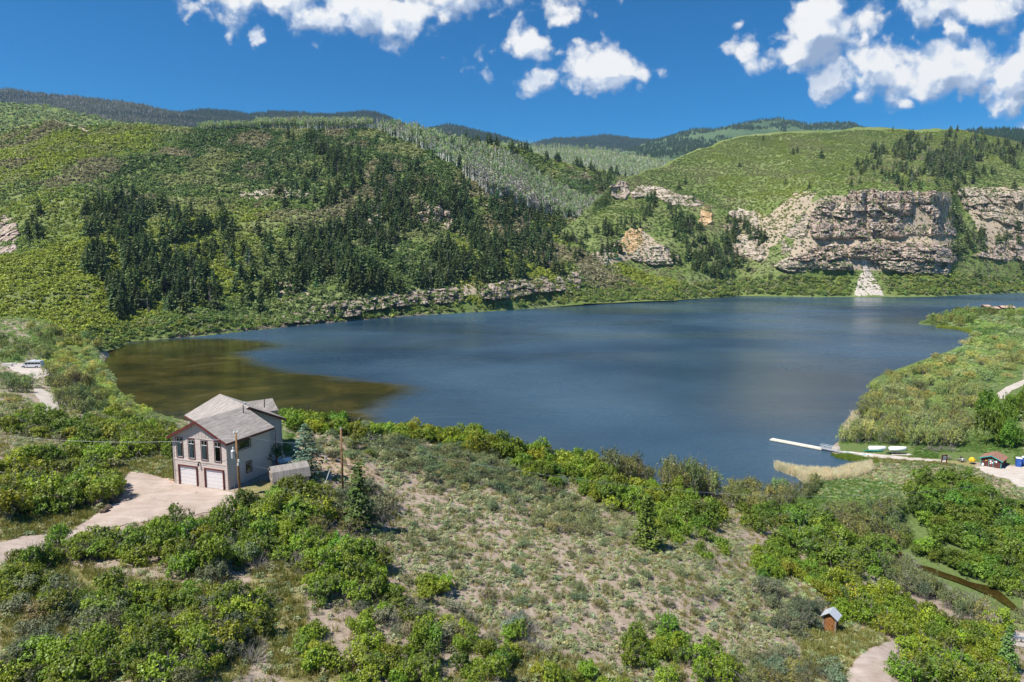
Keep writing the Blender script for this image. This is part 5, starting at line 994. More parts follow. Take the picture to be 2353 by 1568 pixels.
 ('olive', [(0, 900), (120, 950), (250, 965), (60, 965), (0, 940)], 14, 1.4, 2.2, .6, .8, (.95, 1.0, .85), 'grey green bush below the gravel road'),
 ('olive', [(60, 757), (225, 772), (245, 800), (120, 800)], 30, 2.0, 3.2, .5, 1.36, (.95, .95, .8), 'olive willow at the far end of the left flat'),
]
def y0_ok(poly): return not ((max(p[0] for p in poly) > 1900 or max(p[0] for p in poly) < 360) and max(p[1] for p in poly) < 1045)
def near_plants():
    rng = np.random.default_rng(41); items = {'oak': [], 'olive': [], 'grey': []}
    for (sp, poly, n, r0, r1, sep, tall, tint, lab) in PATCHES:
        for (p, r, x, y) in throw(poly, int(n * 1.5), r0, r1, rng, sep * .8):
            if blocked(*project(*p)): continue
            tn = tint if y0_ok(poly) else tuple(a * b for a, b in zip(tint, (1.5, 1.42, 1.25)))
            k_ = 1.1 if sp != 'grey' else 1.3; r = r * k_
            if blocked(*project(p[0], p[1], p[2] + .9 * r * tall)): continue
            items[sp].append((r / p[1], (p[0], p[1], p[2] - .15), r, tall * (1.12 if sp != 'grey' else .95) * (.85 + .3 * rng.random()), tints(tn, 1, rng, .22, .13)[0] * (np.array([1.25, 1.1, 1.5]) if sp == 'olive' and rng.random() < .15 else 1), lab, int(rng.integers(0, len(PLANTS[sp][0])))))
    for sp, L in items.items():
        protos, nm, cat = PLANTS[sp]; L.sort(key=lambda t: -t[0])
        for (_, p, r, tl, t, lab, k) in L[:290]: plant(nm, protos[k][0], protos[k][1], p, r, tl, t, rng, lab, cat, lab + 's')
        L = L[290:]
        if L: stuff({'oak': 'oak_thicket', 'olive': 'willow_thicket', 'grey': 'shrub_thicket'}[sp], {'oak': 'smaller oak bushes filling the thickets', 'olive': 'smaller willows filling the shore flats', 'grey': 'smaller grey shrubs'}[sp], [x[0] for x in protos], np.array([l[1] for l in L]), np.array([(l[2], l[2], l[2] * l[3]) for l in L]), np.array([l[4] for l in L]), rng, [l[6] for l in L])
near_plants()
def sole(name, fol, stm, vx, vy, r, tall, tint, label, cat, z=0, fname='crown', sname='trunk', rz=0.0):
    p = at(vx, vy); e = empty(name, (p[0], p[1], p[2] + z), rz, label, cat); e.scale = (r, r, r * tall)
    c = link(bpy.data.objects.new(fname, fol), e); c['tint'] = tint
    if stm is not None: s = link(bpy.data.objects.new(sname, stm), e); s['tint'] = (1., 1., 1.)
    return e
rt = np.random.default_rng(5)
TR5 = trunk_mesh('trunk', 4.8, .11, M_bark, rt)
sole('blue_spruce', BLUE, trunk_mesh('spruce_trunk', 4.8, .13, M_bark, rt), 706, 1092, 1.75, .80, (.62, .78, .72), 'blue grey spruce on the lawn right of the house', 'spruce tree')
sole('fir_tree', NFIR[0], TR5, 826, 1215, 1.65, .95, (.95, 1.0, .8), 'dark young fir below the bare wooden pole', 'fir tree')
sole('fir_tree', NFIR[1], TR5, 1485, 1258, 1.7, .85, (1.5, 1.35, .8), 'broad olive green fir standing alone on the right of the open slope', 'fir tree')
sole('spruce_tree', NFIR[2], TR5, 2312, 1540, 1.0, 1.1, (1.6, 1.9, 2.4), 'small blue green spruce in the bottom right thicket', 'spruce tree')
sole('juniper', JUN[0], stems_mesh('juniper_stems', rt, [(0, 0, 1.2)], M_bark, .08), 815, 1032, 1.7, .95, (1.05, 1.0, .9), 'conical yellow green juniper behind the bare pole', 'juniper')
sole('juniper', JUN[1], None, 848, 1050, 1.1, .7, (1.0, 1.0, .9), 'low yellow juniper beside the conical one', 'juniper')
sole('juniper', JUN[1], None, 1138, 1228, .42, .75, (1.1, 1.05, .8), 'tiny bright yellow juniper alone on the pink soil', 'juniper')
sole('juniper', JUN[0], None, 912, 1395, 1.2, .55, (.85, .9, .9), 'spreading yellow green juniper under the middle thicket', 'juniper')
sole('juniper', JUN[1], None, 1340, 1190, .6, .8, (1.2, 1.0, .8), 'small pale yellow juniper on the upper slope', 'juniper')
sole('willow_bush', OLV[2][0], OLV[2][1], 1322, 1080, 2.5, 1.25, (1.5, 1.35, 1.7), 'pale silvery willow standing out on the crest', 'bush', fname='foliage', sname='stem')
sole('small_tree', JUN[0], trunk_mesh('red_trunk', 2.6, .09, simple('red_bark', (.22, .07, .04), .9), rt), 636, 1078, 1.35, 1.35, (.35, .5, .8), 'slim dark tree with a reddish trunk against the rear wall', 'tree', z=.6)
def dead_brush():
    rng = np.random.default_rng(43)
    for poly, n, r0, r1, lab in [([(560, 1220), (700, 1250), (860, 1300), (860, 1400), (600, 1350)], 9, .9, 1.4, 'bare grey brush in the middle thicket'), ([(330, 1190), (590, 1190), (560, 1300), (340, 1290)], 7, .9, 1.4, 'bare grey brush in the thicket below the garage'),
                                 ([(150, 1420), (600, 1420), (600, 1590), (100, 1590)], 12, .7, 1.3, 'bare grey brush on the lowest left slope'), ([(1150, 1410), (1230, 1420), (1260, 1500), (1180, 1500)], 6, .9, 1.3, 'white twigged dead brush at the right end of the bottom middle thicket'),
                                 ([(2070, 1280), (2160, 1300), (2190, 1320), (2090, 1310)], 6, 1.2, 1.8, 'silver dead branches leaning over the creek'), ([(2140, 1350), (2230, 1360), (2290, 1420), (2180, 1410)], 8, 1.4, 2.2, 'white dead branches on the near bank of the creek'),
                                 ([(0, 960), (400, 970), (400, 1040), (200, 1030)], 10, 1.0, 1.6, 'bare grey brush left of the house'), ([(2100, 1030), (2200, 1035), (2200, 1045), (2100, 1040)], 4, 1.2, 1.8, 'grey dead brush under the willows behind the boats'), ([(1200, 1330), (1460, 1420), (1400, 1480), (1210, 1420)], 6, .5, .9, 'small grey twiggy brush on the open lower slope'),
                                 ([(1480, 1180), (1560, 1200), (1540, 1230), (1470, 1210)], 4, .9, 1.3, 'grey dead twigs around the lone fir')]:
        for (p, r, x, y) in throw(poly, n, r0, r1, rng, .6):
            o = link(bpy.data.objects.new('dead_brush', DEAD[rng.integers(0, 4)])); o.location = p; o.rotation_euler = (0, 0, rng.random() * 6); o.scale = (r, r, r); o['tint'] = (1., 1., 1.); tag(o, lab, 'dead bush', lab)
dead_brush()
def ground_plants():
    rng = np.random.default_rng(47)
    nop = polymask(NO_PLANTS); sl = polymask([SLOPE]); dry = polymask(DRY_AREAS); grn = polymask(GREEN_AREAS); sand = polymask([SAND])
    def sc(n, dens, rows=(30, 330)):
        P_, vx, vy = NEAR.scatter(n, rng, dens, rows); k = (P_[:, 2] > .25) & (vy < 1640); return P_[k], vx[k], vy[k]
    nz = lambda x, y: np.clip(.55 + 1.3 * fbm(x / 45, y / 22, seed=71, oct=3), .03, 1)
    d = lambda x, y: np.where(nop(x, y), 0, np.where(sl(x, y), 1.0, .35) * np.where(grn(x, y), .3, 1) * np.where(sand(x, y), .15, 1)) * nz(x, y) * (y > 940) * (abs(x - 1176) < 1450)
    P_, vx, vy = sc(46000, d, (60, 300)); s = (.23 + .42 * rng.random(len(P_)) ** 2.2) * np.where(vy < 1180, 1.25, 1); t = tints((1.0, .98, .95), len(P_), rng, .16, .08); k = rng.random(len(P_)) < .3; t[k] *= np.array([.62, .72, .62])
    stuff('sagebrush', 'low grey green sagebrush spread over the near slope', SAGE, P_, s, t, rng, tall=.9)
    d2 = lambda x, y: np.where(nop(x, y), 0, np.where(sl(x, y), .8, .25) + np.where(dry(x, y), 1.2, 0)) * np.clip(fbm(x / 34, y / 20, seed=73, oct=3) * 3 + .1, .02, 1) * (y > 1020) * (abs(x - 1176) < 1450)
    P_, vx, vy = sc(6000, d2, (60, 290)); stuff('balsamroot', 'pale green broad leaved rosettes on the near slope', BALS, P_, .34 + .3 * rng.random(len(P_)), tints((1, 1, 1), len(P_), rng, .12), rng, lean=.15)
    d3 = lambda x, y: np.where(nop(x, y), 0, .35 + np.where(dry(x, y), 1.6, 0) + np.where(grn(x, y), .6, 0)) * (y > 1000) * (abs(x - 1176) < 1450)
    P_, vx, vy = sc(34000, d3, (60, 290)); g = grn(vx, vy)
    t = tints((1.05, .95, .8), len(P_), rng, .18, .1); t[g] = tints((.62, 1.0, .55), int(g.sum()), rng, .15, .1)
    stuff('grass', 'dry and green grass tufts on the near slope', TUFT, P_, .7 + .8 * rng.random(len(P_)), t, rng, lean=.2)
    # meadow shrubs on both flats: grey green mounds too many to count
    d4 = lambda x, y: np.where(nop(x, y), 0, 1.0) * np.where(inpoly(x, y, [(1850, 1065), (2230, 1065), (2300, 1100), (2353, 1200), (2100, 1180), (1830, 1150)]), 2.4, 1) * np.where((x > 1900) & (y < 1060) | (x < 420) & (y < 1000) | (x > 1780) & (y < 1450), 1, 0) * np.where(y > 1060, 2.5, 1) * np.where(inpoly(x, y, [(1925, 1015), (2250, 1030), (2250, 1070), (1925, 1060)]), .02, 1) * (abs(x - 1176) < 1450)
    P_, vx, vy = sc(36000, d4, (60, 405)); t = tints((1.0, 1.12, .9), len(P_), rng, .16, .12); pale = fbm(P_[:, 0] / 25, P_[:, 1] / 30, seed=75) > .05; t[pale] *= np.array([.80, .95, .55]); dk = fbm(P_[:, 0] / 12, P_[:, 1] / 16, seed=78) > .22; t[dk] *= np.array([.55, .62, .55])
    stuff('meadow_shrubs', 'grey green and lime shrubs carpeting the flats on both shores', SAGE, P_, (.5 + .9 * rng.random(len(P_)) ** 1.5) * np.clip(P_[:, 1] / 260, .6, 2.2), t, rng, tall=.8)
    # far shore bushes in a belt along the water, the largest as things of their own
    pts = []
    for T, rows, n_, m_ in ((A_, (3, 30), 2200, 300), (C_, (2, 26), 2600, 1300)):
        P_, vx, vy = T.scatter(n_, rng, None, rows); k = (P_[:, 2] > .2) & (P_[:, 2] < 26) & (vx > m_ - 60) & ~inpoly(vx, vy, [(1955, 690), (2045, 690), (2020, 620), (1960, 620)])
        k &= ~((T is A_) & (vx > 640) & (vx < 1340) & (P_[:, 2] > 5)); k &= (rng.random(len(P_)) < np.clip(1.3 - P_[:, 2] / 26, .25, 1)); pts.append(P_[k])
    P_ = np.concatenate(pts); s = (2.0 + 2.4 * rng.random(len(P_))) * np.clip(P_[:, 1] / 800, .75, 1.25); t = tints((1.1, 1.1, .8), len(P_), rng, .2, .12); dk = rng.random(len(P_)) < .35; t[dk] *= np.array([.6, .72, .75]); gr = rng.random(len(P_)) < .1; t[gr] = (1.6, 1.25, 2.4)
    lowest = P_[:, 2] + rng.random(len(P_)) * 3; big = np.argsort(lowest + P_[:, 1] * .01)[:110]; m = np.ones(len(P_), bool); m[big] = False
    for i in big:
        px_ = project(*P_[i])[0]; reg = 'at the foot of the hill on the left' if px_ < 700 else 'below the lakeside rock band' if px_ < 1340 else 'around the valley mouth' if px_ < 1700 else 'below the tall cliffs'
        plant('shore_bush', SHORE[i % 5][0], None, P_[i] - np.array([0, 0, .3]), s[i], .9, t[i], rng, 'rounded green bush on the far shore ' + reg, 'bush', 'far shore bushes ' + reg)
    stuff('shore_thicket', 'dense bushes behind the far waterline', [x[0] for x in SHORE], P_[m] - np.array([0, 0, .3]), s[m], t[m], rng, tall=.9)
    # reeds
    def reeds(poly, n_, meshes, sc_, tb, nm, lab, zz=None):
        px = [p[0] for p in poly]; py = [p[1] for p in poly]; x = min(px) + (max(px) - min(px)) * rng.random(n_); y = min(py) + (max(py) - min(py)) * rng.random(n_); k = inpoly(x, y, poly); x, y = x[k], y[k]
        P_ = np.array([ray(a, b, z=0.0) for a, b in zip(x, y)]); P_[:, 2] = -.1
        stuff(nm, lab, meshes, P_, sc_ * (.7 + .6 * rng.random(len(P_))), tints(tb, len(P_), rng, .12), rng, lean=.1)
    reeds([(1780, 1072), (1795, 1078), (1850, 1088), (1920, 1090), (1960, 1078), (2002, 1072), (2000, 1090), (1960, 1104), (1900, 1110), (1850, 1112), (1832, 1098), (1785, 1082)], 5200, REED, .85, (1.0, .98, .95), 'cattails', 'straw coloured reeds curving out from the near shore of the cove')
    reeds([(1940, 985), (1960, 955), (1975, 950), (1972, 975), (1955, 995), (1930, 1012)], 500, REED, .9, (1.0, .95, .9), 'cattails', 'straw coloured reeds along the shore above the dock')
    reeds([(1910, 1046), (1950, 1046), (2000, 1056), (2030, 1066), (2000, 1070), (1955, 1060), (1925, 1054)], 1100, GREED, .75, (.85, 1.1, .4), 'reeds', 'green reeds on the spit beside the dock path')
    reeds([(1806, 1124), (1818, 1122), (1826, 1127), (1818, 1132)], 120, GREED, .75, (.5, .8, .4), 'reeds', 'small tuft of green reeds alone in the cove')
    reeds([(1345, 697), (1440, 692), (1560, 690), (1635, 676), (1640, 672), (1560, 682), (1440, 684), (1350, 690)], 2200, GREED, 2.6, (1.2, 1.35, .7), 'reeds', 'pale lime reed bed along the valley mouth shore')
    reeds([(2150, 754), (2200, 758), (2232, 768), (2240, 764), (2200, 752), (2160, 748)], 700, GREED, 1.6, (1.25, 1.35, .4), 'reeds', 'yellow green reeds beside the peninsula tip')
ground_plants()
def stones():
    rng = np.random.default_rng(53); vs0 = sph(rng, 26)
    import bmesh
    RK = []
    for k in range(4):
        bm = bmesh.new()
        for v in sph(rng, 22): bm.verts.new(tuple(v * np.array([1, .75, .6]) * (.8 + .3 * rng.random())))
        bmesh.ops.convex_hull(bm, input=bm.verts); bm.normal_update(); me = bpy.data.meshes.new('boulder'); bm.to_mesh(me); bm.free(); me.materials.append(M_rock_pale); RK.append(me)
    for (x, y, r, lab) in [(462, 1128 + 0, .0, ''), (468 + 0, 1130, 0, ''), (262, 1155, .75, 'large pale boulder on the driveway edge by the oak thicket'), (250, 1168, .6, 'flat grey boulder on the driveway edge'), (238, 1178, .7, 'long pinkish boulder on the driveway edge'), (125, 1210, .55, 'pinkish boulder lower down the driveway edge'),
                           (728, 1040, .8, 'flat pink boulder behind the garden spruce'), (755, 1050, .7, 'grey slab boulder above the sandy patch'), (770, 1060, .7, 'pink boulder above the sandy patch'), (790, 1068, .7, 'grey streaked boulder beside the bare pole'), (806, 1078, .75, 'brown topped boulder right of the bare pole'), (865, 1090, .5, 'low rock right of the sandy patch'),
                           (1352, 1128, .5, 'orange pink boulder in the crest oaks'), (1366, 1126, .45, 'smaller orange pink boulder in the crest oaks'), (1465, 1345, .6, 'flat tan rock ledge on the open slope'), (1302, 1300, .35, 'round rock on the open slope'), (1432, 1448, .4, 'pale rock between shrubs on the lower slope'), (1330, 1460, .35, 'pale rock near the small oak on the lower slope'), (1030, 1150, .5, 'white rock on the upper sage slope'), (1158, 1208, .3, 'small white rock near the tiny juniper'),
                           (575, 1060 + 60, .0, '')]:
        if r <= 0: continue
        p = at(x, y); o = link(bpy.data.objects.new('boulder', RK[rng.integers(0, 4)])); o.location = (p[0], p[1], p[2] + r * .2); o.scale = (r, r, r); o.rotation_euler = (.1, .1, rng.random() * 6); tag(o, lab, 'boulder')
    nop = polymask(NO_PLANTS[:3] + NO_PLANTS[11:]); P_, vx, vy = NEAR.scatter(2600, rng, lambda x, y: np.where(inpoly(x, y, SLOPE) | (x < 500), 1, .2) * (y > 1020) * ~nop(x, y), (60, 280))
    stuff('stones', 'small pale stones lying over the near slope', RK, P_[P_[:, 2] > .5], .06 + .13 * rng.random(int((P_[:, 2] > .5).sum())) ** 2, np.ones((int((P_[:, 2] > .5).sum()), 3)), rng)
    # stony waterline on the far shore
    P_, vx, vy = A_.scatter(2600, rng, lambda x, y: (x > 400) * (x < 1340) * 1.0, (3, 12)); P_ = P_[(P_[:, 2] > -.3) & (P_[:, 2] < 1.6)]
    stuff('stones', 'pale stones along the far waterline', RK, P_, .5 + .9 * rng.random(len(P_)), np.ones((len(P_), 3)), rng)
stones()
# ------------------------------------------------------------------ buildings and small things
M_siding = simple('siding', (.60, .505, .44), .75, .05, 2, spec=.3)
M_batten = simple('batten_siding', (.52, .445, .40), .75, .05, 2, spec=.3)
M_red = simple('red_trim', (.13, .025, .018), .6, .15, 3)
M_door = simple('garage_white', (.74, .70, .68), .6, .04, 3)
M_conc = simple('concrete', (.55, .50, .46), .9, .1, 3)
M_white = simple('white_paint', (.80, .80, .78), .5, .05, 3)
M_dark = simple('dark_metal', (.03, .03, .035), .5, .1, 3)
M_galv = simple('galvanised', (.55, .56, .57), .4, .1, 5, metal=.3)
M_pole = simple('pole_wood', (.28, .15, .065), .85, .25, 3)
M_wood = simple('weathered_wood', (.30, .25, .21), .9, .25, 6)
M_teal = simple('teal_paint', (.04, .40, .38), .5, .1, 3)
M_logred = simple('red_brown_logs', (.13, .03, .022), .7, .25, 6)
M_roofbrown = simple('brown_shingle', (.33, .17, .115), .95, .25, 5)
M_blue = simple('blue_plastic', (.02, .085, .36), .4, .08, 3)
M_yellow = simple('yellow_cloth', (.82, .50, .02), .8, .15, 4)
M_tin = simple('tin_roof', (.62, .64, .66), .45, .1, 4, metal=.25)
M_orangewood = simple('orange_boards', (.36, .15, .045), .85, .35, 7)
M_green = simple('green_hull', (.02, .22, .14), .4, .1, 3)
M_black = simple('black_hull', (.02, .025, .03), .4, .1, 3)
M_pinkroof = simple('pink_roof', (.56, .38, .29), .9, .1, 1)
M_brownwall = simple('brown_wall', (.10, .055, .045), .8, .2, 1)
M_van = simple('van_paint', (.66, .68, .70), .25, .03, 1, spec=.6)
M_tyre = simple('tyre', (.02, .02, .02), .8, .1, 5)
M_dock = simple('dock_deck', (.74, .69, .56), .8, .08, 1.5)
M_skin = simple('skin', (.45, .27, .19), .6, .05, 3)
M_trousers = simple('dark_trousers', (.03, .035, .05), .9, .1, 3)
M_hair = simple('dark_hair', (.03, .02, .015), .8, .1, 3)
def glass(name, tint=(.02, .025, .03), mixf=.30):
    m, g, out = mat(name); t = g.new('ShaderNodeBsdfTransparent'); t.inputs[0].default_value = (.80, .84, .82, 1); gl = g.new('ShaderNodeBsdfGlossy'); gl.inputs[1].default_value = .03; gl.inputs[0].default_value = (.8, .85, .9, 1)
    mx = g.new('ShaderNodeMixShader'); fr = g.new('ShaderNodeFresnel'); fr.inputs[0].default_value = 1.5; g.l.new(g.math('ADD', fr.outputs[0], mixf * .2), mx.inputs[0]); g.l.new(t.outputs[0], mx.inputs[1]); g.l.new(gl.outputs[0], mx.inputs[2]); g.l.new(mx.outputs[0], out.inputs[0]); return m
M_glass = glass('window_glass'); M_room = simple('dark_room', (.012, .013, .014), .9); M_curtain = simple('curtain', (.85, .85, .82), .9, .05)
M_vanglass = simple('van_glass', (.012, .015, .02), .08, .02)
def shingle():
    m, g, out = mat('shingle'); p = g.new('ShaderNodeBsdfPrincipled'); tc = g.new('ShaderNodeTexCoord').outputs['Object']
    br = g.new('ShaderNodeTexBrick'); br.inputs['Scale'].default_value = 1; mp = g.new('ShaderNodeMapping'); mp.inputs['Rotation'].default_value = (0, 0, R(90)); g.put(mp.inputs[0], tc); g.put(br.inputs['Vector'], mp.outputs[0])
    br.inputs['Brick Width'].default_value = .9; br.inputs['Row Height'].default_value = .16; br.inputs['Mortar Size'].default_value = .006; br.inputs['Color1'].default_value = (.27, .24, .215, 1); br.inputs['Color2'].default_value = (.40, .36, .325, 1); br.inputs['Mortar'].default_value = (.19, .165, .15, 1)
    n = g.noise(tc, 1.6, 5, .7); g.put(p.inputs['Base Color'], g.mix(1.0, br.outputs[0], g.ramp(n, [(.3, (.85, .84, .84)), (.7, (1.1, 1.08, 1.05))]), 'MULTIPLY')); p.inputs['Roughness'].default_value = .95; g.l.new(p.outputs[0], out.inputs[0]); return m
M_shingle = shingle()

def lap_wall(mb, a, b, z0, z1, nrm, openings=(), course=.2, mi=0):
    """clapboards between plan points a and b; openings (u0,u1,z0,z1) are left free"""
    a = Vector((*a, 0)); b = Vector((*b, 0)); L = (b - a).length; d = (b - a).normalized(); nrm = Vector((*nrm, 0)).normalized(); z = z0
    while z < z1 - 1e-3:
        zt = min(z + course, z1); spans = [(0, L)]
        for (u0, u1, w0, w1) in openings:
            if w0 < zt - .02 and w1 > z + .02:
                ns = []
                for s, e in spans:
                    if u0 > s: ns.append((s, min(e, u0)))
                    if u1 < e: ns.append((max(s, u1), e))
                spans = [x for x in ns if x[1] - x[0] > .02]
        for s, e in spans:
            p, q = a + d * s, a + d * e; o0, o1 = nrm * .045, nrm * .012; Z0, Z1 = Vector((0, 0, z)), Vector((0, 0, zt))
            mb.quad(p + o0 + Z0, q + o0 + Z0, q + o1 + Z1, p + o1 + Z1, mi); mb.quad(p + Z0, q + Z0, q + o0 + Z0, p + o0 + Z0, mi)
        z = zt
def window(parent, a, d, nrm, u0, u1, z0, z1, curtain=False, transom=False, trim=.10):
    """frame proud of the wall, dark room behind, glass in front"""
    a = Vector((*a, 0)); d = Vector((*d, 0)).normalized(); n = Vector((*nrm, 0)).normalized()
    def P(u, w, o): return a + d * u + n * o + Vector((0, 0, w))
    def bar(mb, ua, ub, wa, wb, o0, o1, mi=0): mb.slab([P(ua, wa, o0), P(ub, wa, o0), P(ub, wb, o0), P(ua, wb, o0)], n * (o1 - o0), mi)
    f = MB(); t = trim
    bar(f, u0 - t, u1 + t, z1, z1 + t, 0, .10); bar(f, u0 - t, u1 + t, z0 - t, z0, 0, .10); bar(f, u0 - t, u0, z0, z1, 0, .098); bar(f, u1, u1 + t, z0, z1, 0, .098)
    s = .05
    for (ua, ub, wa, wb) in ((u0, u1, z1 - s, z1), (u0, u1, z0, z0 + s), (u0, u0 + s, z0 + s, z1 - s), (u1 - s, u1, z0 + s, z1 - s)): bar(f, ua, ub, wa, wb, .01, .06, 1)
    if transom:
        zt = z1 - (z1 - z0) * .24; bar(f, u0 + s, u1 - s, zt - .03, zt + .03, .012, .065, 1); um = (u0 + u1) / 2; bar(f, um - .015, um + .015, zt + .03, z1 - s, .012, .06, 1)
    w = f.build('window', [M_red, M_white], parent)
    r = MB(); r.quad(P(u0, z0, .006), P(u1, z0, .006), P(u1, z1, .006), P(u0, z1, .006)); r.build('dark_interior', M_room, w)
    if curtain:
        c = MB(); n_ = 16; zt = z1 - (z1 - z0) * .22; w0, w1 = (u0 + .1 * (u1 - u0), u1 - .3 * (u1 - u0))
        for i in range(n_):
            ua, ub = w0 + (w1 - w0) * i / n_, w0 + (w1 - w0) * (i + 1) / n_; oa, ob = .015 + .02 * (i % 2), .015 + .02 * ((i + 1) % 2); c.quad(P(ua, z0 + .08, oa), P(ub, z0 + .08, ob), P(ub, zt, ob), P(ua, zt, oa))
        c.build('curtain', M_curtain, w)
    g = MB(); g.quad(P(u0 + s, z0 + s, .045), P(u1 - s, z0 + s, .045), P(u1 - s, z1 - s, .045), P(u0 + s, z1 - s, .045)); g.build('pane', M_glass, w); return w
def house():
    h = empty('house', (-34.0, 79.06, 25.0), R(-20.5), 'two storey taupe house with dark red trim, two garage doors and a grey shingle roof', 'house')
    Wd, WH, RZ, DP = 8.3, 6.1, 8.2, 7.6; fo = [(.85, 3.55, 0, 2.4), (4.95, 7.65, 0, 2.4)]; wins = [(1.1 - .5, 1.1 + .42), (2.95 - .45, 2.95 + .45), (4.95 - .45, 4.95 + .45), (7.0 - .45, 7.0 + .45)]
    core = MB(); core.slab([(-Wd, 0, -1.2), (0, 0, -1.2), (0, 0, WH), (-Wd / 2, 0, RZ), (-Wd, 0, WH)], (0, DP, 0))
    lap_wall(core, (-Wd, 0), (0, 0), .15, 3.1, (0, -1), [(a - .1, b + .1, c, d + .1) for a, b, c, d in fo], .30); lap_wall(core, (-Wd, 0), (0, 0), 3.3, WH, (0, -1), [(a - .08, b + .08, 3.42, 5.98) for a, b in wins], .17)
    core.box(-Wd - .03, .03, -.075, 0, 3.1, 3.3); core.box(-Wd - .05, -Wd + .10, -.08, 0, 0, WH, 0); core.box(-.10, .05, -.08, 0, 0, WH, 0); core.box(.0, .085, .01, .14, 0, WH); core.box(0, .085, DP - .12, DP + .03, 0, WH)
    lap_wall(core, (0, 0.14), (0, DP - .12), -.9, WH, (1, 0), [(1.7, 4.05, 4.35, 5.95), (2.95, 4.05, 1.25, 2.75)], .17)
    wl = core.build('wall', [M_siding], h); b = MB()
    b.slab([(-Wd, -.05, WH), (0, -.05, WH), (-Wd / 2, -.05, RZ)], (0, .045, 0))
    for i in range(1, 16):
        x = -Wd + Wd * i / 16; zt = WH + (RZ - WH) * (1 - abs(x + Wd / 2) / (Wd / 2)); b.box(x - .03, x + .03, -.075, -.05, WH, zt)
    b.box(-Wd, 0, -.08, -.045, WH - .06, WH + .06); b.build('gable_boards', [M_batten], h)
    base = MB(); base.box(-Wd - .02, .055, -.05, .0, -.6, .15); base.box(0, .05, .0, DP, -1.2, .0 - .9 + .02); base.build('footing', [M_conc], h)
    ov, th, sl_ = .5, .16, (RZ - WH) / (Wd / 2)
    def plane(sx):
        xe = -Wd / 2 + sx * (Wd / 2 + ov); ze = WH - sl_ * ov; m = MB(); m.slab([(xe, -ov, ze + .02), (xe, DP + .35, ze + .02), (-Wd / 2, DP + .35, RZ + .02), (-Wd / 2, -ov, RZ + .02)], (0, 0, th)); return m
    rf = MB()
    for sx in (-1, 1):
        m = plane(sx); rf.add(m.v, m.f)
    roof = rf.build('roof', [M_shingle], h)
    tr = MB()
    for sx in (-1, 1):
        xe = -Wd / 2 + sx * (Wd / 2 + ov); ze = WH - sl_ * ov; tr.slab([(xe, -ov - .04, ze - .16), (-Wd / 2, -ov - .04, RZ - .16), (-Wd / 2, -ov - .04, RZ + .17), (xe, -ov - .04, ze + .17)], (0, .036, 0)); tr.box(*sorted((xe, xe + sx * .04)), -ov, DP + .35, ze - .10, ze + .14)
        tr.slab([(xe, -ov, ze - .0), (-Wd / 2, -ov, RZ - .0), (-Wd / 2, 0 - .08, RZ - .0), (xe, -.08, ze)], (0, 0, .018))
    tr.build('trim', [M_red], roof)
    # wing set at an angle behind
    Cw = Matrix.Rotation(R(41.3 + 20.5), 4, 'Z'); o = Matrix.Translation((-3.54, 8.0, 0)) @ Cw; w = MB(); hw = 4.4; LW = 10.2
    w.slab([(-hw, .45, -1.2), (hw, .45, -1.2), (hw, .45, WH), (0, .45, RZ), (-hw, .45, WH)], (0, LW, 0)); lap_wall(w, (-hw, .45), (hw, .45), -.6, WH, (0, -1), (), .17)
    for i in range(1, 16):
        x = -hw + 2 * hw * i / 16; w.box(x - .03, x + .03, .42, .45, WH, WH + (RZ - WH) * (1 - abs(x) / hw))
    w.box(hw - .1, hw + .05, .36, .5, -.3, WH); lap_wall(w, (hw, .5), (hw, LW), -.6, WH, (1, 0), (), .17); w.build('wall', [M_siding], h, M=o)
    r2 = MB()
    for sx in (-1, 1): r2.slab([(sx * (hw + ov), -.1, WH - sl_ * ov + .03), (sx * (hw + ov), LW + .95, WH - sl_ * ov + .03), (0, LW + .95, RZ + .03), (0, -.1, RZ + .03)], (0, 0, th))
    roof2 = r2.build('roof', [M_shingle], h, M=o); t2 = MB()
    for sx in (-1, 1):
        xe = sx * (hw + ov); ze = WH - sl_ * ov; t2.slab([(xe, -.14, ze - .14), (0, -.14, RZ - .14), (0, -.14, RZ + .16), (xe, -.14, ze + .16)], (0, .036, 0)); t2.box(*sorted((xe, xe + sx * .04)), -.1, LW + .95, ze - .10, ze + .14)
    t2.build('trim', [M_red], roof2, M=o)
    dn = MB(); x0, y0 = 3.2, 7.4   # small cross roof at the back right
    dn.slab([(-1, y0 - 2.1, 5.95), (x0 + 2.9, y0 - 2.1, 5.95), (x0 + 2.9, y0, 7.35), (-1, y0, 7.35)], (0, 0, .15)); dn.slab([(-1, y0, 7.35), (x0 + 2.9, y0, 7.35), (x0 + 2.9, y0 + 2.1, 5.95), (-1, y0 + 2.1, 5.95)], (0, 0, .15)); dn.build('roof', [M_shingle], h, M=o)
    dw = MB(); dw.slab([(x0 + 2.4, y0 - 1.8, -1), (x0 + 2.4, y0 + 1.8, -1), (x0 + 2.4, y0 + 1.8, 5.9), (x0 + 2.4, y0, 7.2), (x0 + 2.4, y0 - 1.8, 5.9)], (-4, 0, 0)); dw.build('wall', [M_siding], h, M=o)
    for i, (a, b_) in enumerate(wins): window(h, (-Wd, 0), (1, 0), (0, -1), a, b_, 3.5, 5.9, curtain=i < 3, transom=True, trim=.08)
    window(h, (.02, 0), (0, 1), (1, 0), 1.85, 3.9, 4.5, 5.85, trim=.09); window(h, (.02, 0), (0, 1), (1, 0), 3.1, 3.9, 1.4, 2.6, trim=.1)
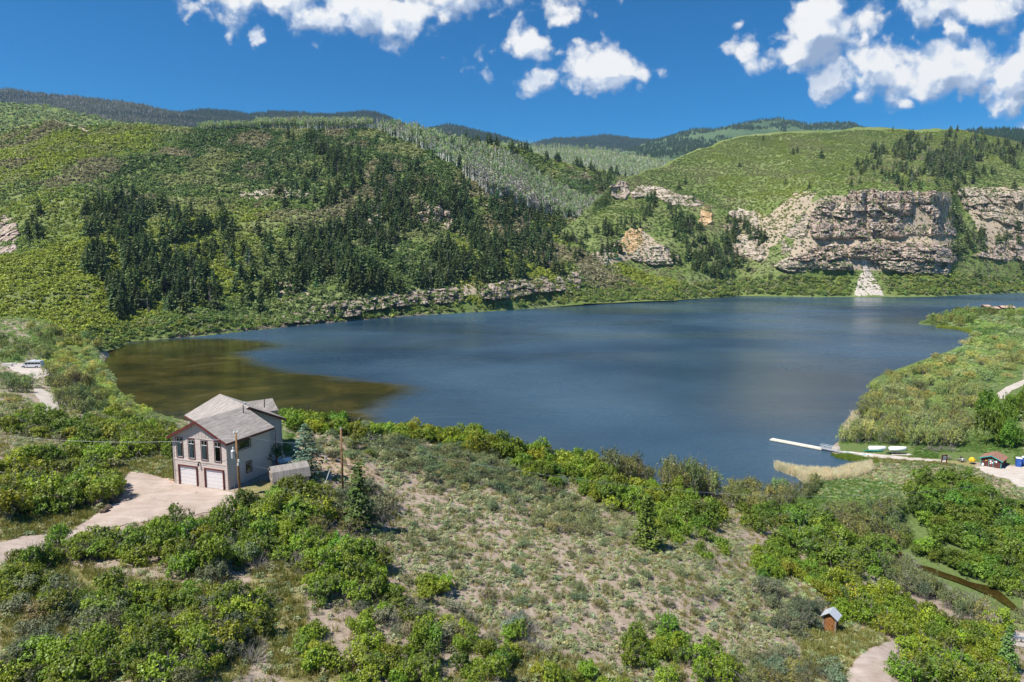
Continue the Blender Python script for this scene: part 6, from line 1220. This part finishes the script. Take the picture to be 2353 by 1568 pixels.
    for a, b_, c, d_ in fo:
        g = MB(); x0, x1 = -Wd + a, -Wd + b_
        for k in range(5): g.box(x0, x1, -.02, -.002, c + .02 + k * .476, c + k * .476 + .465)
        gd = g.build('garage_door', [M_door], h); t = MB(); t.box(x0 - .14, x0, -.17, -.001, c, d_ + .14); t.box(x1, x1 + .14, -.17, -.001, c, d_ + .14); t.box(x0, x1, -.168, -.001, d_, d_ + .14); t.build('door_frame', [M_red], gd)
    p = MB(); p.tube([(-6.5, 10.6, 6.5), (-6.5, 10.6, 8.15)], .13, 12); p.lathe([(.20, 8.1), (.20, 8.22), (.05, 8.3)], (-6.5, 10.6, 0), 12); p.build('chimney_pipe', [M_galv], h, smooth=False)
    for x, y, z0, z1, r in [(-7.2, 10.2, 6.3, 7.4, .05), (-4.6, 12.2, 7.3, 8.5, .06), (-3.2, 6.6, 7.6, 8.95, .06), (1.6, 13.6, 7.0, 7.7, .06)]:
        p = MB(); p.tube([(x, y, z0), (x, y, z1)], r, 8); p.build('vent_pipe', [M_dark], h)
    p = MB(); p.tube([(-Wd - .45, -.35, 5.75), (-Wd - .12, -.12, 5.3), (-Wd - .12, -.12, .2)], .05, 6); p.build('downspout', [M_dark], h)
    p = MB(); p.box(-4.25, -4.15, -.25, -.05, 3.05, 3.2); p.lathe([(.05, 2.7), (.10, 2.75), (.10, 3.0), (.03, 3.1)], (-4.2, -.28, 0), 8); p.build('wall_lamp', [M_dark], h)
    # back steps
    s = MB(); 
    for k in range(4): s.box(4.9 + k * .34, 5.24 + k * .34, -1.2, .4, -.9, .45 - k * .19 - .0)
    s.box(3.3, 4.9, -1.2, .4, .25, .45); s.build('porch_steps', [M_white], h, M=o)
    s = MB()
    for yy in (-1.25, -.75): s.box(3.9, 4.0, yy - .05, yy + .05, -.8, 1.35)
    s.build('porch_post', [M_white], h, M=o)
house()
def frame(vx, vy, ang, z=None):
    p = at(vx, vy) if z is None else ray(vx, vy, z=z); return (float(p[0]), float(p[1]), float(p[2]))
# utility pole with transformer
p = frame(552, 1141, 0); e = empty('utility_pole', p, 0, 'brown utility pole with a grey transformer in front of the house', 'utility pole')
m = MB(); m.tube([(0, 0, -1), (-.15, 0, 7.6)], [.16, .11], 12); m.build('pole', M_pole, e, True)
m = MB(); m.lathe([(.10, 4.55), (.24, 4.62), (.26, 4.75), (.26, 5.45), (.28, 5.5), (.20, 5.6), (.06, 5.64)], (-.55, -.05, 0), 14); m.box(-.38, -.08, -.07, -.02, 4.9, 4.98); m.box(-.38, -.08, -.07, -.02, 5.3, 5.38); tf = m.build('transformer', M_galv, e, False)
m = MB(); m.lathe([(.05, 5.6), (.09, 5.7), (.05, 5.78), (.09, 5.86), (.03, 5.98)], (-.55, -.05, 0), 8); m.build('bushing', M_white, tf)
for dx in (-.28, .10):
    m = MB(); m.lathe([(.03, 7.5), (.09, 7.62), (.06, 7.7), (.10, 7.78), (.03, 7.9)], (dx - .05, 0, 0), 8); m.tube([(-.15, 0, 7.4), (dx - .05, 0, 7.55)], .025, 5); m.build('insulator', M_white, e)
m = MB(); m.box(-.02, .16, -.24, -.10, 4.2, 4.5); m.box(-.10, .05, -.2, -.13, 3.75, 4.05); m.build('meter_box', M_white, e)
PB = Vector(p)
p = frame(788, 1133, 0); e = empty('utility_pole', p, 0, 'bare brown wooden pole standing on the slope right of the house', 'utility pole'); m = MB(); m.tube([(0, 0, -1), (0, 0, 8.4)], [.15, .115], 12); m.build('pole', M_pole, e, True)
m = MB(); m.lathe([(.13, 8.35), (.13, 8.5), (.04, 8.56)], (0, 0, 0), 10); m.build('pole_cap', M_galv, e); PR = Vector(p)
def wire(a, b, sag, label, r=.011):
    a, b = Vector(a), Vector(b); pts = [a.lerp(b, t / 16) - Vector((0, 0, sag * 4 * (t / 16) * (1 - t / 16))) for t in range(17)]; m = MB(); m.tube(pts, r, 4); tag(m.build('power_line', M_galv, None), label, 'cable')
wire(PB + Vector((-.15, 0, 7.6)), PR + Vector((0, 0, 7.2)), .9, 'upper wire strung between the two wooden poles'); wire(PB + Vector((-.05, -.1, 4.3)), PR + Vector((0, 0, 3.4)), 1.0, 'lower wire strung between the two wooden poles')
wire(PR + Vector((0, 0, 7.2)), ray(2420, 1085, z=7.0), 6.5, 'long thin wire running from the bare pole towards the hut', .012); wire(PB + Vector((-.2, 0, 7.0)), (-95, 96, 31.5), 2.2, 'thin wire running left from the house pole', .012)
p = frame(742, 1122, 0); e = empty('white_pole', p, 0, 'white pole leaning over the sand left of the bare wooden pole', 'pole'); m = MB(); m.tube([(0, 0, -.2), (.95, .25, 2.45)], .05, 8); m.build('shaft', M_white, e)
p = frame(541, 1157, 0); m = MB(); m.tube([(0, 0, -.2), (.0, 0, 2.2)], .035, 6); m.box(-.16, .16, -.02, .02, -.25, .0); o = m.build('snow_stake', M_wood, None); o.location = p; tag(o, 'thin wooden stake beside the driveway at the house corner', 'stake')
# flagstones left of the garage
fl = [(381, 1104), (388, 1101), (395, 1104), (392, 1108), (400, 1108), (399, 1099), (404, 1103)]
for k, (x, y) in enumerate(fl):
    p = at(x, y); m = MB(); m.lathe([(.30, -.05), (.32, .06), (.28, .09)], (0, 0, 0), 9); o = m.build('stepping_stone', M_pinkroof, None); o.location = p; tag(o, 'round tan stepping stone beside the left garage corner', 'paving stone', 'stepping stones by the garage')
# storage shed
p = frame(630, 1120, 0); e = empty('storage_shed', (p[0], p[1], p[2] - .05), R(33), 'small barn shaped storage shed with a grey shingle roof right of the house', 'shed')
prof = [(0, 0), (0, .95), (.42, 1.85), (1.25, 2.35), (2.08, 1.85), (2.5, .95), (2.5, 0)]; m = MB(); m.slab([(0, y, z - .2) for y, z in prof], (4.3, 0, 0)); m.build('wall', [M_wood], e)
m = MB(); rp_ = [(-.10, .88), (.34, 1.92), (1.25, 2.46), (2.16, 1.92), (2.6, .88)]
for (y0, z0), (y1, z1) in zip(rp_[:-1], rp_[1:]): m.slab([(-.15, y0, z0 - .2), (4.45, y0, z0 - .2), (4.45, y1, z1 - .2), (-.15, y1, z1 - .2)], (0, -.02 if y0 < 1.25 else .02, .07))
m.build('roof', [M_shingle], e); m = MB()
for y0, y1 in ((.55, 1.22), (1.28, 1.95)):
    m.box(-.04, -.001, y0, y1, -.15, 1.6)
dd = m.build('door', [M_wood], e); m = MB()
for (y0, z0, y1, z1) in ((.55, 1.5, 1.95, 1.6), (.55, .7, 1.95, .78), (.5, -.15, .57, 1.6), (1.93, -.15, 2.0, 1.6)): m.box(-.07, -.041, y0, y1, z0, z1)
m.build('door_trim', [simple('pale_wood', (.5, .43, .36), .9)], dd)
# bench on the sand
p = frame(742, 1055, 0); e = empty('bench', p, R(-38), 'dark wooden bench on the sandy patch', 'bench'); m = MB(); m.box(-.9, .9, -.2, .2, .42, .50); m.build('seat', [M_wood], e)
for x in (-.7, .62):
    m = MB(); m.box(x, x + .1, -.18, .18, -.1, .42); m.build('leg', [M_white], e)
# dock
def dock():
    a = ray(1772, 1009.5, z=.3); b = ray(1891, 1032, z=.3); d = Vector(b - a); ang = math.atan2(d.y, d.x); L = d.length; e = empty('dock', (a[0], a[1], 0), ang, 'long cream floating dock with a railed gangway reaching into the lake', 'dock'); n = 7
    for k in range(n):
        m = MB(); x0, x1 = L * k / n + .03, L * (k + 1) / n - .03; m.box(x0, x1, -1.0, 1.0, .14, .45)
        for j in range(int((x1 - x0) / .3)): m.box(x0 + j * .3 + .01, x0 + j * .3 + .28, -.95, .95, .45, .475)
        m.build('float_section', [M_dock], e)
    c = Vector(ray(1938, 1040.5, z=.35)); loc = Vector((a[0], a[1], 0)); rel = Matrix.Rotation(-ang, 4, 'Z') @ (c - loc); g = MB(); x0, y0, x1, y1 = L - .6, -.1, rel.x, rel.y
    dr = Vector((x1 - x0, y1 - y0, 0)).normalized(); sd = Vector((-dr.y, dr.x, 0)) * .65; A, B = Vector((x0, y0, .50)), Vector((x1, y1, .34)); g.slab([A - sd, B - sd, B + sd, A + sd], (0, 0, .08)); gw = g.build('gangway', [M_galv], e)
    for s in (-1, 1):
        r_ = MB(); Bm = A.lerp(B, .8)
        for t in (0, .33, .66, 1.0): q = A.lerp(Bm, t) + sd * s; r_.tube([q, q + Vector((0, 0, 1.1))], .035, 6)
        for zz in (1.1, .6): r_.tube([A + sd * s + Vector((0, 0, zz)), Bm + sd * s + Vector((0, 0, zz))], .03, 6)
        for t in (0, .33, .66): r_.tube([A.lerp(Bm, t) + sd * s + Vector((0, 0, .1)), A.lerp(Bm, t + .33) + sd * s + Vector((0, 0, 1.1))], .02, 5)
        r_.build('railing', [M_galv], gw)
dock()
# boats on the grass
def hull(name, L, W, H, mt, inverted, vx, vy, ang, label, cat, transom=.7, z=.05, extra=None):
    p = at(vx, vy); e = empty(name, (p[0], p[1], max(p[2], 0) + z), R(ang), label, cat); n, k = 15, 9; vs = []
    for i in range(n):
        t = i / (n - 1); w = W / 2 * (min(1, math.sin(min(1, (1 - t) * 1.15 + .02) * math.pi / 2) ** .8) * (transom + (1 - transom) * min(1, t * 2.2))); 
        if transom < .1: w = W / 2 * max(.03, math.sin(math.pi * min(max(t, .015), .985)) ** .7)
        for j in range(k):
            a = math.pi * j / (k - 1); hh = H * (1 - .12 * math.cos(math.pi * t)); vs.append((L * (t - .5), w * math.cos(a), (-math.sin(a) ** .6) * hh * (1 if not inverted else -1) + (H if not inverted else 0) + (.10 * (abs(t - .5) * 2) ** 3 * (1 if not inverted else -1)) * H))
    fs = [(i * k + j, (i + 1) * k + j, (i + 1) * k + j + 1, i * k + j + 1) for i in range(n - 1) for j in range(k - 1)] + [tuple(range(k))]
    m = MB(); m.add(vs, fs); o = m.build('hull', [mt], e, True); sd = o.modifiers.new('thick', 'SOLIDIFY'); sd.thickness = .04
    if inverted:
        m = MB(); m.box(-L * .48, L * .40, -.03, .03, H * .96, H * 1.08); m.build('keel', [mt], e)
        for s in (-1, 1): m = MB(); m.tube([(L * (t_ / 10 - .5), s * W / 2 * min(1, math.sin(min(1, (1 - t_ / 10) * 1.15 + .02) * math.pi / 2) ** .8) * (transom + (1 - transom) * min(1, t_ / 10 * 2.2)), .02) for t_ in range(11)], .035, 6); m.build('gunwale', [M_galv], e)
    else:
        for t_ in (.3, .55, .75): m = MB(); m.box(L * (t_ - .5) - .12, L * (t_ - .5) + .12, -W * .40, W * .40, H * .72, H * .76); m.build('seat', [M_wood], e)
    return e
hull('rowing_boat', 4.4, 2.0, 1.05, M_white, True, 2016, 1035, -8, 'white rowing boat turned upside down on the grass, nearer the dock', 'boat')
hull('rowing_boat', 4.4, 2.0, 1.05, M_white, True, 2063, 1036, -10, 'white rowing boat turned upside down on the grass, nearer the sign', 'boat')
hull('canoe', 5.2, .85, .38, M_green, False, 2006, 1039, -4, 'green canoe lying beside the upturned white boat nearer the dock', 'canoe', transom=0)
hull('canoe', 5.2, .85, .38, M_black, False, 2060, 1044, -6, 'black canoe lying in front of the other upturned white boat', 'canoe', transom=0)
def board(vx, vy, ang, lab):
    p = at(vx, vy); e = empty('paddleboard', (p[0], p[1], max(p[2], .05) + .06), R(ang), lab, 'paddleboard'); n = 18; pts = [(1.6 * math.cos(2 * math.pi * i / n), .40 * math.sin(2 * math.pi * i / n) * (1 - .15 * math.cos(2 * math.pi * i / n))) for i in range(n)]
    m = MB(); m.slab([(x, y, 0) for x, y in pts], (0, 0, .13)); m.build('board', [M_white], e); m = MB(); m.box(-.9, .1, -.24, .24, .132, .15); m.build('deck_pad', [M_teal], e)
board(1951, 1041, -12, 'white and teal paddleboard lying at the end of the gangway'); board(1990, 1046.5, -22, 'white and teal paddleboard lying beside the path')
for dx, lab in ((0, 'black lump of gear by the water'), (6, 'second black lump of gear by the water')):
    p = at(1937 + dx, 1047.5); m = MB(); m.lathe([(.30, 0), (.34, .12), (.22, .30), (.05, .36)], (0, 0, 0), 9); o = m.build('gear_bag', [M_black], None, True); o.location = p; tag(o, 'small black gear bag on the sand beside the path start', 'bag', 'gear bags by the path')
# notice board
p = frame(2169, 1067, 0); e = empty('notice_board', p, R(18), 'red brown notice board with a white poster by the path', 'notice board')
for x in (-.8, .8): m = MB(); m.tube([(x, 0, -.2), (x, 0, 2.5)], .13, 8); m.build('post', [M_logred], e)
m = MB(); m.box(-.7, .7, -.06, .06, 1.05, 2.2); m.box(-.95, .95, -.09, .09, 2.2, 2.34); m.build('panel', [M_logred], e); m = MB(); m.box(-.5, .5, -.085, -.062, 1.25, 2.05); m.build('poster', [M_white], e)
def lines_on(parent, x0, x1, z0, z1, y, n):
    m = MB(); 
    for k in range(n):
        z = z1 - (k + .5) * (z1 - z0) / n; m.box(x0, x0 + (x1 - x0) * (.6 + .4 * ((k * 37 % 10) / 10)), y - .004, y, z - .02, z + .02)
    m.build('printed_lines', [M_dark], parent)
lines_on(e, -.4, .4, 1.35, 1.95, -.087, 5)
def picnic(vx, vy, ang, lab):
    p = frame(vx, vy, 0); e = empty('picnic_table', p, R(ang), lab, 'picnic table'); m = MB()
    for k in range(5): m.box(-.9, .9, -.37 + k * .15, -.24 + k * .15, .72, .76)
    m.build('table_top', [M_wood], e)
    for s in (-1, 1): m = MB(); m.box(-.9, .9, s * .72 - .13, s * .72 + .13, .43, .47); m.build('bench_seat', [M_wood], e)
    for x in (-.65, .65):
        m = MB(); m.tube([(x, -.28, .72), (x, -.55, 0)], .05, 4); m.tube([(x, .28, .72), (x, .55, 0)], .05, 4); m.box(x - .03, x + .03, -.8, .8, .36, .43); m.build('leg_frame', [M_wood], e)
    return e
picnic(2209, 1061, 8, 'picnic table with two people sitting at it'); picnic(2176, 1055.5, 10, 'empty picnic table behind the notice board')
def person(loc, rz, shirt, lab, hat=False):
    """seated figure: one continuous skinned body, head with face, five fingered hands on the table"""
    V = []; E = []; Rr = []
    def v(p, r, par=None):
        V.append(p); Rr.append(r); 
        if par is not None: E.append((par, len(V) - 1))
        return len(V) - 1
    pel = v((0, 0, .55), .15); sp = v((0, .02, .78), .14, pel); ch = v((0, .05, .98), .155, sp); nk = v((0, .07, 1.14), .06, ch); hd = v((0, .10, 1.24), .085, nk); v((0, .11, 1.33), .088, hd)
    for s in (-1, 1):
        hp = v((s * .10, .05, .53), .095, pel); kn = v((s * .13, .46, .53), .065, hp); an = v((s * .13, .46, .10), .042, kn); v((s * .14, .60, .04), .036, an)
        sh = v((s * .19, .06, 1.06), .062, ch); el = v((s * .25, .20, .82), .045, sh); wr = v((s * .12, .42, .80), .030, el); pm = v((s * .10, .49, .795), .032, wr)
        for k, (dx, L) in enumerate(((-.03, .065), (-.01, .078), (.01, .075), (.03, .058))): f1 = v((s * .10 + dx, .52, .80), .010, pm); v((s * .10 + dx * 1.1, .52 + L, .785), .009, f1)
        v((s * .10 - s * .045, .50, .79), .011, pm)
    me = bpy.data.meshes.new('person'); me.from_pydata(V, E, []); o = link(bpy.data.objects.new('person', me)); o.location = loc; o.rotation_euler = (0, 0, rz); me.materials.append(shirt)
    o.modifiers.new('skin', 'SKIN')
    if me.skin_vertices:
        for sv, r in zip(me.skin_vertices[0].data, Rr): sv.radius = (r, r)
        me.skin_vertices[0].data[0].use_root = True
    ss = o.modifiers.new('sub', 'SUBSURF'); ss.levels = ss.render_levels = 1; tag(o, lab, 'person')
    m = MB(); m.lathe([(.03, 1.27), (.10, 1.30), (.115, 1.36), (.09, 1.43), (.03, 1.46)], (0, .085, 0), 10); m.build('hair', [M_hair], o, True)
    m = MB(); m.lathe([(.015, 1.20), (.08, 1.22), (.092, 1.28), (.088, 1.34), (.02, 1.37)], (0, .125, 0), 10); m.slab([(-.012, .20, 1.27), (.012, .20, 1.27), (0, .215, 1.29)], (0, 0, .03)); m.build('face', [M_skin], o, True)
    m = MB()
    for s in (-1, 1): m.tube([(s * .10, .02, .53), (s * .13, .47, .535), (s * .13, .47, .12)], [.105, .078, .055], 8)
    m.build('trousers', [M_trousers], o, True)
tb = Vector(frame(2209, 1061, 0)); Rz = R(8); M8 = Matrix.Rotation(Rz, 4, 'Z')
q = tb + M8 @ Vector((-.35, -.76, -.09)); person(q, Rz, M_white, 'person in a white shirt sitting at the picnic table, nearer the notice board')
q = tb + M8 @ Vector((.42, .76, -.09)); person(q, Rz + math.pi, M_trousers, 'person in dark clothes sitting at the picnic table, on the umbrella side')
# yellow umbrella
p = frame(2233, 1066.5, 0); e = empty('umbrella', p, 0, 'bright yellow umbrella on a short post beside the picnic table', 'umbrella'); m = MB(); m.tube([(0, 0, -.1), (0, 0, 1.75)], .035, 8); m.build('pole', [M_white], e)
m = MB(); pr = [(.05, 1.75), (.35, 1.62), (.62, 1.35), (.74, 1.0), (.70, .72)]; n = 16; vs = [(r * math.cos(2 * math.pi * k / n) * (1 - .22 * (k % 2) * (i / 4)), r * math.sin(2 * math.pi * k / n) * (1 - .22 * (k % 2) * (i / 4)), z - .12 * (k % 2) * (i / 4) + (.1 if k < 5 else 0) * i / 4) for i, (r, z) in enumerate(pr) for k in range(n)]
m.add(vs, [(i * n + k, i * n + (k + 1) % n, (i + 1) * n + (k + 1) % n, (i + 1) * n + k) for i in range(4) for k in range(n)]); o = m.build('canopy', [M_yellow], e); o.modifiers.new('t', 'SOLIDIFY').thickness = .02
# hut
def hut():
    p = frame(2254, 1070, 0); ang = math.atan2(-.74, .67); e = empty('hut', p, ang, 'small red brown log hut with a brown roof and teal trim by the parking', 'hut'); W, D, H, Z = 4.1, 4.6, 2.1, 2.95
    m = MB(); m.slab([(0, 0, -.3), (W, 0, -.3), (W, 0, H), (W / 2, 0, Z), (0, 0, H)], (0, D, 0))
    for k in range(10): zz = .12 + k * .21; m.tube([(0, -.02, zz), (W, -.02, zz)], .10, 6); m.tube([(W + .02, 0, zz), (W + .02, D, zz)], .10, 6)
    m.build('wall', [M_logred], e); o_ = .45; sl_ = (Z - H) / (W / 2); m = MB()
    for s in (-1, 1): xe = W / 2 + s * (W / 2 + o_); m.slab([(xe, -o_, H - sl_ * o_ + .05), (xe, D + o_, H - sl_ * o_ + .05), (W / 2, D + o_, Z + .05), (W / 2, -o_, Z + .05)], (0, 0, .12))
    rf = m.build('roof', [M_roofbrown], e); m = MB()
    for s in (-1, 1): xe = W / 2 + s * (W / 2 + o_); m.slab([(xe, -o_ - .04, H - sl_ * o_ - .08), (W / 2, -o_ - .04, Z - .08), (W / 2, -o_ - .04, Z + .13), (xe, -o_ - .04, H - sl_ * o_ + .13)], (0, .036, 0))
    m.build('trim', [M_teal], rf); m = MB(); m.box(1.65, 2.5, -.16, -.13, 0, 1.95); dr = m.build('door', [simple('hut_door', (.16, .045, .03), .7)], e); m = MB()
    for a, b, c, d in ((1.55, 1.65, 0, 2.05), (2.5, 2.6, 0, 2.05), (1.65, 2.5, 1.95, 2.05)): m.box(a, b, -.18, -.12, c, d)
    for a in (-.1, W - .02): m.box(a, a + .12, -.16, -.11, 0, H)
    m.build('door_frame', [M_teal], dr)
    for (a, b, c, d, mm) in ((1.8, 2.15, 1.35, 1.75, M_white), (2.2, 2.48, 1.1, 1.45, M_white), (1.85, 2.1, .9, 1.2, M_white), (2.75, 2.95, 1.5, 1.8, M_white), (.85, 1.25, 1.45, 1.62, M_yellow), (3.0, 3.3, 1.4, 1.9, M_white)): m = MB(); m.box(a, b, -.19, -.165, c, d); m.build('notice', [mm], e)
    m = MB(); m.box(1.5, 2.65, -.75, -.13, -.1, .08); m.build('door_step', [M_conc], e)
    q = Matrix.Rotation(ang, 4, 'Z') @ Vector((.5, -.6, 0)) + Vector(p); m = MB(); m.lathe([(.22, 0), (.28, .3), (.24, .7), (.08, .9)], (0, 0, 0), 10); o = m.build('propane_tank', [M_white], None, True); o.location = q; tag(o, 'white tank standing at the left front corner of the hut', 'gas tank')
hut()
def toilet(vx, vy, lab):
    p = frame(vx, vy, 0); e = empty('portable_toilet', p, R(-30), lab, 'portable toilet', 'blue portable toilets'); m = MB(); m.box(0, 1.15, 0, 1.15, 0, 2.1)
    for k in range(4): m.box(-.03, .0, .1 + k * .27, .2 + k * .27, .1, 2.0)
    m.build('cabin', [M_blue], e); m = MB(); m.slab([(-.06, -.06, 2.1), (1.21, -.06, 2.1), (1.21, 1.21, 2.1), (-.06, 1.21, 2.1)], (0, 0, .08)); m.slab([(.1, .1, 2.18), (1.05, .1, 2.18), (1.05, 1.05, 2.18), (.1, 1.05, 2.18)], (0, 0, .12)); m.build('roof', [M_white], e)
    m = MB(); m.box(.2, .95, -.03, 0, .1, 1.95); d = m.build('door', [simple('blue_door', (.03, .12, .45), .4)], e); m = MB(); m.box(.8, .86, -.06, -.031, 1.0, 1.2); m.build('handle', [M_white], d)
toilet(2334, 1073, 'blue portable toilet with a white roof, nearer the hut'); toilet(2348, 1071, 'blue portable toilet with a white roof at the right edge')
# van
def van():
    p = frame(75, 846, 0); e = empty('van', (p[0], p[1], p[2] + .02), R(3), 'silver white high roofed passenger van with dark windows on the gravel', 'van'); L, W, H = 6.7, 2.0, 2.75
    side = [(-3.35, .45), (-3.35, .95), (-3.15, 1.20), (-2.55, 1.38), (-1.70, 2.18), (-1.35, 2.50), (-.9, 2.66), (3.1, 2.70), (3.32, 2.5), (3.38, .9), (3.36, .42), (2.65, .40), (2.45, .72), (1.95, .85), (1.5, .72), (1.3, .40), (-1.75, .40), (-1.95, .72), (-2.4, .85), (-2.85, .72), (-3.05, .42)]
    m = MB(); m.slab([(x, -W / 2, z) for x, z in side], (0, W, 0)); bd = m.build('body', [M_van], e); bv = bd.modifiers.new('b', 'BEVEL'); bv.width = .09; bv.segments = 2; bv.limit_method = 'ANGLE'
    for y in (-W / 2 - .012, W / 2 + .002):
        for x0, x1 in ((-.95, .15), (.22, 1.25), (1.32, 2.3), (2.37, 3.2)): m = MB(); m.box(x0, x1, y, y + .01, 1.45, 2.12); m.build('window', [M_vanglass], e)
        m = MB(); m.slab([(-2.25, y, 1.48), (-1.05, y, 1.45), (-1.05, y, 2.12), (-1.55, y, 2.12)], (0, .01, 0)); m.build('window', [M_vanglass], e)
    m = MB(); m.slab([(-2.58, -.85, 1.42), (-2.58, .85, 1.42), (-1.72, .80, 2.22), (-1.72, -.80, 2.22)], (-.03, 0, .03)); m.build('windscreen', [M_vanglass], e)
    for x in (-2.4, 1.97):
        for y in (-W / 2 + .12, W / 2 - .12):
            m = MB(); m.tube([(x, y - .12, .36), (x, y + .12, .36)], .36, 18); w = m.build('wheel', [M_tyre], e); m = MB(); m.tube([(x, y - .13, .36), (x, y + .13, .36)], .20, 12); m.build('rim', [M_galv], w)
    for y in (-.8, .8): m = MB(); m.box(-3.38, -3.30, y - .16, y + .16, .95, 1.15); m.build('headlight', [M_white], e)
    m = MB(); m.box(-3.42, -3.28, -.95, .95, .42, .68); m.build('bumper', [M_dark], e)
    m = MB(); m.box(.2, 1.2, -.45, .45, 2.70, 2.86); m.build('roof_unit', [M_white], e)
    m = MB(); m.box(-1.75, -1.6, -1.28, -1.02, 1.45, 1.75); m.build('mirror', [M_dark], e)
van()
p = frame(17, 843, 0); e = empty('picnic_shelter_slab', p, R(8), 'white concrete block left of the van', 'concrete block'); m = MB(); m.slab([(-1.7, -.6, 0), (1.6, -.6, 0), (1.4, .6, 0), (-1.9, .6, 0)], (0, .25, 1.1)); m.build('block', [M_conc], e)
p = frame(34, 838, 0); m = MB(); m.box(-.7, .7, -.4, .4, .5, .58); m.box(-.5, -.35, -.3, .3, 0, .5); m.box(.35, .5, -.3, .3, 0, .5); o = m.build('stone_table', [M_white], None); o.location = p; tag(o, 'low white stone table between the block and the van', 'table')
# outhouse
p = frame(1891, 1447, 0); e = empty('outhouse', (p[0], p[1], p[2] - .1), R(-40), 'small orange brown wooden outhouse with a grey metal roof', 'outhouse'); W, D, H, Z = 1.35, 1.25, 1.95, 2.45
m = MB(); m.slab([(0, 0, -.4), (W, 0, -.4), (W, 0, H), (W / 2, 0, Z), (0, 0, H)], (0, D, 0))
for k in range(9): m.box(k * .15 + .01, k * .15 + .135, -.03 - .008 * (k % 2), 0, -.4, H - .02)
m.build('wall', [M_orangewood], e); m = MB()
for s in (-1, 1): xe = W / 2 + s * (W / 2 + .28); m.slab([(xe, -.35, H - .17), (xe, D + .25, H - .17), (W / 2, D + .25, Z + .05), (W / 2, -.35, Z + .05)], (0, 0, .05))
m.build('roof', [M_tin], e); m = MB(); m.box(.28, 1.08, -.075, -.045, -.1, 1.75); d = m.build('door', [M_orangewood], e); m = MB(); m.box(1.0, 1.05, -.10, -.076, .9, 1.05); m.build('handle', [M_dark], d)
m = MB(); m.box(-.05, .10, -.07, -.0, -.4, H); m.box(W - .1, W + .05, -.07, 0, -.4, H); m.build('corner_board', [M_wood], e)
# guard rail
pts = [Vector(at(2312 + k * 9, 1473 + k * 1.3)) + Vector((0, 0, .7)) for k in range(8)]; e = empty('guardrail', pts[0] - Vector((0, 0, .7)), 0, 'galvanised guardrail along the road at the lower right edge', 'guardrail'); m = MB(); l0 = pts[0] - Vector((0, 0, .7))
for z in (-.12, .02, .14): m.tube([q - l0 + Vector((0, 0, z)) for q in pts], .06, 5)
m.build('rail', [M_galv], e)
for q in pts[::2]: m = MB(); c = q - l0; m.box(c.x - .06, c.x + .06, c.y + .08, c.y + .2, c.z - .9, c.z + .15); m.build('post', [M_wood], e)
# houses on the peninsula
def cabin(vx, vy, ang, W, D, H, lab, z=None):
    p = frame(vx, vy, 0); e = empty('cabin', (p[0], p[1], max(p[2], 2.5)), R(ang), lab, 'house'); m = MB(); m.slab([(0, 0, -1.5), (0, D, -1.5), (0, D, H), (0, D / 2, H + D * .17), (0, 0, H)], (W, 0, 0)); m.build('wall', [M_brownwall], e); m = MB()
    for s in (-1, 1): ye = D / 2 + s * (D / 2 + .7); m.slab([(-.7, ye, H - .15), (W + .7, ye, H - .15), (W + .7, D / 2, H + D * .17 + .12), (-.7, D / 2, H + D * .17 + .12)], (0, 0, .18))
    m.build('roof', [M_pinkroof], e)
    for k in range(2): window(e, (0, 0), (1, 0), (0, -1), W * (.2 + .4 * k), W * (.2 + .4 * k) + 1.3, 1.0, 2.1, trim=.08)
    return e
cabin(2241, 725, 14, 6.5, 6.5, 2.6, 'brown cabin with a pinkish roof half hidden at the near side of the peninsula trees')
cabin(2282, 719, 8, 6, 7, 3.6, 'brown house with a pinkish roof in the middle of the peninsula')
cabin(2303, 717, -6, 10, 7, 3.8, 'long brown house with a pinkish roof at the right of the peninsula')
cabin(2264, 716, 10, 5, 5, 4.6, 'small pink roofed house behind the peninsula pole')
m = MB(); 
p = frame(2270.5, 724, 0); e = empty('utility_pole', p, 0, 'dark utility pole with a pale top among the peninsula houses', 'utility pole'); m = MB(); m.tube([(0, 0, -1), (0, 0, 7.5)], [.22, .16], 8); m.build('pole', [M_dark], e); m = MB(); m.lathe([(.1, 5.9), (.42, 6.0), (.42, 7.0), (.1, 7.2)], (-.4, 0, 0), 8); m.build('transformer', [M_white], e)
def skiff():
    q = ray(2134, 727, z=0); e = empty('skiff', (q[0], q[1], 0), R(15), 'small yellowish boat moored off the tip of the peninsula', 'boat'); m = MB(); pts = [(-1.8, -.6), (1.0, -.65), (2.1, 0), (1.0, .65), (-1.8, .6)]; m.slab([(x, y, -.1) for x, y in pts], (0, 0, .6)); m.build('hull', [M_yellow], e); m = MB(); m.box(-.3, .2, -.6, .6, .5, .6); m.box(-.1, 0.1, -.1, .1, .5, 1.4); m.build('seat', [M_white], e)
skiff()

# ------------------------------------------------------------------ air
m, g, out = mat('air'); v = g.new('ShaderNodeVolumePrincipled'); v.inputs['Color'].default_value = (.52, .74, 1.0, 1); v.inputs['Density'].default_value = 3.4e-5; v.inputs['Anisotropy'].default_value = .1; g.l.new(v.outputs[0], out.inputs['Volume'])
m_ = MB(); m_.box(-9000, 9000, -700, 11000, -90, 1400); tag(m_.build('haze', [m], None), 'thin blue haze in the air over the valley', kind='stuff')
